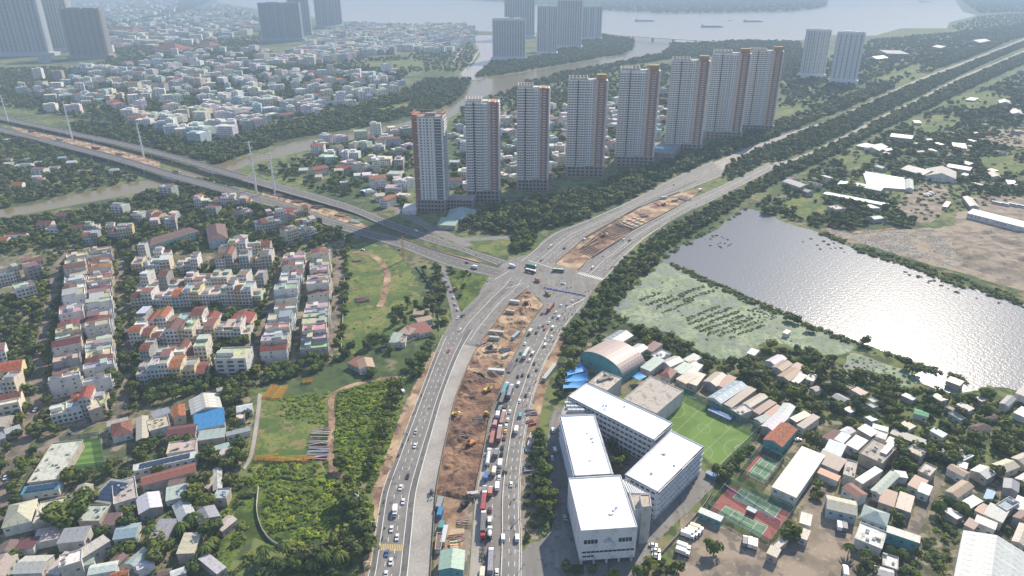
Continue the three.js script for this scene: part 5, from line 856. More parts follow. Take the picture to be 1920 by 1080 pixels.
function netFence(px, h, label, closed = true, mat = M.net) {
  const o = thing('net_fence', label, 'fence'), c = px.map((p) => GV(p[0], p[1])), n = new MB(), f = new MB();
  for (let i = 0; i < (closed ? c.length : c.length - 1); i++) { const a = c[i], b = c[(i + 1) % c.length]; n.quad([a.x, .1, a.z], [b.x, .1, b.z], [b.x, h, b.z], [a.x, h, a.z]); const L = a.distanceTo(b), k = Math.max(1, Math.round(L / 5)); for (let j = 0; j <= k; j++) { const p = V().lerpVectors(a, b, j / k); f.box(p.x, 0, p.z, .14, h + .1, .14); } f.bar([a.x, h, a.z], [b.x, h, b.z], .12); }
  n.build('netting', mat, o); f.build('posts', M.netPost, o, 'stuff'); return o;
}
{
  const PITCH = [[1284, 742], [1422, 813], [1350, 881], [1232, 790]];
  const o = area('football_pitch', PITCH, .08, M.turf), m = new MB();
  linesOn(m, PITCH, [[.05, .06, .95, .06], [.95, .06, .95, .94], [.95, .94, .05, .94], [.05, .94, .05, .06], [.5, .06, .5, .94], [.72, .06, .72, .94], [.28, .06, .28, .94], ...ring(.5, .5, .08, .1), ...ring(.05, .5, .13, .2, -1.57, 1.57), ...ring(.95, .5, .13, .2, 1.57, 4.71), ...ring(.28, .06, .1, .16, 0, 3.14), ...ring(.72, .06, .1, .16, 0, 3.14), ...ring(.72, .94, .1, .16, 3.14, 6.28)], .1, .16);
  m.build('pitch_marking', M.fadedPaint, o, 'stuff');
  netFence([[1281, 740], [1424, 812], [1352, 884]], 6, 'tall green net fence round the large football pitch', false); netFence([[1232, 788], [1283, 740]], 5, 'green net fence between the gymnasium and the football pitch', false);
  hall('bench_shelter', [1327, 768], [1369, 787], [1372, 781], 2.6, 'mono', [.12, .30, .62], [.2, .25, .3], 'long blue striped bench shelter on the football pitch', 'shelter'); hall('bench_shelter', [1322, 886], [1342, 896], [1346, 891], 2.6, 'mono', [.12, .30, .62], [.2, .25, .3], 'short blue bench shelter at the pitch corner', 'shelter');
  for (const [x, y, t, lab] of [[1380, 842, .75, 'white football goal by the orange pavilion end'], [1252, 776, .75, 'white football goal by the gymnasium end'], [1298, 750, -.5, 'low white practice goal in the pitch corner']]) { const p = GV(x, y), g = thing('football_goal', lab, 'goal', null, p.x, .08, p.z, t), f = new MB(); f.bar([-2.5, 0, 0], [-2.5, 2, 0], .14).bar([2.5, 0, 0], [2.5, 2, 0], .14).bar([-2.5, 2, 0], [2.5, 2, 0], .14).bar([-2.5, 2, 0], [-2.5, 0, -1.2], .08).bar([2.5, 2, 0], [2.5, 0, -1.2], .08).bar([-2.5, 0, -1.2], [2.5, 0, -1.2], .08); f.build('goal_frame', M.paint, g); }
  const red = std({ map: T.stain, color: lin(.33, .115, .10), roughness: .9 }), green = std({ map: T.stain, color: lin(.15, .27, .16), roughness: .9 });
  const S1 = [[1426, 848], [1467, 869], [1433, 909], [1391, 889]], g1 = [[1431, 853.5], [1463.7, 868.5], [1432, 906.7], [1400, 889.3]];
  const S2 = [[1368, 910], [1484, 963], [1441, 1018], [1331, 955]], P1 = (x, y) => [1320 + x / 4.909, 820 + y / 4.909], g2 = [P1(345, 465), P1(712, 655), P1(645, 745), P1(262, 560)], g3 = [P1(200, 628), P1(590, 820), P1(515, 920), P1(130, 710)];
  for (const [S, gs, lab] of [[S1, [g1], 'single'], [S2, [g2, g3], 'double']]) {
    const a = area('tennis_surface', S, .07, red); for (const g of gs) { const q = new MB(); quadOn(q, g, .09); q.build('court', green, a); const l = new MB(), T1 = gs.length === 1; const sw = T1 ? (s) => s.map(([a0, b0, c0, d0]) => [b0, a0, d0, c0]) : (s) => s; linesOn(l, g, sw([[0, 0, 1, 0], [1, 0, 1, 1], [1, 1, 0, 1], [0, 1, 0, 0], [0, .13, 1, .13], [0, .87, 1, .87], [.23, .13, .23, .87], [.77, .13, .77, .87], [.23, .5, .77, .5]]), .11, .16); l.build('court_marking', M.paint, a, 'stuff'); const n = new MB(), A = bil(g, T1 ? 0 : .5, T1 ? .5 : 0), B = bil(g, T1 ? 1 : .5, T1 ? .5 : 1); n.quad([A.x, .1, A.z], [B.x, .1, B.z], [B.x, 1.1, B.z], [A.x, 1.1, A.z]); const nn = thing('tennis_net', `low net across the ${lab} tennis court${T1 ? '' : 's'}`, 'net', 'tennis nets'); n.build('netting', M.net, nn); }
  }
  netFence([[1424, 845], [1469, 867], [1434, 912], [1388, 890]], 4.5, 'dark green net fence round the single tennis court'); netFence([[1366, 907], [1488, 962], [1443, 1023], [1327, 956]], 4, 'dark green net fence round the double tennis courts');
  { const a = bil(S2, -.04, .2), b = bil(S2, .97, .45), o2 = thing('divider_net', 'blue divider net hung between the double tennis courts', 'net'), n = new MB(); n.quad([a.x, .1, a.z], [b.x, .1, b.z], [b.x, 3.4, b.z], [a.x, 3.4, a.z]); n.build('netting', M.blueNet, o2); const f = new MB(); f.bar([a.x, 3.4, a.z], [b.x, 3.4, b.z], .1).box(a.x, 0, a.z, .15, 3.5, .15).box(b.x, 0, b.z, .15, 3.5, .15); f.build('posts', M.galv, o2, 'stuff'); }
  hall('umpire_stand', P1(385, 660), P1(470, 700), P1(478, 685), 2.4, 'mono', [.55, .6, .66], [.3, .14, .14], 'small roofed bench stand between the double courts', 'shelter');
  const SP = [C7(345, 332), C7(560, 302), C7(592, 466), C7(375, 490)], sp = area('small_pitch', SP, .06, M.turf), st = new MB(); for (let i = 0; i < 9; i += 2) { const v0 = i / 9, v1 = (i + 1) / 9, a = bil(SP, 0, v0), b = bil(SP, 1, v0), c = bil(SP, 1, v1), d = bil(SP, 0, v1); st.quad([d.x, .075, d.z], [c.x, .075, c.z], [b.x, .075, b.z], [a.x, .075, a.z]); } st.up(); st.build('mown_stripe', std({ color: lin(.07, .16, .035), roughness: 1 }), sp, 'stuff');
  netFence([C7(340, 328), C7(562, 298), C7(596, 468), C7(372, 494)], 4, 'thin net fence round the small striped football pitch');
}
for (const p of [[[1284, 742], [1422, 813], [1350, 881], [1232, 790]], [[1424, 845], [1469, 867], [1434, 912], [1388, 890]], [[1366, 907], [1488, 962], [1443, 1023], [1327, 956]], [C7(345, 332), C7(560, 302), C7(592, 466), C7(375, 490)]]) for (let i = 0; i <= 24; i++) for (let j = 0; j <= 24; j++) { const q = bil(p, i / 24, j / 24); taken.add(cell(q.x, q.z)); }

// ---------- houses of the far quarters ----------
{
  const list = [];
  const fill = (poly, step, keep, txt, group, hs2, ang) => {
    const w = poly.map((p) => G(p[0], p[1])), xs = w.map((p) => p[0]), zs = w.map((p) => p[1]); const c = Math.cos(ang), s = Math.sin(ang), cx = (Math.min(...xs) + Math.max(...xs)) / 2, cz = (Math.min(...zs) + Math.max(...zs)) / 2, R = Math.hypot(Math.max(...xs) - cx, Math.max(...zs) - cz);
    let r = 0; for (let v = -R; v < R; v += step * (r++ % 2 ? 1.75 : 1.0)) for (let u = -R; u < R;) {
      const wd = rr(.45, 1.05) * step, jv = v + rr(-.45, .45) * step, x = cx + (u + wd / 2) * c + jv * s, z = cz - (u + wd / 2) * s + jv * c, at = ang + (fbm(x / 1500 + 30, z / 1500 + 30, 12, 2, 901) - .5) * 3 + rr(-.12, .12); u += wd + (rnd() < .16 ? rr(4, 20) : .3);
      if (inPoly(x, z, w) && rnd() < keep && !taken.has(cell(x, z))) { list.push({ x, z, turn: at, w: wd, d: step * rr(.72, .95), st: Math.max(1, Math.round(rr(hs2[0], hs2[1]) + (rnd() < .25 ? -1.5 : rnd() < .12 ? 2 : 0))), txt, group }); occupy(x, z, wd, step * .9, at); }
    }
  };
  const FQ = 'in the dense white quarter', MQ = 'in the leafy quarter beyond the canal', VQ = 'in the villa quarter behind the towers', NQ = 'near the viaduct beyond the canal trees', RQ = 'in the far quarter below the slab towers';
  fill([[600, 262], [690, 252], [760, 243], [775, 262], [772, 330], [770, 370], [730, 392], [700, 368], [655, 372], [640, 330], [560, 330], [590, 290]], 22, .4, VQ, 'villas behind the tower row', [2, 4], .5, .5);
  fill([[850, 235], [940, 215], [1060, 200], [1150, 180], [1250, 170], [1300, 190], [1290, 270], [1220, 300], [1100, 320], [1000, 345], [850, 360]], 22, .42, VQ, 'villas behind the tower row', [2, 4], .35);
  fill([[240, 215], [330, 205], [420, 190], [560, 190], [640, 178], [700, 172], [740, 158], [760, 150], [745, 172], [640, 205], [560, 218], [500, 236], [440, 255], [380, 275], [330, 262], [230, 232]], 27, .62, MQ, 'white houses of the leafy quarter', [3, 6], .25);
  fill([[30, 165], [150, 150], [300, 150], [480, 140], [640, 140], [760, 135], [740, 155], [640, 172], [500, 185], [330, 200], [230, 212], [130, 200], [40, 180]], 27, .42, MQ, 'white houses of the leafy quarter', [3, 6], .2);
  fill([[130, 132], [240, 122], [330, 100], [480, 95], [560, 110], [500, 135], [300, 146], [150, 146]], 34, .42, RQ, 'houses below the slab towers', [3, 6], .2);
  fill([[560, 100], [590, 72], [640, 46], [760, 50], [870, 50], [892, 62], [880, 85], [830, 100], [760, 98], [690, 108], [620, 120], [560, 128], [480, 118]], 36, .8, FQ, 'white houses of the dense quarter', [4, 7], .3);
  fill([[200, 60], [330, 30], [400, 8], [470, 25], [490, 60], [400, 80], [260, 95], [205, 90]], 50, .4, RQ, 'houses below the slab towers', [4, 8], .2); fill([[140, 10], [330, 0], [330, 22], [200, 50], [190, 20]], 60, .35, RQ, 'houses below the slab towers', [4, 8], .2);
  for (const [px, py, w, d, st] of [[75, 150, 24, 18, 9], [112, 152, 26, 20, 8], [85, 118, 30, 20, 8], [138, 105, 16, 14, 12], [210, 102, 18, 20, 10], [330, 108, 20, 18, 9], [365, 125, 22, 16, 8], [345, 225, 22, 14, 6], [525, 150, 20, 18, 8], [140, 212, 30, 16, 5], [98, 210, 24, 16, 5], [260, 232, 34, 16, 4], [620, 140, 18, 16, 8], [595, 175, 16, 14, 7], [320, 245, 22, 16, 5], [384, 265, 22, 16, 5]]) { const g = G(px, py); list.push({ x: g[0], z: g[1], turn: .2, w, d, st, txt: MQ, group: 'white houses of the leafy quarter', big: 1 }); occupy(g[0], g[1], w, d, .2); }
  list.sort((a, b) => (b.big || 0) - (a.big || 0) || b.z - a.z);
  const FW = [['white', [.80, .80, .79]], ['white', [.82, .82, .80]], ['white', [.76, .77, .78]], ['cream', [.74, .68, .56]], ['pale blue', [.50, .64, .70]], ['grey', [.44, .45, .46]], ['white', [.8, .8, .79]]];
  const crowd = { w: new MB(), r: new MB(), g: new MB() };
  list.forEach((q, i) => {
    const far = i >= 285, wc = pick(FW), h = q.st * 3.4, kind = rnd() < (q.st < 5 ? .2 : .05) ? 'tile' : 'flat', rc = kind === 'tile' ? pick(TILES) : pick([['white', [.74, .74, .72]], ['grey', [.45, .45, .45]], ['white', [.7, .68, .64]], ['pale green', [.46, .58, .52]]]);
    const w = far ? crowd.w : new MB(), r = far ? crowd.r : new MB(), g = far ? crowd.g : new MB(), i0 = [w.p.length, r.p.length, g.p.length];
    const wcol = wc[1].map((c) => c * rr(.85, 1.04)); w.color(wcol); w.box(0, 0, 0, q.w, h, q.d); r.color(rc[1].map((c) => c * rr(.85, 1.2)));
    if (kind === 'tile') { gable(r, q.w, q.d, h + .01, 2.2, .3, q.w > q.d); gableEnds(w, q.w, q.d, h, 2.2, q.w > q.d); } else { r.box(0, h, 0, q.w - .5, .1, q.d - .5); w.box(0, h, q.d / 2 - .12, q.w, .9, .2).box(q.w / 2 - .12, h, 0, .2, .9, q.d - .5).box(-q.w / 2 + .12, h, 0, .2, .9, q.d - .5); if (rnd() < .7) w.box(rr(-.2, .2) * q.w, h, rr(-.25, .25) * q.d, q.w * .5, 2.8, q.d * .35); }
    const n = Math.max(2, Math.round(q.w / (far ? 6 : 3))); for (let f = 0; f < q.st; f++) { for (let k = 0; k < n; k++) if (rnd() < .8) g.box((k + .5 - n / 2) * q.w / n, f * 3.4 + .8, q.d / 2 + .02, q.w / n * .55, 1.7, .1); for (const s of [1, -1]) if (rnd() < .4) g.box(s * (q.w / 2 + .02), f * 3.4 + .9, rr(-.3, .3) * q.d, .1, 1.5, 2); }
    if (far) { [w, r, g].forEach((m, j) => { spin(m, i0[j], q.turn); for (let k = i0[j]; k < m.p.length; k += 3) { m.p[k] += q.x; m.p[k + 2] += q.z; } }); return; }
    const o = thing('quarter_house', `${WORD[q.st] || 'many'}-storey ${wc[0]} house with ${rc[0]} ${kind === 'tile' ? 'tiled' : 'flat'} roof ${q.txt}`, 'house', q.group, q.x, 0, q.z, q.turn);
    w.build('wall', M.wall, o); r.build('roof', kind === 'tile' ? M.tile : M.flat, o); g.build('window_panes', M.shutter, o, 'stuff');
  });
  if (crowd.w.p.length) { const o = new THREE.Group(); o.name = 'distant_houses'; o.userData = { kind: 'stuff', label: 'mass of small pale houses in the far white quarter', category: 'houses' }; scene.add(o); crowd.w.build('walls', M.wall, o, 'stuff'); crowd.r.build('roofs', M.flat, o, 'stuff'); crowd.g.build('window_panes', M.shutter, o, 'stuff'); }
  for (const [a, b, c, lab] of [[[283, 92], [330, 94], [329, 89], 'red-tiled school hall in the leafy far quarter'], [[192, 60], [250, 62], [249, 58.5], 'row of red roofed halls beside the brown-grey tower'], [[250, 62], [287, 66], [286, 63], 'second row of red roofed halls in the far quarter'], [[392, 86], [415, 84], [414, 80], 'small red roofed hall in the far quarter']]) hall('red_roof_hall', a, b, c, 12, 'tilehip', [.46, .15, .10], [.70, .62, .5], lab, 'building');
}

// ---------- vehicles ----------
function prism(m, pts, w, x0 = 0) {                                  // side outline [z, y] given width
  const n = pts.length, L = pts.map(([z, y]) => [x0 - w / 2, y, z]), R = pts.map(([z, y]) => [x0 + w / 2, y, z]);
  for (let i = 0; i < n; i++) { const j = (i + 1) % n; m.quad(L[i], R[i], R[j], L[j]); }
  const v = pts.map(([z, y]) => new THREE.Vector2(z, y)); for (const [a, b, c] of THREE.ShapeUtils.triangulateShape(v, [])) { m.tri(R[a], R[c], R[b]); m.tri(L[a], L[b], L[c]); }
  return m;
}
const wheelGeo = (() => { const g = new THREE.CylinderGeometry(.34, .34, .24, 10); g.rotateZ(Math.PI / 2); return g; })();
const bigWheel = (() => { const g = new THREE.CylinderGeometry(.52, .52, .34, 10); g.rotateZ(Math.PI / 2); return g; })();
const wheels = (o, list, g = wheelGeo) => { for (const [x, y, z] of list) part('wheel', g, M.rubber, o).position.set(x, y, z); };
const PAINT = { white: [.78, .78, .77], silver: [.45, .46, .47], black: [.03, .03, .035], grey: [.17, .17, .18], red: [.45, .04, .04], blue: [.07, .14, .36], green: [.05, .30, .15], yellow: [.72, .47, .06], maroon: [.22, .04, .06], coral: [.48, .17, .13], pink: [.46, .24, .22], teal: [.10, .40, .46], purple: [.36, .34, .42], cream: [.66, .58, .45], orange: [.62, .22, .05], brown: [.26, .15, .10] };
const geoCache = {}; const cached = (k, f) => geoCache[k] || (geoCache[k] = f());
const kinds = {
  car(o, c) {
    part('body', cached('car' + c, () => { const m = new MB().color(PAINT[c]); prism(m, [[-2.2, .32], [2.2, .32], [2.25, .62], [2.05, .8], [1.15, .95], [-1.75, 1.0], [-2.2, .86]], 1.78); prism(m, [[-1.15, 1.42], [.35, 1.42], [.2, 1.47], [-1.0, 1.47]], 1.4); return m.geo(); }), M.gloss, o);
    part('cabin_glass', cached('carglass', () => { const m = new MB(); prism(m, [[-1.75, .99], [1.15, .94], [.38, 1.42], [-1.18, 1.42]], 1.5); return m.geo(); }), M.glass, o);
    part('lights', cached('carlight', () => { const m = new MB().color([.7, .7, .66]); for (const s of [1, -1]) m.box(s * .68, .6, 2.2, .34, .14, .1); m.color([.4, .02, .02]); for (const s of [1, -1]) m.box(s * .7, .7, -2.2, .3, .14, .1); return m.geo(); }), M.plain, o, 'stuff');
    wheels(o, [[.82, .34, 1.35], [-.82, .34, 1.35], [.82, .34, -1.35], [-.82, .34, -1.35]]);
  },
  van(o, c) {
    part('body', cached('van' + c, () => { const m = new MB().color(PAINT[c]); prism(m, [[-2.6, .4], [2.5, .4], [2.55, .95], [2.0, 1.15], [1.45, 1.98], [-2.45, 2.05], [-2.6, 1.9]], 1.9); return m.geo(); }), M.gloss, o);
    part('cabin_glass', cached('vanglass', () => { const m = new MB(); prism(m, [[2.03, 1.18], [1.5, 1.92], [1.44, 1.9], [1.95, 1.16]], 1.7); for (const s of [1, -1]) m.box(s * .93, 1.2, -.4, .08, .6, 3.4); m.box(0, 1.25, -2.56, 1.5, .55, .1); return m.geo(); }), M.glass, o);
    wheels(o, [[.88, .34, 1.6], [-.88, .34, 1.6], [.88, .34, -1.6], [-.88, .34, -1.6]]);
  },
  boxTruck(o, c, c2 = 'white') {
    part('cab', cached('bcab' + c2, () => { const m = new MB().color(PAINT[c2]); prism(m, [[1.6, .6], [3.4, .6], [3.45, 1.5], [3.15, 2.4], [1.6, 2.5]], 2.1); return m.geo(); }), M.gloss, o);
    part('windscreen', cached('bglass', () => { const m = new MB(); prism(m, [[3.47, 1.5], [3.19, 2.3], [3.1, 2.3], [3.38, 1.5]], 1.8); for (const s of [1, -1]) m.box(s * 1.04, 1.5, 2.5, .06, .6, 1); return m.geo(); }), M.glass, o);
    part('cargo_box', cached('bbox' + c, () => { const m = new MB().color(PAINT[c]); m.box(0, 1, -1.1, 2.3, 2.3, 5.1, 0, true); return m.geo(); }), M.plain, o);
    part('chassis', cached('bch', () => new MB().box(0, .55, 0, 1, .4, 6.4, 0, true).geo()), M.dark, o);
    wheels(o, [[.95, .52, 2.4], [-.95, .52, 2.4], [.95, .52, -2.2], [-.95, .52, -2.2]], bigWheel);
  },
  semi(o, c, c2 = 'white', load = 'container') {
    part('cab', cached('scab' + c2, () => { const m = new MB().color(PAINT[c2]); prism(m, [[5.6, .7], [7.9, .7], [8.0, 1.9], [7.7, 3.2], [6.2, 3.5], [5.6, 3.3]], 2.45); return m.geo(); }), M.gloss, o);
    part('windscreen', cached('sglass', () => { const m = new MB(); prism(m, [[8.03, 1.95], [7.76, 3.0], [7.66, 3.0], [7.94, 1.95]], 2.2); for (const s of [1, -1]) m.box(s * 1.22, 2, 7, .06, .8, 1.1); return m.geo(); }), M.glass, o);
    part('chassis', cached('sch', () => { const m = new MB(); for (const s of [1, -1]) m.box(s * .5, .95, -.6, .22, .4, 14.4, 0, true); for (let i = 0; i < 6; i++) m.box(0, 1, -7 + i * 2.6, 2.3, .22, .3, 0, true); m.box(0, .8, 5, 1, .4, 4, 0, true); return m.geo(); }), M.dark, o);
    if (load === 'container') { part('container', cached('scon' + c, () => { const m = new MB().color(PAINT[c]); m.box(0, 1.4, -1.6, 2.44, 2.6, 12.2, 0, true); for (let i = 0; i < 20; i++) for (const s of [1, -1]) m.box(s * 1.23, 1.5, -7.4 + i * .6, .06, 2.4, .22); return m.geo(); }), M.tin, o); }
    else if (load === 'tank') part('tank', cached('stank' + c, () => { const m = new MB().color(PAINT[c]); const n = 12; for (let i = 0; i < n; i++) { const a = i / n * 6.2832, b = (i + 1) / n * 6.2832, q = (t, z, r) => [Math.cos(t) * r, 2.6 + Math.sin(t) * r, z]; m.quad(q(a, 4, 1.15), q(b, 4, 1.15), q(b, -6.5, 1.15), q(a, -6.5, 1.15)); m.tri(q(a, 4, 1.15), [0, 2.6, 4.4], q(b, 4, 1.15)); m.tri(q(b, -6.5, 1.15), [0, 2.6, -6.9], q(a, -6.5, 1.15)); } for (let i = 0; i < 5; i++) m.box(0, 3.7, -5 + i * 2, .7, .25, .7); return m.geo(); }), M.gloss, o);
    wheels(o, [[1.02, .52, 7], [-1.02, .52, 7], [1.02, .52, 4.4], [-1.02, .52, 4.4], [1.02, .52, -4.6], [-1.02, .52, -4.6], [1.02, .52, -6], [-1.02, .52, -6]], bigWheel);
  },
  mixer(o, c) {
    kinds.boxTruckCab(o, 'white'); part('drum', cached('drum', () => { const m = new MB().color([.74, .74, .73]); const n = 12, pr = [[1.2, .5], [.6, 1.0], [-1.2, 1.25], [-2.6, 1.0], [-3.6, .5]]; for (let k = 0; k < 4; k++) for (let i = 0; i < n; i++) { const a = i / n * 6.2832, b = (i + 1) / n * 6.2832, q = (t, [z, r]) => [Math.cos(t) * r, 2.3 + Math.sin(t) * r - z * .12, z]; m.quad(q(a, pr[k]), q(b, pr[k]), q(b, pr[k + 1]), q(a, pr[k + 1])); } return m.geo(); }), M.gloss, o);
    part('chassis', cached('mch', () => new MB().box(0, .6, 0, 1.4, .5, 7.6, 0, true).geo()), M.dark, o); wheels(o, [[1, .52, 2.9], [-1, .52, 2.9], [1, .52, -1.9], [-1, .52, -1.9], [1, .52, -3], [-1, .52, -3]], bigWheel);
  },
  boxTruckCab(o, c2) { part('cab', cached('mcab' + c2, () => { const m = new MB().color(PAINT[c2]); prism(m, [[1.9, .7], [3.9, .7], [4, 1.7], [3.7, 2.8], [1.9, 2.9]], 2.3); return m.geo(); }), M.gloss, o); part('windscreen', cached('mgl', () => { const m = new MB(); prism(m, [[4.02, 1.75], [3.75, 2.7], [3.66, 2.7], [3.92, 1.75]], 2); return m.geo(); }), M.glass, o); },
  bus(o, c, c2) {
    part('body', cached('bus' + c, () => { const m = new MB().color(PAINT[c]); prism(m, [[-5.6, .45], [5.6, .45], [5.7, 1.5], [5.4, 2.95], [5.1, 3.1], [-5.5, 3.1], [-5.65, 2.8]], 2.45); return m.geo(); }), M.gloss, o);
    part('roof_panel', cached('busr' + c2, () => new MB().color(PAINT[c2]).box(0, 3.1, -.4, 2.2, .08, 9.6).box(0, 3.18, -1, 1.4, .2, 3).geo()), M.plain, o);
    part('window_band', cached('busg', () => { const m = new MB(); for (const s of [1, -1]) m.box(s * 1.21, 1.5, -.3, .08, 1.05, 10.2); prism(m, [[5.73, 1.4], [5.46, 2.8], [5.36, 2.8], [5.62, 1.4]], 2.2); return m.geo(); }), M.glass, o);
    wheels(o, [[1.05, .52, 3.6], [-1.05, .52, 3.6], [1.05, .52, -3.4], [-1.05, .52, -3.4]], bigWheel);
  },
  motorbike(o, c) {
    part('frame', cached('bike' + c, () => { const m = new MB().color(PAINT[c]); prism(m, [[-.8, .55], [.3, .4], [.55, .95], [.4, 1.0], [.1, .7], [-.75, .82]], .28); m.color([.1, .1, .1]).bar([-.35, 1.02, .48], [.35, 1.02, .48], .06); return m.geo(); }), M.gloss, o);
    for (const z of [.62, -.62]) { const w = part('wheel', wheelGeo, M.rubber, o); w.position.set(0, .3, z); w.scale.set(.4, .85, .85); }
  },
};
const bikerGeo = (c) => cached('rider' + c, () => {                   // seated rider: one closed tapered body leaning to the bars
  const m = new MB().color(PAINT[c]), tube = (p, n = 7) => { for (let k = 0; k + 1 < p.length; k++) for (let i = 0; i < n; i++) { const a = i / n * 6.2832, b = (i + 1) / n * 6.2832, q = (t, [x, y, z, r]) => [x + Math.cos(t) * r, y, z + Math.sin(t) * r * .8]; m.quad(q(a, p[k]), q(a, p[k + 1]), q(b, p[k + 1]), q(b, p[k])); } };
  tube([[0, .78, -.15, .02], [0, .8, -.15, .19], [0, 1.05, -.1, .17], [0, 1.3, -.02, .21], [0, 1.38, 0, .08], [0, 1.46, .02, .08], [0, 1.5, .03, .13], [0, 1.62, .04, .14], [0, 1.7, .04, .09], [0, 1.73, .04, .01]]);
  for (const s of [1, -1]) { m.bar([s * .2, 1.3, 0], [s * .27, 1.1, .22], .09).bar([s * .27, 1.1, .22], [s * .3, 1.05, .46], .07).bar([s * .1, .84, -.1], [s * .18, .75, .3], .15).bar([s * .18, .75, .3], [s * .17, .32, .15], .1); } return m.geo();
});
const vname = { car: 'car', van: 'van', boxTruck: 'box_truck', semi: 'lorry', mixer: 'mixer_lorry', bus: 'bus', motorbike: 'motorbike' }, vcat = { car: 'car', van: 'van', boxTruck: 'truck', semi: 'lorry', mixer: 'lorry', bus: 'bus', motorbike: 'motorbike' };
function vehicle(kind, x, z, y, turn, c, where, group, c2, load) {
  const what = kind === 'car' ? `${c} car` : kind === 'van' ? `${c} van` : kind === 'bus' ? `${c} bus with ${c2} roof` : kind === 'boxTruck' ? `truck with ${c} cargo box` : kind === 'mixer' ? 'white concrete mixer lorry' : kind === 'motorbike' ? `${c} motorbike` : load === 'tank' ? `articulated lorry with ${c} tank` : load === 'bare' ? `articulated lorry with ${c2} cab and empty chassis` : `articulated lorry with ${c} container and ${c2} cab`;
  const o = thing(vname[kind], `${what} ${where}`, vcat[kind], group, x, y, z, turn); kinds[kind](o, c, c2, load);
  if (kind === 'motorbike') { const rc = pick(['blue', 'red', 'white', 'black', 'grey', 'teal']), g = thing('person', `rider in ${rc} on a ${c} motorbike ${where}`, 'person', 'riders ' + group, x, y, z, turn); part('body', bikerGeo(rc), M.plain, g); }
  return o;
}
function headingOn(r, x, z, rev) { let best = 1e9, bi = 0; for (let i = 0; i < r.n; i++) { const p = across(r, i, .5), d = Math.hypot(p.x - x, p.z - z); if (d < best) { best = d; bi = i; } } const a = across(r, bi, .5), b = across(r, bi + 1, .5), s = rev ? -1 : 1; return Math.atan2(s * (b.x - a.x), s * (b.z - a.z)); }
function onRoad(r, rev, where, group, conv, list, y = .115) { for (const [x, y0, kind, c, c2, load, hh] of list) { const p = conv(x, y0), g = GV(p[0], p[1], hh ?? ({ car: .7, van: 1, motorbike: .7 }[kind] ?? 1.9)); vehicle(kind, g.x, g.z, y, headingOn(r, g.x, g.z, rev) + rr(-.03, .03), c, where, group, c2, load); } }
const D2 = (x, y) => [840 + x / 6, 560 + y / 6], D3 = (x, y) => [680 + x / 6, 720 + y / 6], D4 = (x, y) => [680 + x / 6, 900 + y / 6], D5 = (x, y) => [920 + x / 6, 420 + y / 6], D6 = (x, y) => [1040 + x / 6, 340 + y / 6];
const QJ = 'queuing beside the excavated median', GJ = 'traffic queuing beside the excavated median', QW = 'driving on the wide carriageway', GW = 'traffic on the wide carriageway';
const QL = 'waiting before the blue barriers', GL = 'traffic waiting before the blue barriers', QF = 'in the free lanes beside the planted pavement', GF = 'traffic in the free lanes';
onRoad(east, false, QL, GL, D2, [[1155, 95, 'semi', 'coral', 'blue', 'container'], [1270, 75, 'car', 'white'], [1215, 150, 'car', 'white'], [1060, 170, 'car', 'black'], [1185, 205, 'car', 'grey'], [1250, 205, 'van', 'white'], [1135, 270, 'car', 'white'], [1088, 340, 'car', 'red'], [930, 360, 'boxTruck', 'cream', 'white'], [995, 380, 'car', 'black'], [1180, 320, 'van', 'white'], [1075, 300, 'car', 'grey'], [1028, 312, 'car', 'silver'], [1090, 455, 'car', 'white'], [1095, 518, 'van', 'white'], [1165, 425, 'car', 'white'], [865, 505, 'car', 'white'], [880, 615, 'semi', 'white', 'white', 'container'], [822, 608, 'car', 'green'], [783, 682, 'car', 'black'], [915, 690, 'car', 'white'], [955, 610, 'van', 'white'], [975, 725, 'car', 'black'], [1000, 795, 'car', 'grey'], [788, 872, 'car', 'black'], [840, 856, 'car', 'black'], [906, 862, 'car', 'black'], [795, 955, 'van', 'white'], [1340, 60, 'car', 'silver'], [1400, 20, 'car', 'white'],
  ...[[1320, 140], [1345, 220], [1380, 120], [1405, 180], [1255, 250], [1292, 165], [1215, 400], [1330, 90], [1360, 170], [1310, 240], [1440, 130], [1270, 300]].map(([a, b], i) => [a, b, 'motorbike', ['red', 'black', 'blue', 'grey'][i % 4]])]);
onRoad(east, false, QJ, GJ, D3, [[1602, 60, 'semi', 'teal', 'white', 'container'], [1660, 85, 'semi', 'purple', 'white', 'container'], [1576, 160, 'semi', 'grey', 'grey', 'container'], [1548, 275, 'boxTruck', 'grey', 'white'], [1602, 255, 'boxTruck', 'black', 'grey'], [1522, 335, 'boxTruck', 'white', 'white'], [1577, 385, 'semi', 'pink', 'white', 'container'], [1492, 440, 'boxTruck', 'pink', 'maroon'], [1460, 605, 'semi', 'coral', 'maroon', 'container'], [1538, 560, 'semi', 'pink', 'white', 'container'], [1655, 310, 'car', 'white'], [1632, 402, 'car', 'white'], [1615, 470, 'car', 'white'], [1606, 532, 'car', 'yellow'], [1594, 606, 'car', 'maroon'], [1572, 715, 'car', 'black'], [1565, 785, 'car', 'black'], [1412, 830, 'semi', 'white', 'white', 'tank'], [1503, 770, 'boxTruck', 'grey', 'white'], [1548, 885, 'boxTruck', 'white', 'white'], [1480, 970, 'boxTruck', 'cream', 'white'], [1388, 1030, 'boxTruck', 'blue', 'blue'], [1530, 975, 'car', 'grey'], [1535, 1052, 'car', 'white']]);
onRoad(east, false, QF, GF, D3, [[1775, 352, 'van', 'teal'], [1730, 505, 'boxTruck', 'white', 'white'], [1838, 125, 'car', 'black'], [1765, 190, 'car', 'white'], [1612, 965, 'van', 'grey']]);
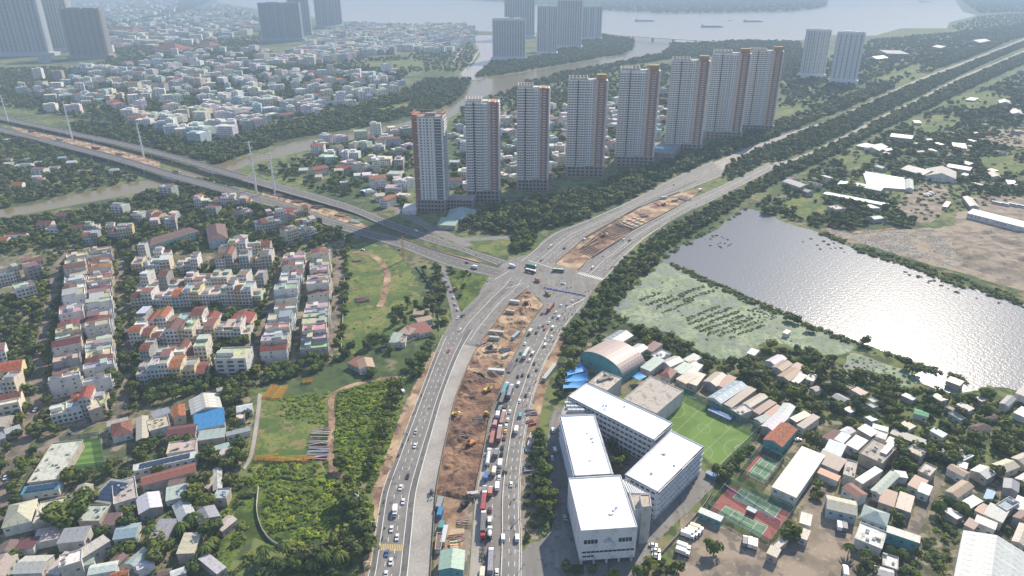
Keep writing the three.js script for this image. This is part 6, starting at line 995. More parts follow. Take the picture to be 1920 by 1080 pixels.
onRoad(east, false, QJ, GJ, D4, [[1370, 112, 'boxTruck', 'grey', 'white'], [1437, 120, 'boxTruck', 'coral', 'white'], [1515, 62, 'boxTruck', 'white', 'white'], [1362, 245, 'semi', 'red', 'white', 'container'], [1433, 335, 'car', 'maroon'], [1355, 480, 'semi', 'grey', 'white', 'container'], [1428, 448, 'van', 'white'], [1430, 590, 'mixer', 'white'], [1350, 745, 'semi', 'red', 'red', 'bare'], [1434, 782, 'car', 'maroon'], [1440, 915, 'semi', 'purple', 'white', 'container'], [1348, 1035, 'boxTruck', 'cream', 'cream'], [1510, 1035, 'car', 'white']]);
onRoad(east, false, QF, GF, D4, [[1580, 645, 'van', 'white'], [1738, 645, 'van', 'white'], [1672, 45, 'car', 'white'], ...[[1725, 55], [1712, 200], [1668, 250], [1682, 520]].map(([a, b]) => [a, b, 'motorbike', 'black'])]);
onRoad(west, true, QW, GW, D3, [[598, 535, 'car', 'silver'], [588, 692, 'car', 'white'], [508, 1035, 'car', 'black'], [750, 265, 'motorbike', 'red'], [518, 620, 'motorbike', 'black'], [450, 690, 'motorbike', 'black'], [470, 550, 'motorbike', 'grey'], [348, 1045, 'motorbike', 'black']]);
onRoad(west, true, QW, GW, D4, [[428, 82, 'car', 'white'], [455, 240, 'car', 'white'], [364, 345, 'boxTruck', 'white', 'white'], [325, 550, 'car', 'white'], [387, 642, 'car', 'white'], [272, 820, 'car', 'blue'], [318, 915, 'car', 'white'], [262, 1060, 'car', 'white'], [255, 525, 'motorbike', 'green'], [225, 650, 'motorbike', 'black'], [195, 750, 'motorbike', 'black']]);
onRoad(west, true, 'on the upper stretch of the wide carriageway', 'traffic on the upper wide carriageway', D2, [[135, 345, 'car', 'white'], [8, 588, 'car', 'red'], [165, 185, 'van', 'grey'], [110, 215, 'car', 'white']]);
onRoad(slip, true, 'queuing on the slip road under the trees', 'cars queuing on the slip road', (x, y) => [500 + x / 4.5, 380 + y / 4.5], [[1465, 565, 'car', 'grey'], [1490, 612, 'car', 'blue'], [1512, 660, 'van', 'purple'], [1535, 705, 'car', 'grey'], [1556, 748, 'car', 'blue'], [1578, 800, 'car', 'white'], [1590, 858, 'car', 'silver'], [1612, 900, 'car', 'white']]);
{ // junction
  const put = (x, y, kind, c, deg, c2, lab) => { const p = D5(x, y), g = GV(p[0], p[1], kind === 'bus' ? 1.6 : 1); vehicle(kind, g.x, g.z, .115, deg * Math.PI / 180, c, lab || 'crossing the junction', 'vehicles crossing the junction', c2); };
  put(245, 478, 'boxTruck', 'white', 60, 'white'); put(452, 472, 'bus', 'green', 62, 'green'); put(448, 528, 'bus', 'maroon', 58, 'white'); put(762, 520, 'bus', 'green', 78, 'cream', 'at the stop line of the junction'); put(815, 668, 'car', 'white', 70); put(1145, 492, 'van', 'white', -30); put(828, 272, 'car', 'black', 150); put(655, 262, 'car', 'white', 150); put(570, 402, 'car', 'grey', 160); put(525, 640, 'boxTruck', 'brown', 20, 'red'); put(680, 245, 'van', 'white', 150); put(645, 790, 'boxTruck', 'brown', 30, 'yellow', 'squeezing past the blue barriers');
  for (const [x, y] of [[745, 676], [858, 712], [898, 710], [560, 515], [1068, 755], [1105, 745], [1360, 480], [1380, 475], [240, 686], [990, 850], [925, 835], [1260, 365]]) put(x, y, 'motorbike', pick(['red', 'blue', 'black']), rr(0, 360));
  onRoad(southRoad, false, 'on the south carriageway beside the pit', 'traffic on the south carriageway', D6, [[780, 655, 'van', 'white'], [845, 660, 'van', 'grey'], [545, 845, 'motorbike', 'black'], [1640, 95, 'boxTruck', 'white', 'white']]); onRoad(northRoad, true, 'on the north carriageway beside the pit', 'traffic on the north carriageway', D6, [[110, 752, 'car', 'black'], [335, 655, 'van', 'white'], [120, 628, 'motorbike', 'black'], [1340, 40, 'car', 'grey']]);
  for (let i = 0; i < 14; i++) { const k = i / 13, p = D5(612 + 440 * k, 722 + 86 * k + (i % 2) * 4), g = GV(...p), b = thing('water_barrier', 'blue plastic water-filled barrier in the row across the junction arm', 'barrier', 'blue barriers across the junction arm', g.x, .1, g.z, -.25 + rr(-.1, .1)), m = new MB().color([.08, .17, .50]); prism(m, [[-.35, 0], [.35, 0], [.28, .35], [.14, 1], [-.14, 1], [-.28, .35]], 2.5); m.build('shell', M.plain, b); }
}
onRoad(viaductA, false, 'on the lower viaduct road', 'vehicles on the viaducts', (x, y) => [x, y], [[332, 323, 'semi', 'coral', 'white', 'container', 8]], 6.6); onRoad(viaductA, true, 'on the viaduct ramp near the verge', 'vehicles on the viaduct ramp', (x, y) => [500 + x / 4.5, 380 + y / 4.5], [[1690, 505, 'car', 'maroon'], [1752, 540, 'boxTruck', 'white', 'white'], [1120, 395, 'car', 'grey']], .2);
onRoad(viaductB, true, 'on the upper ramp below the towers', 'vehicles on the upper ramp', (x, y) => [500 + x / 4.5, 380 + y / 4.5], [[1260, 238, 'van', 'white'], [1190, 190, 'car', 'grey'], [1440, 340, 'motorbike', 'red'], [1770, 440, 'motorbike', 'maroon'], [1728, 390, 'motorbike', 'black'], [1100, 175, 'motorbike', 'black']], .2);
{ // parked vehicles
  const put = (px, kind, c, deg, where, group, c2, load) => { const g = GV(px[0], px[1], kind === 'car' ? .7 : 1.4); vehicle(kind, g.x, g.z, .07, deg * Math.PI / 180, c, where, group, c2, load); };
  const S = (x, y) => [1020 + x / 4.909, 860 + y / 4.909], pl = 'parked behind the white school', pg = 'vehicles parked behind the school';
  for (const [x, y, c] of [[1005, 795, 'white'], [1030, 842, 'white'], [1035, 888, 'white'], [1030, 915, 'black']]) put(S(x, y), 'car', c, 78, pl, pg);
  for (const [x, y, c] of [[1408, 640, 'cream'], [1385, 668, 'cream'], [1325, 705, 'white'], [1355, 690, 'white'], [1290, 812, 'white'], [1280, 862, 'white']]) put(S(x, y), 'boxTruck', c, 62, 'parked in the row beside the tennis courts', 'trucks parked beside the tennis courts', 'white');
  for (const [x, y, c] of [[880, 795, 'white'], [910, 800, 'grey'], [350, 885, 'grey'], [380, 890, 'white'], [408, 900, 'cream'], [915, 1055, 'white']]) put(C9(x, y), 'boxTruck', c, 160, 'parked in the dirt yard of the village', 'trucks parked in the dirt yard', 'white');
  for (const [x, y] of [[1765, 62], [1810, 70], [1855, 72], [1900, 80]]) put(C6(x, y), 'bus', 'white', 35, 'parked in the coach yard', 'coaches parked in the yard', 'white'); for (const [x, y] of [[1385, 15], [1400, 8], [1370, 20]]) put(C6(x, y), 'boxTruck', 'white', 35, 'parked in the truck yard', 'trucks in the truck yard', 'white');
  for (const [x, y, c, d] of [[66, 768, 'white', 12], [83, 700, 'black', 12], [95, 578, 'silver', 8], [80, 592, 'white', 80], [60, 597, 'black', 80], [98, 612, 'blue', 10], [10, 895, 'white', 25], [133, 812, 'grey', 65], [228, 500, 'white', 3], [236, 760, 'silver', 5], [208, 762, 'grey', 60], [425, 700, 'white', 65], [505, 700, 'white', 70], [470, 690, 'grey', 15], [646, 447, 'white', 30], [662, 463, 'grey', 70], [680, 468, 'white', 75], [240, 640, 'grey', 3], [60, 665, 'black', 80], [58, 690, 'black', 80]]) put([x, y], 'car', c, d, 'parked along the residential lanes', 'cars parked along the lanes');
  for (const [x, y, c] of [[1037, 805, 'white'], [1040, 842, 'white'], [1035, 858, 'white'], [1031, 908, 'white'], [1032, 925, 'white'], [1059, 970, 'silver']]) put([x, y], y < 850 ? 'van' : 'car', c, -175, 'parked on the drive beside the white school', 'vehicles on the school drive'); put([755, 732], 'van', 'white', -150, 'parked on the orange soil verge', null); put([1497, 824], 'car', 'white', 95, 'parked beside the orange pavilion', null);
}

{ // more motorbikes on the shoulders and at the junction
  const sw = (r, rev, k0, k1, i0, i1, n, where, group) => { for (let i = 0; i < n; i++) { const t = Math.floor(rr(i0, i1)), p = across(r, t, rr(k0, k1)); vehicle('motorbike', p.x, p.z, .115, headingOn(r, p.x, p.z, rev), pick(['red', 'black', 'blue', 'grey', 'white']), where, group); } };
  sw(east, false, .66, .97, 62, 84, 16, 'in the swarm before the blue barriers', 'motorbikes in the swarm before the barriers'); sw(east, false, .78, .98, 6, 60, 8, 'on the outer free lane', 'motorbikes on the outer free lane'); sw(southRoad, false, .76, .96, 2, 40, 7, 'on the side lane by the tree belt', 'motorbikes on the side lane'); sw(west, true, .02, .09, 4, 50, 7, 'on the shoulder of the wide carriageway', 'motorbikes on the shoulder');
}
// ---------- street furniture ----------
function lamp(x, z, turn, h, label, group, arms = 1) {
  const o = thing('street_lamp', label, 'street lamp', group, x, 0, z, turn), m = new MB(); m.cyl(0, 0, 0, .16, .09, h, 6); m.build('pole', M.galv, o);
  for (let i = 0; i < arms; i++) { const s = i ? -1 : 1, a = new MB(); a.bar([0, h - .2, 0], [s * 2.2, h + .3, 0], .12); a.build('arm', M.galv, o); const l = new MB().color([.5, .5, .5]); l.box(s * 2.5, h + .24, 0, 1, .16, .36, 0, true); l.build('lamp_head', M.plain, o); }
}
for (let i = 2; i < 58; i += 6) { const p = across(west, i, -.045); lamp(p.x, p.z, -.2, 10.5, 'tall street lamp on the orange soil verge of the wide carriageway', 'street lamps of the wide carriageway'); }
for (let i = 60; i < 88; i += 9) { const p = across(west, i, 1.0); lamp(p.x, p.z, 2.6, 11, 'street lamp at the upper edge of the excavated median', 'street lamps at the excavated median'); }
for (let i = 4; i < 84; i += 9) { const p = across(east, i, 1.04); lamp(p.x, p.z, 2.9, 9.5, 'street lamp on the pavement beside the free lanes', 'street lamps beside the free lanes'); }
for (let i = 3; i < 58; i += 6) { const p = across(southRoad, i, .72), q = across(northRoad, i, .45); lamp(p.x, p.z, .6, 11, 'street lamp on the barrier of the south carriageway', 'street lamps of the south carriageway', 2); lamp(q.x, q.z, .6, 11, 'street lamp on the barrier of the north carriageway', 'street lamps of the north carriageway', 2); }
for (let i = 4; i < 50; i += 4) { const p = across(southFar, i, 1.3); lamp(p.x, p.z, .6, 11, 'street lamp along the planted far highway', 'street lamps of the planted highway'); }
for (let i = 0; i < 90; i += 6) { const p = across(viaductB, i, 1.0); const o = p.y; lamp(p.x, p.z, .4, 9 + o, 'street lamp along the upper viaduct road', 'street lamps of the viaduct'); }
[[16, 231, 178, 'first'], [137, 266, 190, 'second'], [271, 301, 231, 'third'], [481, 361, 265, 'fourth'], [516, 364, 287, 'fifth']].forEach(([x, y, t, w]) => {
  const p = GV(x, y), h = heightFrom(x, y, t), o = thing('power_pylon', `tall pale steel pole pylon with short cross arms, ${w} along the viaduct`, 'pylon', 'steel pole pylons along the viaduct', p.x, 0, p.z, .5), m = new MB(); m.cyl(0, 0, 0, 1.5, .75, h, 10); m.build('mast', M.galv, o);
  for (let i = 0; i < 6; i++) { const a = new MB(), yy = h * (.98 - i * .115), L = i ? 3.2 : 4.6; a.bar([-L, yy + .5, 0], [0, yy, 0], .45).bar([0, yy, 0], [L, yy + .5, 0], .6); a.build('cross_arm', M.galv, o); }
});

// ---------- construction sites ----------
function excavator(px, turn, c, lab, s = 1) {
  const p = GV(...px), o = thing('excavator', lab, 'excavator', null, p.x, .6, p.z, turn), col = PAINT[c]; o.scale.setScalar(s);
  for (const q of [1, -1]) { const t = new MB(); prism(t, [[-2.1, .1], [2.1, .1], [2.4, .5], [2.1, .95], [-2.1, .95], [-2.4, .5]], .6, q * 1.2); t.build('track', M.rubber, o); }
  const b = new MB().color(col); b.box(0, 1, -.6, 2.6, 1.3, 3.6, 0, true).box(-.8, 1, 1, 1, 1, .8); b.build('body', M.gloss, o); const g = new MB(); g.box(-.8, 2, .6, 1, 1, 1.5); g.build('cab_glass', M.glass, o);
  const a = new MB().color(col); a.bar([.3, 1.9, .8], [.3, 4.6, 3.4], .55).bar([.3, 4.6, 3.4], [.3, 4, 5], .5); a.build('boom', M.gloss, o); const k = new MB().color(col); k.bar([.3, 4.1, 4.9], [.3, 1.6, 6.2], .4); k.build('arm', M.gloss, o); const u = new MB().color([.25, .2, .15]); prism(u, [[5.6, 1.7], [6.5, 1.6], [6.4, .7], [5.7, .6]], 1.2, .3); u.build('bucket', M.plain, o);
}
excavator(D3(1215, 700), -.8, 'orange', 'orange excavator digging in the dark soil of the median', 1.15); excavator(D3(1400, 90), 2.2, 'yellow', 'yellow excavator on the pale heap of the median'); excavator(D3(1035, 365), 1.2, 'yellow', 'yellow excavator at the fence of the wide carriageway', .8); excavator(D3(1395, 355), .4, 'yellow', 'yellow excavator beside the lorry queue', .8); excavator(D2(880, 70), .6, 'maroon', 'dark red drill rig on the upper median'); excavator(D2(475, 560), 1.6, 'grey', 'grey excavator among pipes on the upper median'); excavator(D4(1150, 290), 2.5, 'black', 'black excavator beside the site yard'); excavator(D6(545, 625), 1.0, 'orange', 'orange excavator inside the strutted pit'); excavator(D6(1230, 270), 1.6, 'orange', 'orange excavator at the far end of the pit'); excavator(C5(640, 555), 1, 'orange', 'orange excavator on the slip road verge', .9); excavator(D4(780, 150), .2, 'grey', 'grey excavator parked on the concrete lane', .7);
function cabin(px, turn, w, d, c, lab, h = 2.6) { const p = GV(...px), o = thing('site_container', lab, 'container', 'containers of the building site', p.x, .4, p.z, turn), m = new MB().color(c); m.box(0, 0, 0, w, h, d, 0, true); const e = new MB().color(c); for (let i = 0; i < w / .6; i++) for (const s of [1, -1]) e.box(-w / 2 + .3 + i * .6, .1, s * (d / 2 + .03), .2, h - .3, .06); m.build('shell', M.tin, o); e.build('ribs', M.tin, o, 'stuff'); const r = new MB().color(c); r.box(0, h, 0, w - .1, .08, d - .1); r.build('roof', M.tin, o); }
cabin(D2(545, 400), -.2, 12, 2.6, K.off, 'off-white site container at the pale soil'); cabin(D2(762, 435), 1.1, 12, 2.6, K.paleblue, 'pale blue-green site container beside the barrier'); cabin(D2(545, 835), -.15, 12, 3, K.white, 'white-roofed site container with blue side'); cabin(D2(520, 465), -.2, 8, 2.6, K.pale, 'short pale site container beside the off-white one'); cabin(D2(640, 670), .9, 6, 2.5, K.off, 'small off-white site container on grey slabs'); cabin(D2(750, 55), -.3, 9, 3, K.white, 'white container at the junction end of the median'); cabin(D2(700, 165), -.35, 8, 2.5, K.cream, 'cream container near the drill rig'); cabin(D4(868, 290), 1.45, 8, 3, K.grey, 'grey site container at the yard entrance'); cabin(D4(872, 395), 1.45, 6, 2.6, K.blue, 'blue site container in the works yard'); cabin(D4(890, 545), 1.45, 5, 2.6, K.teal, 'teal site container in the works yard'); cabin(D4(920, 650), 1.5, 12, 2.4, K.white, 'long white container beside the brown cabin'); cabin(D4(1240, 190), .2, 6, 2.5, K.off, 'off-white container at the yard fence'); cabin(D6(1230, 195), .3, 9, 2.6, K.white, 'white container at the end of the pit'); cabin(D6(1350, 225), .3, 8, 2.6, K.off, 'off-white container on the scrap heap by the pit');
for (const [x, y, h, c, l] of [[60, 247, 5.2, 'rust', 'rust red box'], [112, 262, 5.8, 'off', 'off-white box'], [180, 279, 6.3, 'maroon', 'maroon box'], [225, 290, 6.4, 'tan', 'tan box']]) { const p = GV(x, y, h), o = thing('site_container', `${l} standing on the unfinished viaduct deck`, 'container', null, p.x, h, p.z, -.35), m = new MB().color(K[c]); m.box(0, 0, 0, 14, 2.8, 4, 0, true); m.build('shell', M.tin, o); const r = new MB().color(K[c]); r.box(0, 2.8, 0, 13.6, .12, 3.6); r.build('roof', M.tin, o); }
cabin(D3(1890, 660), 1.4, 13, 2.6, K.off, 'off-white container on the torn-up pavement'); cabin([1030, 702], 1.15, 22, 3, K.pale, 'long pale pipe cabin on the pavement strip');
{ // steel and timber lying about
  const heap = (px, n, len, r, c, lab, turn, spread = 3) => { const p = GV(...px), o = thing('material_pile', lab, 'pile', null, p.x, .3, p.z, turn); for (let i = 0; i < n; i++) { const m = new MB().color(c.map((q) => q * rr(.6, 1.3))); const z = rr(-spread, spread), y = rr(.2, 1), a = rr(-.25, .25); m.bar([-len / 2, y, z - a * len / 2], [len / 2, y + rr(-.1, .2), z + a * len / 2], r); m.build('beam', M.plain, o); } };
  heap(D2(690, 780), 12, 14, .5, [.14, .12, .13], 'pile of dark steel beams beside the barrier', 1.2); heap(D2(640, 590), 10, 9, .6, [.10, .09, .12], 'pile of dark girders under the small container', .3); heap(D2(480, 590), 10, 9, .5, [.12, .11, .10], 'pile of dark pipes at the median fence', .2); heap(D2(390, 520), 8, 8, .5, [.30, .28, .26], 'heap of grey formwork at the median fence', .8); heap(D3(1150, 560), 12, 8, .3, [.22, .16, .13], 'scattered brown steel bars on the dark soil', -.3, 5); heap(D3(1290, 420), 10, 7, .3, [.18, .17, .16], 'dark wire bundles beside the lorry queue', .1); heap(D3(1900, 330), 12, 7, .5, [.20, .20, .21], 'stack of grey scrap on the torn-up pavement', .2); heap(D3(1890, 440), 10, 5, .5, [.28, .08, .10], 'heap of red and dark scrap on the pavement', .5); heap(D3(1880, 740), 10, 6, .5, [.45, .44, .42], 'stack of pale kerb stones on the pavement', .2); heap(D3(1870, 960), 10, 6, .4, [.32, .30, .28], 'stack of grey boards on the pavement', .1); heap(D4(1130, 480), 14, 6, .3, [.35, .27, .22], 'stack of short beams in the works yard', .1); heap(D4(1060, 670), 12, 8, .3, [.36, .22, .2], 'reddish reinforcing steel laid out in the works yard', .3); heap(D4(1030, 765), 10, 4, .8, [.6, .47, .3], 'cream sandbags beside the site hall', .2); heap(C5(120, 610), 16, 12, .5, [.22, .13, .11], 'rusty scrap heap in the fenced meadow', .3, 5); heap(C5(90, 385), 10, 8, .6, [.3, .15, .22], 'coloured junk heap at the meadow gate', .2, 3); heap([600, 820], 14, 12, .5, [.34, .28, .26], 'bundle of long poles beside the dirt track', .1, 8); heap([597, 850], 12, 13, .5, [.38, .34, .32], 'pale sheet bundle beside the dirt track', .05, 6);
  heap(D6(1450, 200), 18, 10, .6, [.13, .13, .14], 'heap of dark scrap at the end of the pit', .5, 9); heap(D6(1000, 390), 12, 8, .6, [.2, .15, .2], 'heap of purple brown scrap in the pit', .4, 5); heap(D6(1180, 260), 12, 10, .8, [.5, .22, .14], 'orange brown planks at the pit end', .4, 5);
  for (const [x, y, l, c] of [[525, 366, 'pale timber stacked', [.6, .5, .38]], [560, 378, 'brown steel stacked', [.3, .17, .12]], [595, 389, 'dark girders stacked', [.14, .12, .12]], [640, 404, 'rusty plates stacked', [.42, .22, .13]], [668, 416, 'grey pipes stacked', [.4, .4, .4]]]) heap([x, y], 12, 14, .8, c, `${l} in the works between the viaduct ramps`, -.4, 5);
  // strutted pit in the junction median
  const P = [[1041, 494], [1083, 508], [1112, 482], [1136, 467], [1188, 432], [1254, 397], [1296, 373], [1318, 352], [1274, 362], [1208, 387], [1148, 417], [1098, 447], [1063, 476]];
  area('pit_ground', P, .05, M.soil); area('pit_floor', [[1086, 476], [1122, 474], [1150, 452], [1196, 424], [1160, 418], [1120, 440]], .07, M.redsoil, .6);
  const o = thing('pit_struts', 'rows of dark steel struts laid across the excavated pit', 'steelwork'), O = (x, y) => GV(...D6(x, y));
  const bars = (list, w, y, c) => { for (const [a, b, d, e] of list) { const A = O(a, b), B = O(d, e), m = new MB().color(c); m.bar([A.x, y, A.z], [B.x, y, B.z], w); m.build('strut', M.plain, o); } };
  for (let i = 0; i < 6; i++) bars([[290 + i * 16, 790 - i * 12, 430 + i * 14, 850 - i * 14]], .8, 1.4, [.16, .11, .09]); bars([[330, 750, 480, 650], [270, 780, 460, 630], [400, 740, 500, 690]], .9, 1.6, [.3, .22, .16]);
  for (let i = 0; i < 9; i++) bars([[500 + i * 26, 590 - i * 15, 690 + i * 22, 660 - i * 14]], .8, 1.4, [.12, .10, .10]); bars([[345, 640, 960, 290], [430, 860, 800, 620], [700, 490, 880, 548]], 1, 1.8, [.16, .12, .11]);
  const pl = thing('pit_cover', 'pale board panels covering part of the pit', 'panel'); for (let i = 0; i < 4; i++) for (let j = 0; j < 4; j++) { const a = O(735 + i * 55 + j * 42, 485 - i * 24 + j * 17), m = new MB().color([.58, .46, .36].map((q) => q * rr(.8, 1.2))); m.box(a.x, .6, a.z, 6.2, .5, 4.6, .55); m.build('panel', M.flat, pl); }
  // yellow crane lattice sections laid out on the dry meadow
  const lattice = (px, n, len, turn, dz, lab) => { const p = GV(...px), t = thing('crane_sections', lab, 'crane parts', null, p.x, 0, p.z, turn); for (let k = 0; k < n; k++) { const m = new MB().color([.52, .30, .05].map((q) => q * rr(.7, 1.15))), z = (k - (n - 1) / 2) * dz, w = 1.5 * rr(.8, 1.1), j = rr(-.12, .12), i0 = 0; for (const [a, b] of [[0, -w / 2], [0, w / 2], [w, -w / 2], [w, w / 2]]) m.bar([-len / 2, .2 + a, z + b], [len / 2, .2 + a, z + b], .22); for (let i = 0; i < len / 1.6; i++) { const x0 = -len / 2 + i * 1.6, x1 = Math.min(len / 2, x0 + 1.6); for (const b of [-w / 2, w / 2]) m.bar([x0, i % 2 ? .2 : 1.7, z + b], [x1, i % 2 ? 1.7 : .2, z + b], .14); m.bar([x0, 1.7, z - w / 2], [x1, 1.7, z + w / 2], .14); } spin(m, 0, j, 0, z); const lx = rr(-.06, .06) * len; for (let i = 0; i < m.p.length; i += 3) m.p[i] += lx; m.build('lattice_section', M.plain, t); } };
  lattice([517, 737], 6, 16, 1.5, 2.1, 'stack of yellow lattice crane sections at the meadow corner'); for (const [x, l, t, w] of [[497, 13, .2, 'first'], [517, 12, .0, 'second'], [537, 14, .12, 'third'], [557, 12, -.05, 'fourth'], [574, 11, .1, 'last']]) lattice([x, 861 + (x % 7) * .5], 2, l, t, 2.6, `yellow crane lattice pair lying across the dry meadow, ${w} from the drain walk`); lattice([577, 716], 3, 7, .2, 2, 'short yellow lattice crane sections beside the white shed');
  const tw = GV(757, 488), to = thing('tower_crane_mast', 'short orange lattice mast standing in the fenced meadow', 'mast', null, tw.x, 0, tw.z), tm = new MB().color([.5, .22, .06]); for (const [a, b] of [[1, 1], [-1, 1], [1, -1], [-1, -1]]) tm.box(a * .7, 0, b * .7, .25, 26, .25); for (let i = 0; i < 16; i++) for (const s of [1, -1]) { tm.bar([-.7, i * 1.6, s * .7], [.7, i * 1.6 + 1.6, s * .7], .16).bar([s * .7, i * 1.6, -.7], [s * .7, i * 1.6 + 1.6, .7], .16); } tm.build('lattice', M.plain, to);
  // boundary walls
  const wall = (px, h, lab, c = [.55, .52, .48], n = 16) => { const m = new MB().color(c); ridge(m, line(px, n), .25, 0, h); tag(m.build('boundary_wall', M.flat), lab, 'wall'); };
  wall([[646, 520], [644, 580], [640, 655]], 2.2, 'pale boundary wall along the fenced meadow'); wall([[780, 500], [808, 540], [822, 590], [824, 620]], 2, 'grey wall curving between the meadow and the slip road', [.45, .45, .44]); wall([[485, 915], [482, 960], [495, 1000], [520, 1024], [560, 1036]], 1.8, 'curved pale wall enclosing the garden plot'); wall([[716, 660], [745, 652], [790, 630], [812, 610]], 2, 'grey wall below the brown meadow sheds'); wall([[1240, 1040], [1290, 985], [1320, 950], [1335, 925]], 2, 'grey wall between the school and the truck row', [.35, .35, .34]); wall([[1056, 728], [1064, 684]], 2, 'yellow banded wall beside the blue shade sails', [.62, .46, .2], 4); wall([[560, 1040], [600, 1034], [638, 1022]], 4.5, 'brown retaining wall at the garden plot', [.22, .13, .11], 6);
}
// ---------- river craft and far bridge ----------
for (const [x, y, w, lab] of [[1209, 40, 37, 'long blue-grey barge on the river near the bridge'], [1335, 51, 41, 'long blue-grey barge nearest the wooded shore'], [1412, 41, 36, 'long grey barge in midstream'], [1369, 39, 9, 'small dark tug between the barges'], [1735, 4, 23, 'grey ship far up the river']]) {
  const p = GV(x, y), L = w / ppm(p.z), o = thing('barge', lab, 'barge', 'barges on the river', p.x, .1, p.z, -.03), h = new MB().color([.13, .17, .24]), B = L * .16; for (const [a, b] of [[-1, 1]]) { prism(h, [[-L / 2, 0], [L / 2 - L * .04, 0], [L / 2, L * .045], [-L / 2 - L * .01, L * .045]], B); } spin(h, 0, Math.PI / 2); h.build('hull', M.plain, o);
  const c = new MB().color([.25, .29, .33]); c.box(-L * .02, L * .045, 0, L * .72, L * .025, B * .8); c.build('cargo_cover', M.plain, o); const d = new MB().color([.6, .6, .6]); d.box(-L * .44, L * .045, 0, L * .07, L * .09, B * .7); d.build('deckhouse', M.plain, o);
}
{ const o = thing('river_bridge', 'low concrete bridge crossing the canal mouth', 'bridge'), A = GV(1160, 66, 14), B = GV(1345, 78, 14), m = new MB().color([.52, .50, .48]); const pts = []; for (let i = 0; i <= 12; i++) pts.push(V().lerpVectors(A, B, i / 12)); ridge(m, pts, 16, -2.4, 2.4); m.build('deck', M.flat, o); for (const k of [.16, .37, .58, .8]) { const p = V().lerpVectors(A, B, k), q = new MB().color([.4, .38, .36]); q.box(p.x, 0, p.z, 8, 11.6, 8); q.build('pier', M.flat, o); } }

// ---------- trees and undergrowth ----------
function crownGeo(s0, n, leaf, shape = 'round') {
  const keep = seed; seed = s0; const m = new MB(), N = [], blobs = [];
  const K2 = shape === 'round' ? 8 : shape === 'tall' ? 7 : 6;
  for (let i = 0; i < K2; i++) { const a = rr(0, 6.28), r = shape === 'tall' ? rr(0, .14) : rr(.06, .3); blobs.push(shape === 'bush' ? [Math.cos(a) * rr(.1, .34), rr(.2, .5), Math.sin(a) * rr(.1, .34), rr(.2, .34)] : [Math.cos(a) * r, shape === 'tall' ? .3 + .6 * i / K2 : rr(.45, .8), Math.sin(a) * r, shape === 'tall' ? rr(.12, .2) * (1.15 - .5 * i / K2) : rr(.15, .26)]); }
  for (let i = 0; i < n; i++) {
    const b = blobs[i % blobs.length]; let x = rr(-1, 1), y = rr(-.75, 1), z = rr(-1, 1); const l = Math.hypot(x, y, z) || 1; const rad = b[3] * rr(.72, 1.1); x /= l; y /= l; z /= l;
    const c = V(b[0] + x * rad, b[1] + y * rad * .85, b[2] + z * rad), nn = V(x + rr(-.7, .7), y + .35 + rr(-.6, .6), z + rr(-.7, .7)).normalize(), t = V().crossVectors(nn, V(rr(-1, 1), rr(-1, 1), rr(-1, 1))).normalize(), u = V().crossVectors(nn, t), s = leaf * rr(.6, 1.25);
    const g = rr(.72, 1.25), yel = rr(0, .35); m.color([g * (1 + yel * .5), g, g * (1 - yel)]);
    const p = (a, d) => [c.x + t.x * a * s + u.x * d * s, c.y + t.y * a * s + u.y * d * s, c.z + t.z * a * s + u.z * d * s];
    m.tri(p(-.5, -.4), p(.5, -.3), p(.15, .5)).tri(p(-.5, -.4), p(.15, .5), p(-.45, .3));
    for (let k = 0; k < 6; k++) N.push(nn.x * .5 + x * .5, nn.y * .5 + y * .5 + .1, nn.z * .5 + z * .5);
  }
  const g = m.geo(); for (let i = 0; i < N.length; i += 3) { const l = Math.hypot(N[i], N[i + 1], N[i + 2]) || 1; N[i] /= l; N[i + 1] /= l; N[i + 2] /= l; } if (N.length === g.attributes.normal.array.length) g.attributes.normal.array.set(N); seed = keep; return g;
}
const trunkGeo = (() => { const m = new MB(); m.cyl(0, 0, 0, .032, .018, .5, 6); for (let i = 0; i < 4; i++) { const a = i * 1.6; m.bar([0, .34, 0], [Math.cos(a) * .18, .62, Math.sin(a) * .18], .018); } return m.geo(); })();
const near = [1, 2, 3, 4].map((i) => crownGeo(900 + i * 77, 560, .12)), tall = [1, 2].map((i) => crownGeo(400 + i * 31, 340, .10, 'tall'));
const farT = [1, 2, 3, 4].map((i) => crownGeo(100 + i * 53, 170, .2)), bushT = [1, 2, 3].map((i) => crownGeo(700 + i * 41, 90, .19, 'bush'));
const palmCrown = (() => { const keep = seed; seed = 5; const m = new MB(); for (let i = 0; i < 15; i++) { const a = i / 15 * 6.2832 + rr(-.2, .2), up = rr(.05, .35), L = rr(.42, .55), d = [Math.cos(a), Math.sin(a)]; let pv = null; for (let k = 0; k <= 5; k++) { const t = k / 5, r = t * L, y = .8 + up * t - t * t * (up + .3), w = .075 * Math.sin(Math.PI * Math.min(1, t * .85 + .12)); const q = [[d[0] * r - d[1] * w, y - .03 * (w > 0), d[1] * r + d[0] * w], [d[0] * r, y + .025, d[1] * r], [d[0] * r + d[1] * w, y - .03, d[1] * r - d[0] * w]]; if (pv) { const g = rr(.8, 1.15); m.color([g, g, g * .85]); m.quad(pv[0], q[0], q[1], pv[1]).quad(pv[1], q[1], q[2], pv[2]); } pv = q; } } seed = keep; return m.geo(); })();
const palmTrunk = (() => { const m = new MB(); m.cyl(0, 0, 0, .03, .02, .8, 7); return m.geo(); })();
const GREENS = [[.080, .120, .030], [.100, .138, .032], [.064, .098, .031], [.125, .152, .036], [.052, .082, .029], [.092, .118, .046]];
const leafMats = GREENS.map((c) => new THREE.MeshPhysicalMaterial({ color: lin(...c), vertexColors: true, roughness: .8, specularIntensity: .25, side: THREE.DoubleSide }));
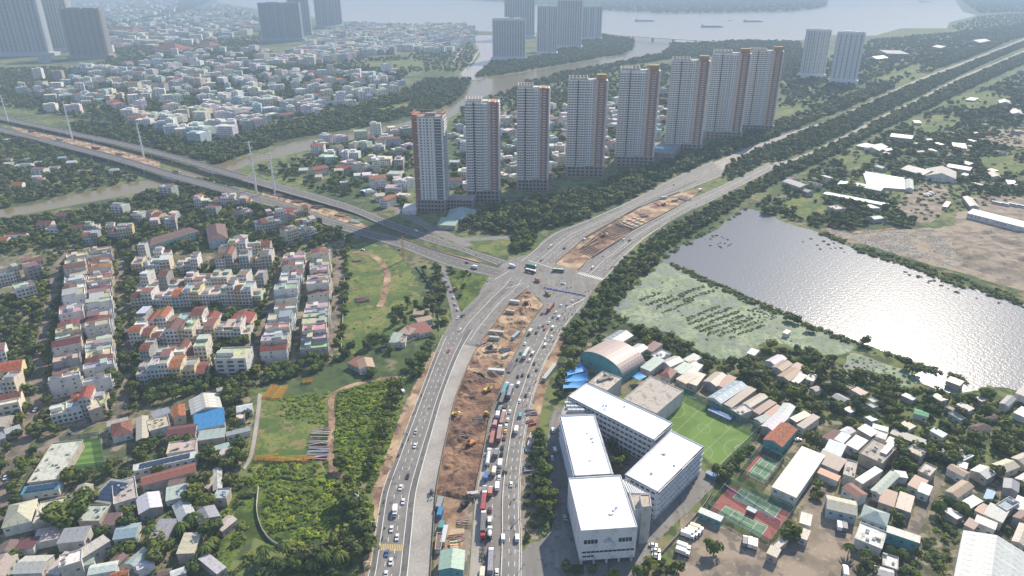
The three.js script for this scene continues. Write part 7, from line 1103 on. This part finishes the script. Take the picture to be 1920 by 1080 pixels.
const leafWhite = new THREE.MeshPhysicalMaterial({ color: lin(1, 1, 1), vertexColors: true, roughness: .85, specularIntensity: .25, side: THREE.DoubleSide });
const waters = [RIVER, CANAL, POND, WEED].map((p) => p.map((q) => G(q[0], q[1]))), inWater = (x, z) => waters.some((w) => inPoly(x, z, w));
const plots = PLOTS.map((p) => p.map((q) => G(q[0], q[1])));
const trees = [];                                                    // {x, z, h, type, zone}
function grove(px, step, h0, h1, zone, opt = {}) {
  const w = px.map((p) => G(p[0], p[1])), xs = w.map((p) => p[0]), zs = w.map((p) => p[1]);
  for (let x = Math.min(...xs); x < Math.max(...xs); x += step) for (let z = Math.min(...zs); z < Math.max(...zs); z += step) {
    const X = x + rr(-.5, .5) * step, Z = z + rr(-.5, .5) * step; if (!inPoly(X, Z, w) || rnd() > (opt.keep ?? 1) || taken.has(cell(X, Z)) || (!opt.wet && inWater(X, Z))) continue;
    if (plots.some((q) => inPoly(X, Z, q)) && rnd() < .93) continue; if (opt.clump && fbm(X / 900 + 40, Z / 900 + 40, 40, 3, 501) < opt.clump) continue;
    trees.push({ x: X, z: Z, h: rr(h0, h1) * (rnd() < .2 ? rr(.55, .8) : rnd() < .1 ? 1.25 : 1), type: opt.type || 'round', zone });
  }
}
function along(r, k, step, h0, h1, zone, opt = {}) { for (let i = 0; i <= r.n; i += step) { if (rnd() > (opt.keep ?? .85)) continue; const p = across(r, i, k); const X = p.x + rr(-1, 1), Z = p.z + rr(-1.5, 1.5); trees.push({ x: X, z: Z, h: rr(h0, h1), type: opt.type || 'round', zone }); } }
const spots = (list, h0, h1, zone, type = 'round') => { for (const [x, y] of list) { const p = GV(x, y), h = rr(h0, h1); if (!taken.has(cell(p.x, p.z)) || /pavement|avenue|court of|embankment|lane/.test(zone)) trees.push({ x: p.x, z: p.z, h, type, zone }); } };
// near trees, spotted one by one
spots([[150, 965], [165, 950], [140, 985], [180, 975], [225, 955], [240, 945], [120, 985], [230, 975]], 11, 15, 'in the dark grove beside the cream villas');
spots([[165, 897], [205, 892], [128, 908], [215, 880], [150, 903]], 7, 10, 'at the foot of the small striped pitch');
spots([[65, 815], [75, 812], [105, 812], [55, 830], [45, 850], [60, 850], [40, 865], [50, 880]], 6, 8, 'along the road bend by the pale flat roof');
spots([[375, 935], [390, 925], [365, 945], [380, 915], [410, 935], [400, 960], [430, 935]], 9, 12, 'between the pale garden houses');
spots([[385, 865], [405, 870], [425, 880], [440, 865], [415, 850], [450, 845], [455, 870]], 7, 10, 'below the teal and solar roofs');
spots([[440, 745], [450, 755], [432, 760], [460, 735], [445, 775], [455, 790]], 8, 11, 'beside the drain walk');
spots([[1010, 830], [1015, 845], [1008, 860], [1020, 868], [1012, 885], [1022, 900], [1013, 915], [1024, 925], [1014, 940], [1028, 945], [1020, 962], [1032, 958], [1025, 978]], 8, 11, 'in the row between the avenue and the school', 'round');
spots([[1150, 850], [1158, 865], [1165, 880], [1145, 840], [1170, 868], [1155, 885]], 8, 12, 'in the planted court of the white school', 'tall');
spots([[1240, 1065], [1215, 1072], [1250, 1078], [1195, 1080], [1270, 1072], [1110, 1072], [1065, 1072], [1150, 1080], [1085, 1080]], 5, 7.5, 'in front of the white school');
spots([[1345, 885], [1352, 895], [1362, 888], [1372, 878], [1380, 868], [1392, 858], [1360, 900], [1402, 848]], 6, 8, 'between the football pitch and the tennis court');
spots([[1520, 835], [1530, 842], [1512, 870], [1520, 882], [1505, 918], [1486, 1005], [1492, 1015], [1480, 1018], [1630, 1070], [1640, 1085], [1620, 1080], [1338, 1040]], 7, 10, 'around the dirt yard of the village');
spots([[1680, 880], [1695, 870], [1705, 885], [1690, 855], [1720, 850], [1735, 860], [1750, 852], [1775, 855], [1785, 870]], 8, 11, 'between the orchard and the village lane');
spots([[640, 880], [655, 915], [668, 935], [675, 955], [660, 960], [680, 975], [665, 985], [650, 940]], 8, 12, 'around the small pale green hut');
spots([[700, 705], [740, 720], [748, 735], [742, 755], [735, 772], [728, 790], [722, 808], [716, 825], [712, 842], [706, 858], [700, 872], [694, 888], [735, 745], [724, 770]], 6, 9, 'along the orange soil verge');
spots([[640, 1030], [655, 1040], [670, 1050], [625, 1045], [685, 1010], [690, 1035], [600, 1060], [575, 1055], [560, 1065], [545, 1070]], 8, 12, 'behind the brown retaining wall');
spots([[745, 585], [752, 600], [765, 575], [770, 595], [780, 580], [795, 585], [800, 600], [740, 610], [812, 590], [805, 570], [760, 610]], 9, 13, 'in the dark clump beside the meadow sheds', 'tall');
spots([[835, 488], [842, 495], [828, 492], [712, 640], [722, 650], [700, 648], [690, 655], [735, 660], [750, 655], [770, 690], [790, 680], [800, 665], [785, 700], [775, 710], [655, 660], [645, 668]], 7, 10, 'around the fenced meadow');
spots([[628, 480], [620, 495], [640, 490], [648, 500], [632, 505]], 7, 9, 'at the meadow gate');
spots([[990, 1000], [993, 985], [990, 965], [988, 945], [988, 930], [990, 915], [992, 900], [993, 880], [995, 862], [998, 845], [990, 1010]], 2.6, 4, 'in the bed of the planted pavement'); spots([[1000, 992], [1001, 970], [1000, 948], [1000, 922], [1003, 896], [1004, 872]], 3, 4.5, 'in the bed of the planted pavement');
// palms
spots([[285, 1010], [300, 1000], [320, 1012], [340, 1030], [355, 1018], [372, 1035], [390, 1045], [310, 1030], [330, 990], [365, 990], [270, 1000], [400, 1030], [385, 1010], [345, 1005], [295, 1040], [360, 1052], [375, 1062]], 8, 11, 'among the palms of the lower gardens', 'palm');
spots([[538, 1042], [610, 1060], [500, 1050], [520, 1068], [640, 1060], [590, 1072]], 8, 11, 'at the edge of the garden plot', 'palm');
spots([[520, 700], [535, 695], [550, 698], [565, 690], [580, 688], [600, 692], [590, 700], [545, 708], [530, 712]], 7, 9, 'in the palm row below the front lane', 'palm');
spots([[318, 738], [330, 735], [345, 742], [358, 738], [372, 730], [385, 735], [300, 742], [288, 745]], 7, 9, 'below the front block of townhouses', 'palm');
spots([[1640, 1010], [1655, 1030], [1668, 1045], [1645, 1050], [1690, 1050], [1700, 1030], [1620, 1055], [1760, 960], [1772, 950], [1800, 965], [1590, 1040]], 7, 10, 'in the palm garden behind the teal wall', 'palm'); spots([[210, 640], [212, 655], [208, 670], [215, 690], [205, 625], [60, 560], [55, 575]], 7, 9, 'along the middle lane', 'palm');
// street trees
along(lanes.long, -.25, 1, 6, 9, 'along the long lane'); along(lanes.long, 1.2, 1, 6, 9, 'along the long lane'); along(lanes.mid, -.3, 1, 6, 9, 'along the middle lane'); along(lanes.mid, 1.3, 1, 6, 9, 'along the middle lane'); along(lanes.inner, -.35, 1, 6, 8, 'along the inner lane'); along(lanes.inner, 1.35, 1, 6, 8, 'along the inner lane'); along(lanes.outer, -.4, 1, 5, 7, 'along the meadow lane'); along(lanes.outer, 1.3, 2, 5, 7, 'along the meadow lane'); along(lanes.row, .9, 2, 6, 9, 'in the lane of the cross rows'); along(lanes.row2, .8, 2, 6, 9, 'in the lane of the cross rows'); along(lanes.foot, 1.3, 1, 6, 9, 'along the front lane'); along(lanes.foot, -.5, 1, 6, 9, 'along the front lane');
// groves and belts
grove([[0, 560], [60, 545], [92, 540], [84, 600], [70, 700], [62, 780], [30, 840], [0, 880]], 8, 6, 10, 'in the gardens across the long lane', { keep: .8 });
grove([[255, 840], [440, 760], [470, 780], [452, 880], [420, 990], [405, 1080], [240, 1080], [130, 1030], [0, 1080], [0, 985], [100, 960], [240, 900]], 7.5, 4.5, 10, 'among the garden houses', { keep: .6 }); grove([[430, 905], [475, 890], [470, 1000], [410, 1080], [405, 1020]], 7, 3, 5, 'along the garden plot', { type: 'bush', keep: .6 });
grove([[205, 470], [250, 470], [250, 740], [205, 740]], 8, 6, 9, 'between the double row and the cross rows', { keep: .75 }); grove([[245, 505], [510, 500], [505, 590], [245, 645]], 8, 5, 8, 'between the cross rows', { keep: .5 }); grove([[400, 580], [500, 590], [470, 700], [400, 730], [395, 650]], 7, 6, 9, 'around the detached white house', { keep: .7 }); grove([[245, 700], [400, 690], [420, 735], [300, 760], [245, 745]], 7, 6, 9, 'below the front block of townhouses', { keep: .65 });
grove([[640, 460], [652, 460], [650, 560], [640, 670], [612, 680], [628, 560]], 8, 5, 8, 'along the meadow lane', { keep: .6 });
grove([[0, 420], [150, 400], [285, 365], [330, 350], [420, 372], [500, 385], [600, 412], [640, 432], [645, 455], [560, 470], [500, 470], [260, 475], [150, 460], [0, 475]], 8, 7, 11, 'around the hipped school and canal houses', { keep: .75 });
grove([[790, 505], [818, 495], [840, 560], [848, 600], [838, 640], [800, 700], [770, 720], [800, 650], [822, 610], [812, 560]], 7, 5, 8, 'along the slip road', { keep: .8 }); grove([[842, 500], [885, 500], [900, 515], [870, 545], [862, 580], [850, 560]], 8, 4, 7, 'on the verge beside the slip road', { keep: .5 });
grove([[1062, 620], [1108, 585], [1132, 612], [1098, 655], [1070, 720], [1048, 782], [1038, 770], [1052, 690]], 7.5, 6, 9, 'in the belt between the avenue and the arched hall', { keep: .85 });
grove([[1100, 575], [1150, 518], [1172, 488], [1208, 458], [1300, 408], [1450, 325], [1580, 272], [1590, 280], [1470, 335], [1345, 408], [1250, 470], [1190, 530], [1150, 580], [1118, 598]], 7.5, 7, 10, 'in the belt between the south carriageway and the ponds', { keep: .9 });
grove([[1118, 598], [1180, 540], [1250, 475], [1400, 390], [1402, 398], [1330, 438], [1245, 490], [1185, 548], [1160, 580], [1200, 615], [1260, 632], [1330, 672], [1300, 690], [1180, 640]], 6, 2.5, 4.5, 'on the pond bank', { type: 'bush', keep: .8 });
grove([[1180, 612], [1262, 630], [1335, 675], [1390, 678], [1440, 645], [1500, 660], [1560, 672], [1600, 700], [1700, 735], [1790, 745], [1900, 750], [1920, 800], [1920, 890], [1800, 900], [1720, 870], [1640, 820], [1560, 790], [1470, 760], [1400, 735], [1330, 700], [1240, 660], [1180, 640]], 8, 5, 9, 'in the orchard hamlet below the ponds', { keep: .9 });
grove([[1560, 860], [1700, 850], [1920, 880], [1920, 1080], [1800, 1040], [1700, 1080], [1640, 1080], [1600, 1000], [1500, 920]], 7, 4, 7, 'among the village houses', { keep: .45 }); grove([[1120, 630], [1180, 650], [1330, 705], [1500, 770], [1480, 800], [1360, 740], [1200, 680], [1110, 660]], 8, 4, 7, 'around the houses beside the arched hall', { keep: .7 });
grove([[1242, 487], [1300, 511], [1413, 560], [1493, 597], [1613, 643], [1713, 677], [1827, 717], [1820, 724], [1700, 684], [1600, 650], [1490, 604], [1400, 566], [1290, 516]], 4, 2, 4, 'on the pond embankment', { type: 'bush', keep: .9, wet: 1 }); spots([[1618, 648], [1480, 600], [1492, 605], [1520, 622], [1700, 690], [1710, 700]], 8, 10, 'on the pond embankment');
grove([[1540, 442], [1620, 478], [1700, 503], [1800, 538], [1920, 578], [1920, 560], [1800, 520], [1700, 488], [1620, 464], [1545, 435]], 5, 2, 5, 'along the far pond bank', { type: 'bush', keep: .85, wet: 1 });
grove([[860, 430], [890, 438], [960, 436], [1012, 432], [1040, 430], [1098, 410], [1187, 371], [1237, 345], [1290, 319], [1335, 300], [1400, 272], [1493, 240], [1610, 192], [1700, 150], [1690, 145], [1600, 180], [1480, 222], [1440, 235], [1380, 262], [1290, 292], [1215, 318], [1100, 360], [1010, 378], [930, 395]], 9, 9, 14, 'in the belt before the tower row', { keep: .95 }); grove([[965, 440], [1000, 432], [1010, 445], [985, 468], [962, 478], [958, 460]], 8, 8, 11, 'at the junction corner below the towers');
grove([[1345, 330], [1380, 300], [1500, 252], [1610, 206], [1710, 160], [1790, 130], [1845, 108], [1920, 78], [1920, 88], [1850, 118], [1790, 146], [1730, 177], [1640, 220], [1580, 254], [1467, 303], [1370, 340]], 8, 6.5, 10, 'in the wooded median of the highway', { keep: .98 });
grove([[1335, 300], [1493, 241], [1613, 194], [1713, 148], [1847, 97], [1920, 63], [1920, 50], [1840, 85], [1700, 138], [1600, 180], [1480, 222], [1400, 255]], 10, 8, 13, 'in the belt north of the highway'); grove([[1447, 322], [1467, 317], [1580, 267], [1640, 233], [1730, 189], [1793, 156], [1860, 127], [1920, 101], [1920, 112], [1860, 138], [1793, 166], [1730, 202], [1640, 248], [1580, 282], [1467, 332]], 8, 8, 12, 'in the outer belt of the highway');
grove([[1590, 275], [1640, 235], [1730, 192], [1800, 158], [1920, 102], [1920, 120], [1800, 175], [1740, 205], [1640, 250]], 8, 9, 13, 'in the outer belt of the highway');
grove([[1410, 390], [1480, 345], [1600, 280], [1760, 205], [1920, 135], [1920, 240], [1830, 262], [1920, 290], [1920, 365], [1810, 370], [1775, 340], [1690, 350], [1680, 400], [1740, 424], [1560, 430], [1480, 414]], 9.5, 5, 11, 'countryside beyond the highway', { keep: .85, clump: .43 }); grove([[1410, 390], [1480, 345], [1700, 240], [1920, 150], [1920, 370], [1700, 420], [1560, 428], [1480, 414]], 9, 2.5, 4.5, 'countryside scrub', { type: 'bush', keep: .6 });
grove([[1460, 150], [1500, 130], [1640, 75], [1780, 62], [1920, 45], [1920, 70], [1780, 115], [1620, 185], [1480, 225], [1460, 200]], 13, 7, 12, 'country between the twin towers and the highway', { keep: .8, clump: .44 });
grove([[1130, 70], [1200, 82], [1290, 84], [1400, 78], [1500, 80], [1510, 130], [1460, 150], [1440, 92], [1320, 108], [1250, 112], [1160, 125], [1060, 150], [1000, 165], [940, 185], [1000, 150], [1180, 116], [1240, 102], [1262, 88]], 13, 10, 16, 'wood along the canal mouth', { keep: .95 }); grove([[920, 118], [1010, 112], [1120, 98], [1190, 92], [1165, 102], [1060, 120], [930, 142], [890, 146]], 12, 9, 14, 'wood below the canal point towers'); grove([[1000, 112], [1130, 66], [1190, 76], [1185, 92], [1080, 116]], 13, 9, 14, 'wood below the canal point towers', { keep: .8 });
grove([[850, 215], [930, 178], [1060, 142], [1160, 130], [1300, 120], [1330, 180], [1300, 250], [1200, 300], [1040, 340], [940, 360], [850, 370]], 12, 7, 12, 'trees of the villa quarter', { keep: .5 });
grove([[130, 232], [250, 240], [380, 268], [432, 296], [415, 312], [300, 284], [150, 252]], 10, 9, 13, 'belt along the upper viaduct', { keep: .95 });
grove([[380, 282], [470, 250], [560, 228], [650, 208], [760, 172], [800, 150], [880, 150], [878, 168], [845, 196], [800, 212], [700, 236], [620, 248], [540, 262], [460, 290], [410, 306]], 10, 9, 14, 'belt along the canal', { keep: .95 });
grove([[560, 300], [620, 278], [700, 258], [770, 246], [778, 330], [760, 400], [700, 372], [640, 372], [560, 345], [500, 330], [470, 322]], 10, 6, 10, 'trees of the villa quarter', { keep: .55 });
grove([[0, 130], [130, 128], [330, 100], [480, 95], [640, 125], [770, 135], [740, 165], [640, 205], [560, 222], [470, 245], [380, 272], [240, 236], [100, 215], [0, 200]], 13, 7, 12, 'trees of the leafy quarter', { keep: .8 }); grove([[200, 60], [420, 10], [500, 40], [480, 95], [330, 110], [200, 125]], 18, 8, 14, 'trees of the leafy quarter', { keep: .55 }); grove([[140, 5], [400, 0], [330, 35], [200, 60]], 26, 9, 15, 'trees of the leafy quarter', { keep: .6 }); grove([[560, 122], [760, 105], [880, 75], [895, 100], [870, 135], [760, 135], [640, 125]], 14, 6, 10, 'trees of the leafy quarter', { keep: .5 });
grove([[0, 240], [100, 285], [240, 330], [270, 340], [130, 365], [0, 392]], 10, 6, 11, 'grove left of the viaduct', { keep: .8 }); grove([[310, 345], [400, 338], [500, 380], [600, 410], [640, 432], [600, 425], [480, 395], [380, 362]], 9, 6, 9, 'below the viaduct ramp', { keep: .8 });
// distant woods across the river
grove([[820, -3], [945, 5], [1030, 13], [1128, 20], [1260, 26], [1400, 24], [1490, 22], [1547, 15], [1552, -6], [1200, -9], [820, -9]], 75, 24, 40, 'far', { wet: 1 }); grove([[1800, 0], [1838, 26], [1925, 24], [1925, -8], [1800, -8]], 60, 16, 28, 'far', { wet: 1 }); grove([[1782, 52], [1840, 30], [1925, 26], [1925, 45], [1800, 60]], 26, 8, 13, 'far', { keep: .6 }); grove([[640, 46], [760, 46], [880, 46], [890, 54], [700, 54]], 20, 7, 12, 'far', { keep: .5 });
// water plants in the ponds
grove([[1316, 442], [1345, 440], [1385, 458], [1350, 470], [1318, 462]], 5, 1, 2.2, 'reeds', { type: 'bush', wet: 1, keep: .35 }); grove([[1495, 440], [1560, 452], [1600, 478], [1560, 475], [1500, 455]], 6, 1, 2.6, 'reeds', { type: 'bush', wet: 1, keep: .3 }); grove([[1690, 505], [1780, 532], [1880, 562], [1870, 572], [1780, 545], [1690, 518]], 6, 1, 2.6, 'reeds', { type: 'bush', wet: 1, keep: .4 });
for (const [x0, y0, x1, y1, w] of [[1286, 597, 1350, 571, 5], [1290, 606, 1372, 574, 5], [1300, 614, 1386, 580, 5.5], [1312, 620, 1392, 590, 5], [1326, 625, 1410, 594, 5], [1342, 628, 1420, 601, 5], [1364, 633, 1432, 607, 4.5], [1240, 585, 1300, 560, 5], [1228, 575, 1284, 551, 5], [1280, 562, 1340, 541, 4.5], [1270, 552, 1320, 534, 4], [1200, 560, 1240, 545, 4.5], [1210, 570, 1262, 552, 5]]) grove([[x0, y0], [x1, y1], [x1 + 2, y1 + w], [x0 + 2, y0 + w]], 1.8, .7, 1.5, 'reeds', { type: 'bush', wet: 1, keep: .95 });
grove([[1400, 580], [1440, 576], [1462, 592], [1430, 606], [1396, 596]], 3, .8, 1.8, 'reeds', { type: 'bush', wet: 1, keep: .7 }); grove([[1190, 560], [1260, 520], [1420, 575], [1580, 650], [1480, 640], [1390, 660], [1260, 615]], 9, .7, 1.6, 'reeds', { type: 'bush', wet: 1, keep: .2 }); grove([[1600, 662], [1720, 706], [1690, 732], [1595, 708]], 4, .8, 1.4, 'reeds', { type: 'bush', wet: 1, keep: .55 });
// overgrown plots
grove([[632, 738], [690, 714], [756, 706], [750, 770], [722, 850], [702, 900], [618, 890]], 2.9, 1.4, 3, 'scrub', { type: 'bush', keep: .95 }); grove([[525, 745], [620, 735], [612, 800], [560, 788], [525, 782]], 3, 1, 2, 'scrub', { type: 'bush', keep: .98 }); grove([[470, 872], [640, 875], [690, 930], [690, 1015], [560, 1030], [490, 990], [500, 930], [455, 905]], 3.2, 1.2, 3, 'scrub', { type: 'bush', keep: .9 }); grove([[840, 500], [922, 520], [915, 548], [870, 586], [850, 560]], 5, .8, 1.8, 'scrub', { type: 'bush', keep: .4 }); grove([[648, 470], [760, 500], [785, 570], [720, 640], [650, 660]], 8, .7, 1.6, 'scrub', { type: 'bush', keep: .3 }); grove([[590, 790], [615, 780], [612, 880], [585, 870]], 4, 1, 2.4, 'scrub', { type: 'bush', keep: .6 });

grove([[0, 960], [60, 850], [240, 880], [440, 740], [470, 790], [440, 900], [420, 1000], [400, 1100], [0, 1100]], 3.6, 1.2, 3, 'garden undergrowth', { type: 'bush', keep: .5 }); grove([[1120, 620], [1330, 680], [1500, 660], [1720, 720], [1920, 750], [1920, 900], [1700, 860], [1500, 775], [1300, 705]], 4.5, 1.5, 3.4, 'garden undergrowth', { type: 'bush', keep: .55 }); grove([[1600, 1000], [1700, 960], [1800, 1000], [1880, 1060], [1700, 1100], [1640, 1090]], 4, 1.5, 3.5, 'garden undergrowth', { type: 'bush', keep: .6 }); grove([[640, 880], [700, 895], [690, 1100], [420, 1100], [450, 1040], [560, 1045], [690, 1000]], 4, 1.5, 3.5, 'garden undergrowth', { type: 'bush', keep: .7 }); grove([[0, 430], [640, 432], [640, 470], [0, 480]], 5, 1.5, 3.5, 'garden undergrowth', { type: 'bush', keep: .5 });
// the largest in view stand as things of their own, the rest as woods
const isPlain = (t) => t.type === 'round' || t.type === 'tall'; for (const t of trees) { const p = toPx(t.x, t.h / 2, t.z); t.size = ppm(t.z) * t.h; t.view = p[0] > -15 && p[0] < 1935 && p[1] > -10 && p[1] < 1095; }
const solo = trees.filter((t) => isPlain(t) && t.view && /^(in|at|along|between|below|beside|around|behind|among|on)\b/.test(t.zone)).sort((a, b) => b.size - a.size).slice(0, 285), palms = trees.filter((t) => t.type === 'palm');
solo.forEach((t, i) => {
  t.done = 1; const o = thing(t.type === 'tall' ? 'upright_tree' : 'broadleaf_tree', `${t.type === 'tall' ? 'slender upright' : t.h > 10 ? 'tall broad-crowned' : t.h > 7.5 ? 'round-crowned' : 'small round-crowned'} green tree ${t.zone}`, 'tree', 'trees ' + t.zone, t.x, 0, t.z, rnd() * 6.28);
  o.scale.set(t.h * rr(.95, 1.4), t.h, t.h * rr(.95, 1.4)); part('trunk', trunkGeo, M.bark, o); part('crown', t.type === 'tall' ? tall[i % 2] : near[i % 4], leafMats[(i * 7) % 6], o);
});
palms.forEach((t, i) => { t.done = 1; const o = thing('palm_tree', `feathery palm tree ${t.zone}`, 'palm', 'palms ' + t.zone, t.x, 0, t.z, rnd() * 6.28); o.scale.setScalar(t.h); part('trunk', palmTrunk, M.bark, o); part('crown', palmCrown, leafMats[i % 4], o); });
const woods = {}; for (const t of trees) if (!t.done) { const z = t.zone === 'far' ? 'far_forest' : t.type === 'bush' ? (t.zone === 'reeds' ? 'water_reeds' : t.zone === 'scrub' ? 'plot_scrub' : 'bank_scrub') : t.z < -1500 ? 'distant_woods' : 'tree_belt_foliage'; (woods[z] ||= []).push(t); }
const woodText = { far_forest: 'blue-green forest on the far river bank', water_reeds: 'clumps of water plants standing in the ponds', plot_scrub: 'bright green scrub covering the vacant plots', bank_scrub: 'low scrub on the pond banks and fields', distant_woods: 'distant woods and garden trees of the far quarters', tree_belt_foliage: 'dense tree belts along roads, canal and gardens' };
const dm = new THREE.Matrix4(), dq = new THREE.Quaternion(), dc = new THREE.Color();
for (const [nm, list] of Object.entries(woods)) {
  const root = new THREE.Group(); root.name = nm; root.userData = { kind: 'stuff', label: woodText[nm], category: nm === 'water_reeds' || /scrub/.test(nm) ? 'undergrowth' : 'woods' }; scene.add(root);
  const gs = /scrub|reeds/.test(nm) ? bushT : farT;
  gs.forEach((g, k) => {
    const mine = list.filter((_, i) => i % gs.length === k); if (!mine.length) return; const im = new THREE.InstancedMesh(g, leafWhite, mine.length); im.name = 'foliage'; im.userData.kind = 'stuff'; im.castShadow = im.receiveShadow = true;
    mine.forEach((t, i) => { dq.setFromAxisAngle(V(0, 1, 0), rnd() * 6.28); const wide = /scrub|reeds/.test(nm) ? rr(1.4, 2.4) : rr(1.0, 1.6), drop = /scrub|reeds/.test(nm) ? -.1 * t.h : -t.h * .16; dm.compose(V(t.x, drop, t.z), dq, V(t.h * wide, t.h, t.h * wide)); im.setMatrixAt(i, dm); const c = pick(GREENS), b = nm === 'plot_scrub' ? [1.75, 1.8, 1.0] : nm === 'water_reeds' ? [1.0, 1.1, 1.2] : [1, 1, 1], v = rr(.8, 1.2); dc.setRGB(c[0] * b[0] * v, c[1] * b[1] * v, c[2] * b[2] * v); im.setColorAt(i, dc); });
    root.add(im);
  });
}
{ // broken concrete and litter strewn over the rubble ground
  const poly = [[1545, 430], [1680, 432], [1775, 430], [1840, 470], [1830, 512], [1700, 482], [1590, 450]].map((p) => G(p[0], p[1])), xs = poly.map((p) => p[0]), zs = poly.map((p) => p[1]), g = new MB().box(0, 0, 0, 1, .6, .7, .3).box(.5, 0, .4, .5, .4, .8, 1).geo(), at = [];
  for (let i = 0; i < 9000 && at.length < 2800; i++) { const x = rr(Math.min(...xs), Math.max(...xs)), z = rr(Math.min(...zs), Math.max(...zs)); if (inPoly(x, z, poly) && fbm(x / 300 + 50, z / 300 + 50, 30, 3, 601) > .46) at.push([x, z]); }
  const im = new THREE.InstancedMesh(g, std({ roughness: .95 }), at.length); im.name = 'rubble'; im.userData = { kind: 'stuff', label: 'broken concrete and litter strewn over the cleared ground', category: 'rubble' };
  at.forEach(([x, z], i) => { dq.setFromAxisAngle(V(0, 1, 0), rnd() * 6.28); const s = rr(.3, 1.15); dm.compose(V(x, 0, z), dq, V(s * 1.3, s * .6, s)); im.setMatrixAt(i, dm); const v = rr(.18, .6); dc.setRGB(v, v * .95, v * .9); im.setColorAt(i, dc); }); scene.add(im);
}
scene.traverse((o) => { if (o.isMesh && o.material !== M.river) { o.castShadow = true; o.receiveShadow = true; } });
renderer.render(scene, camera);
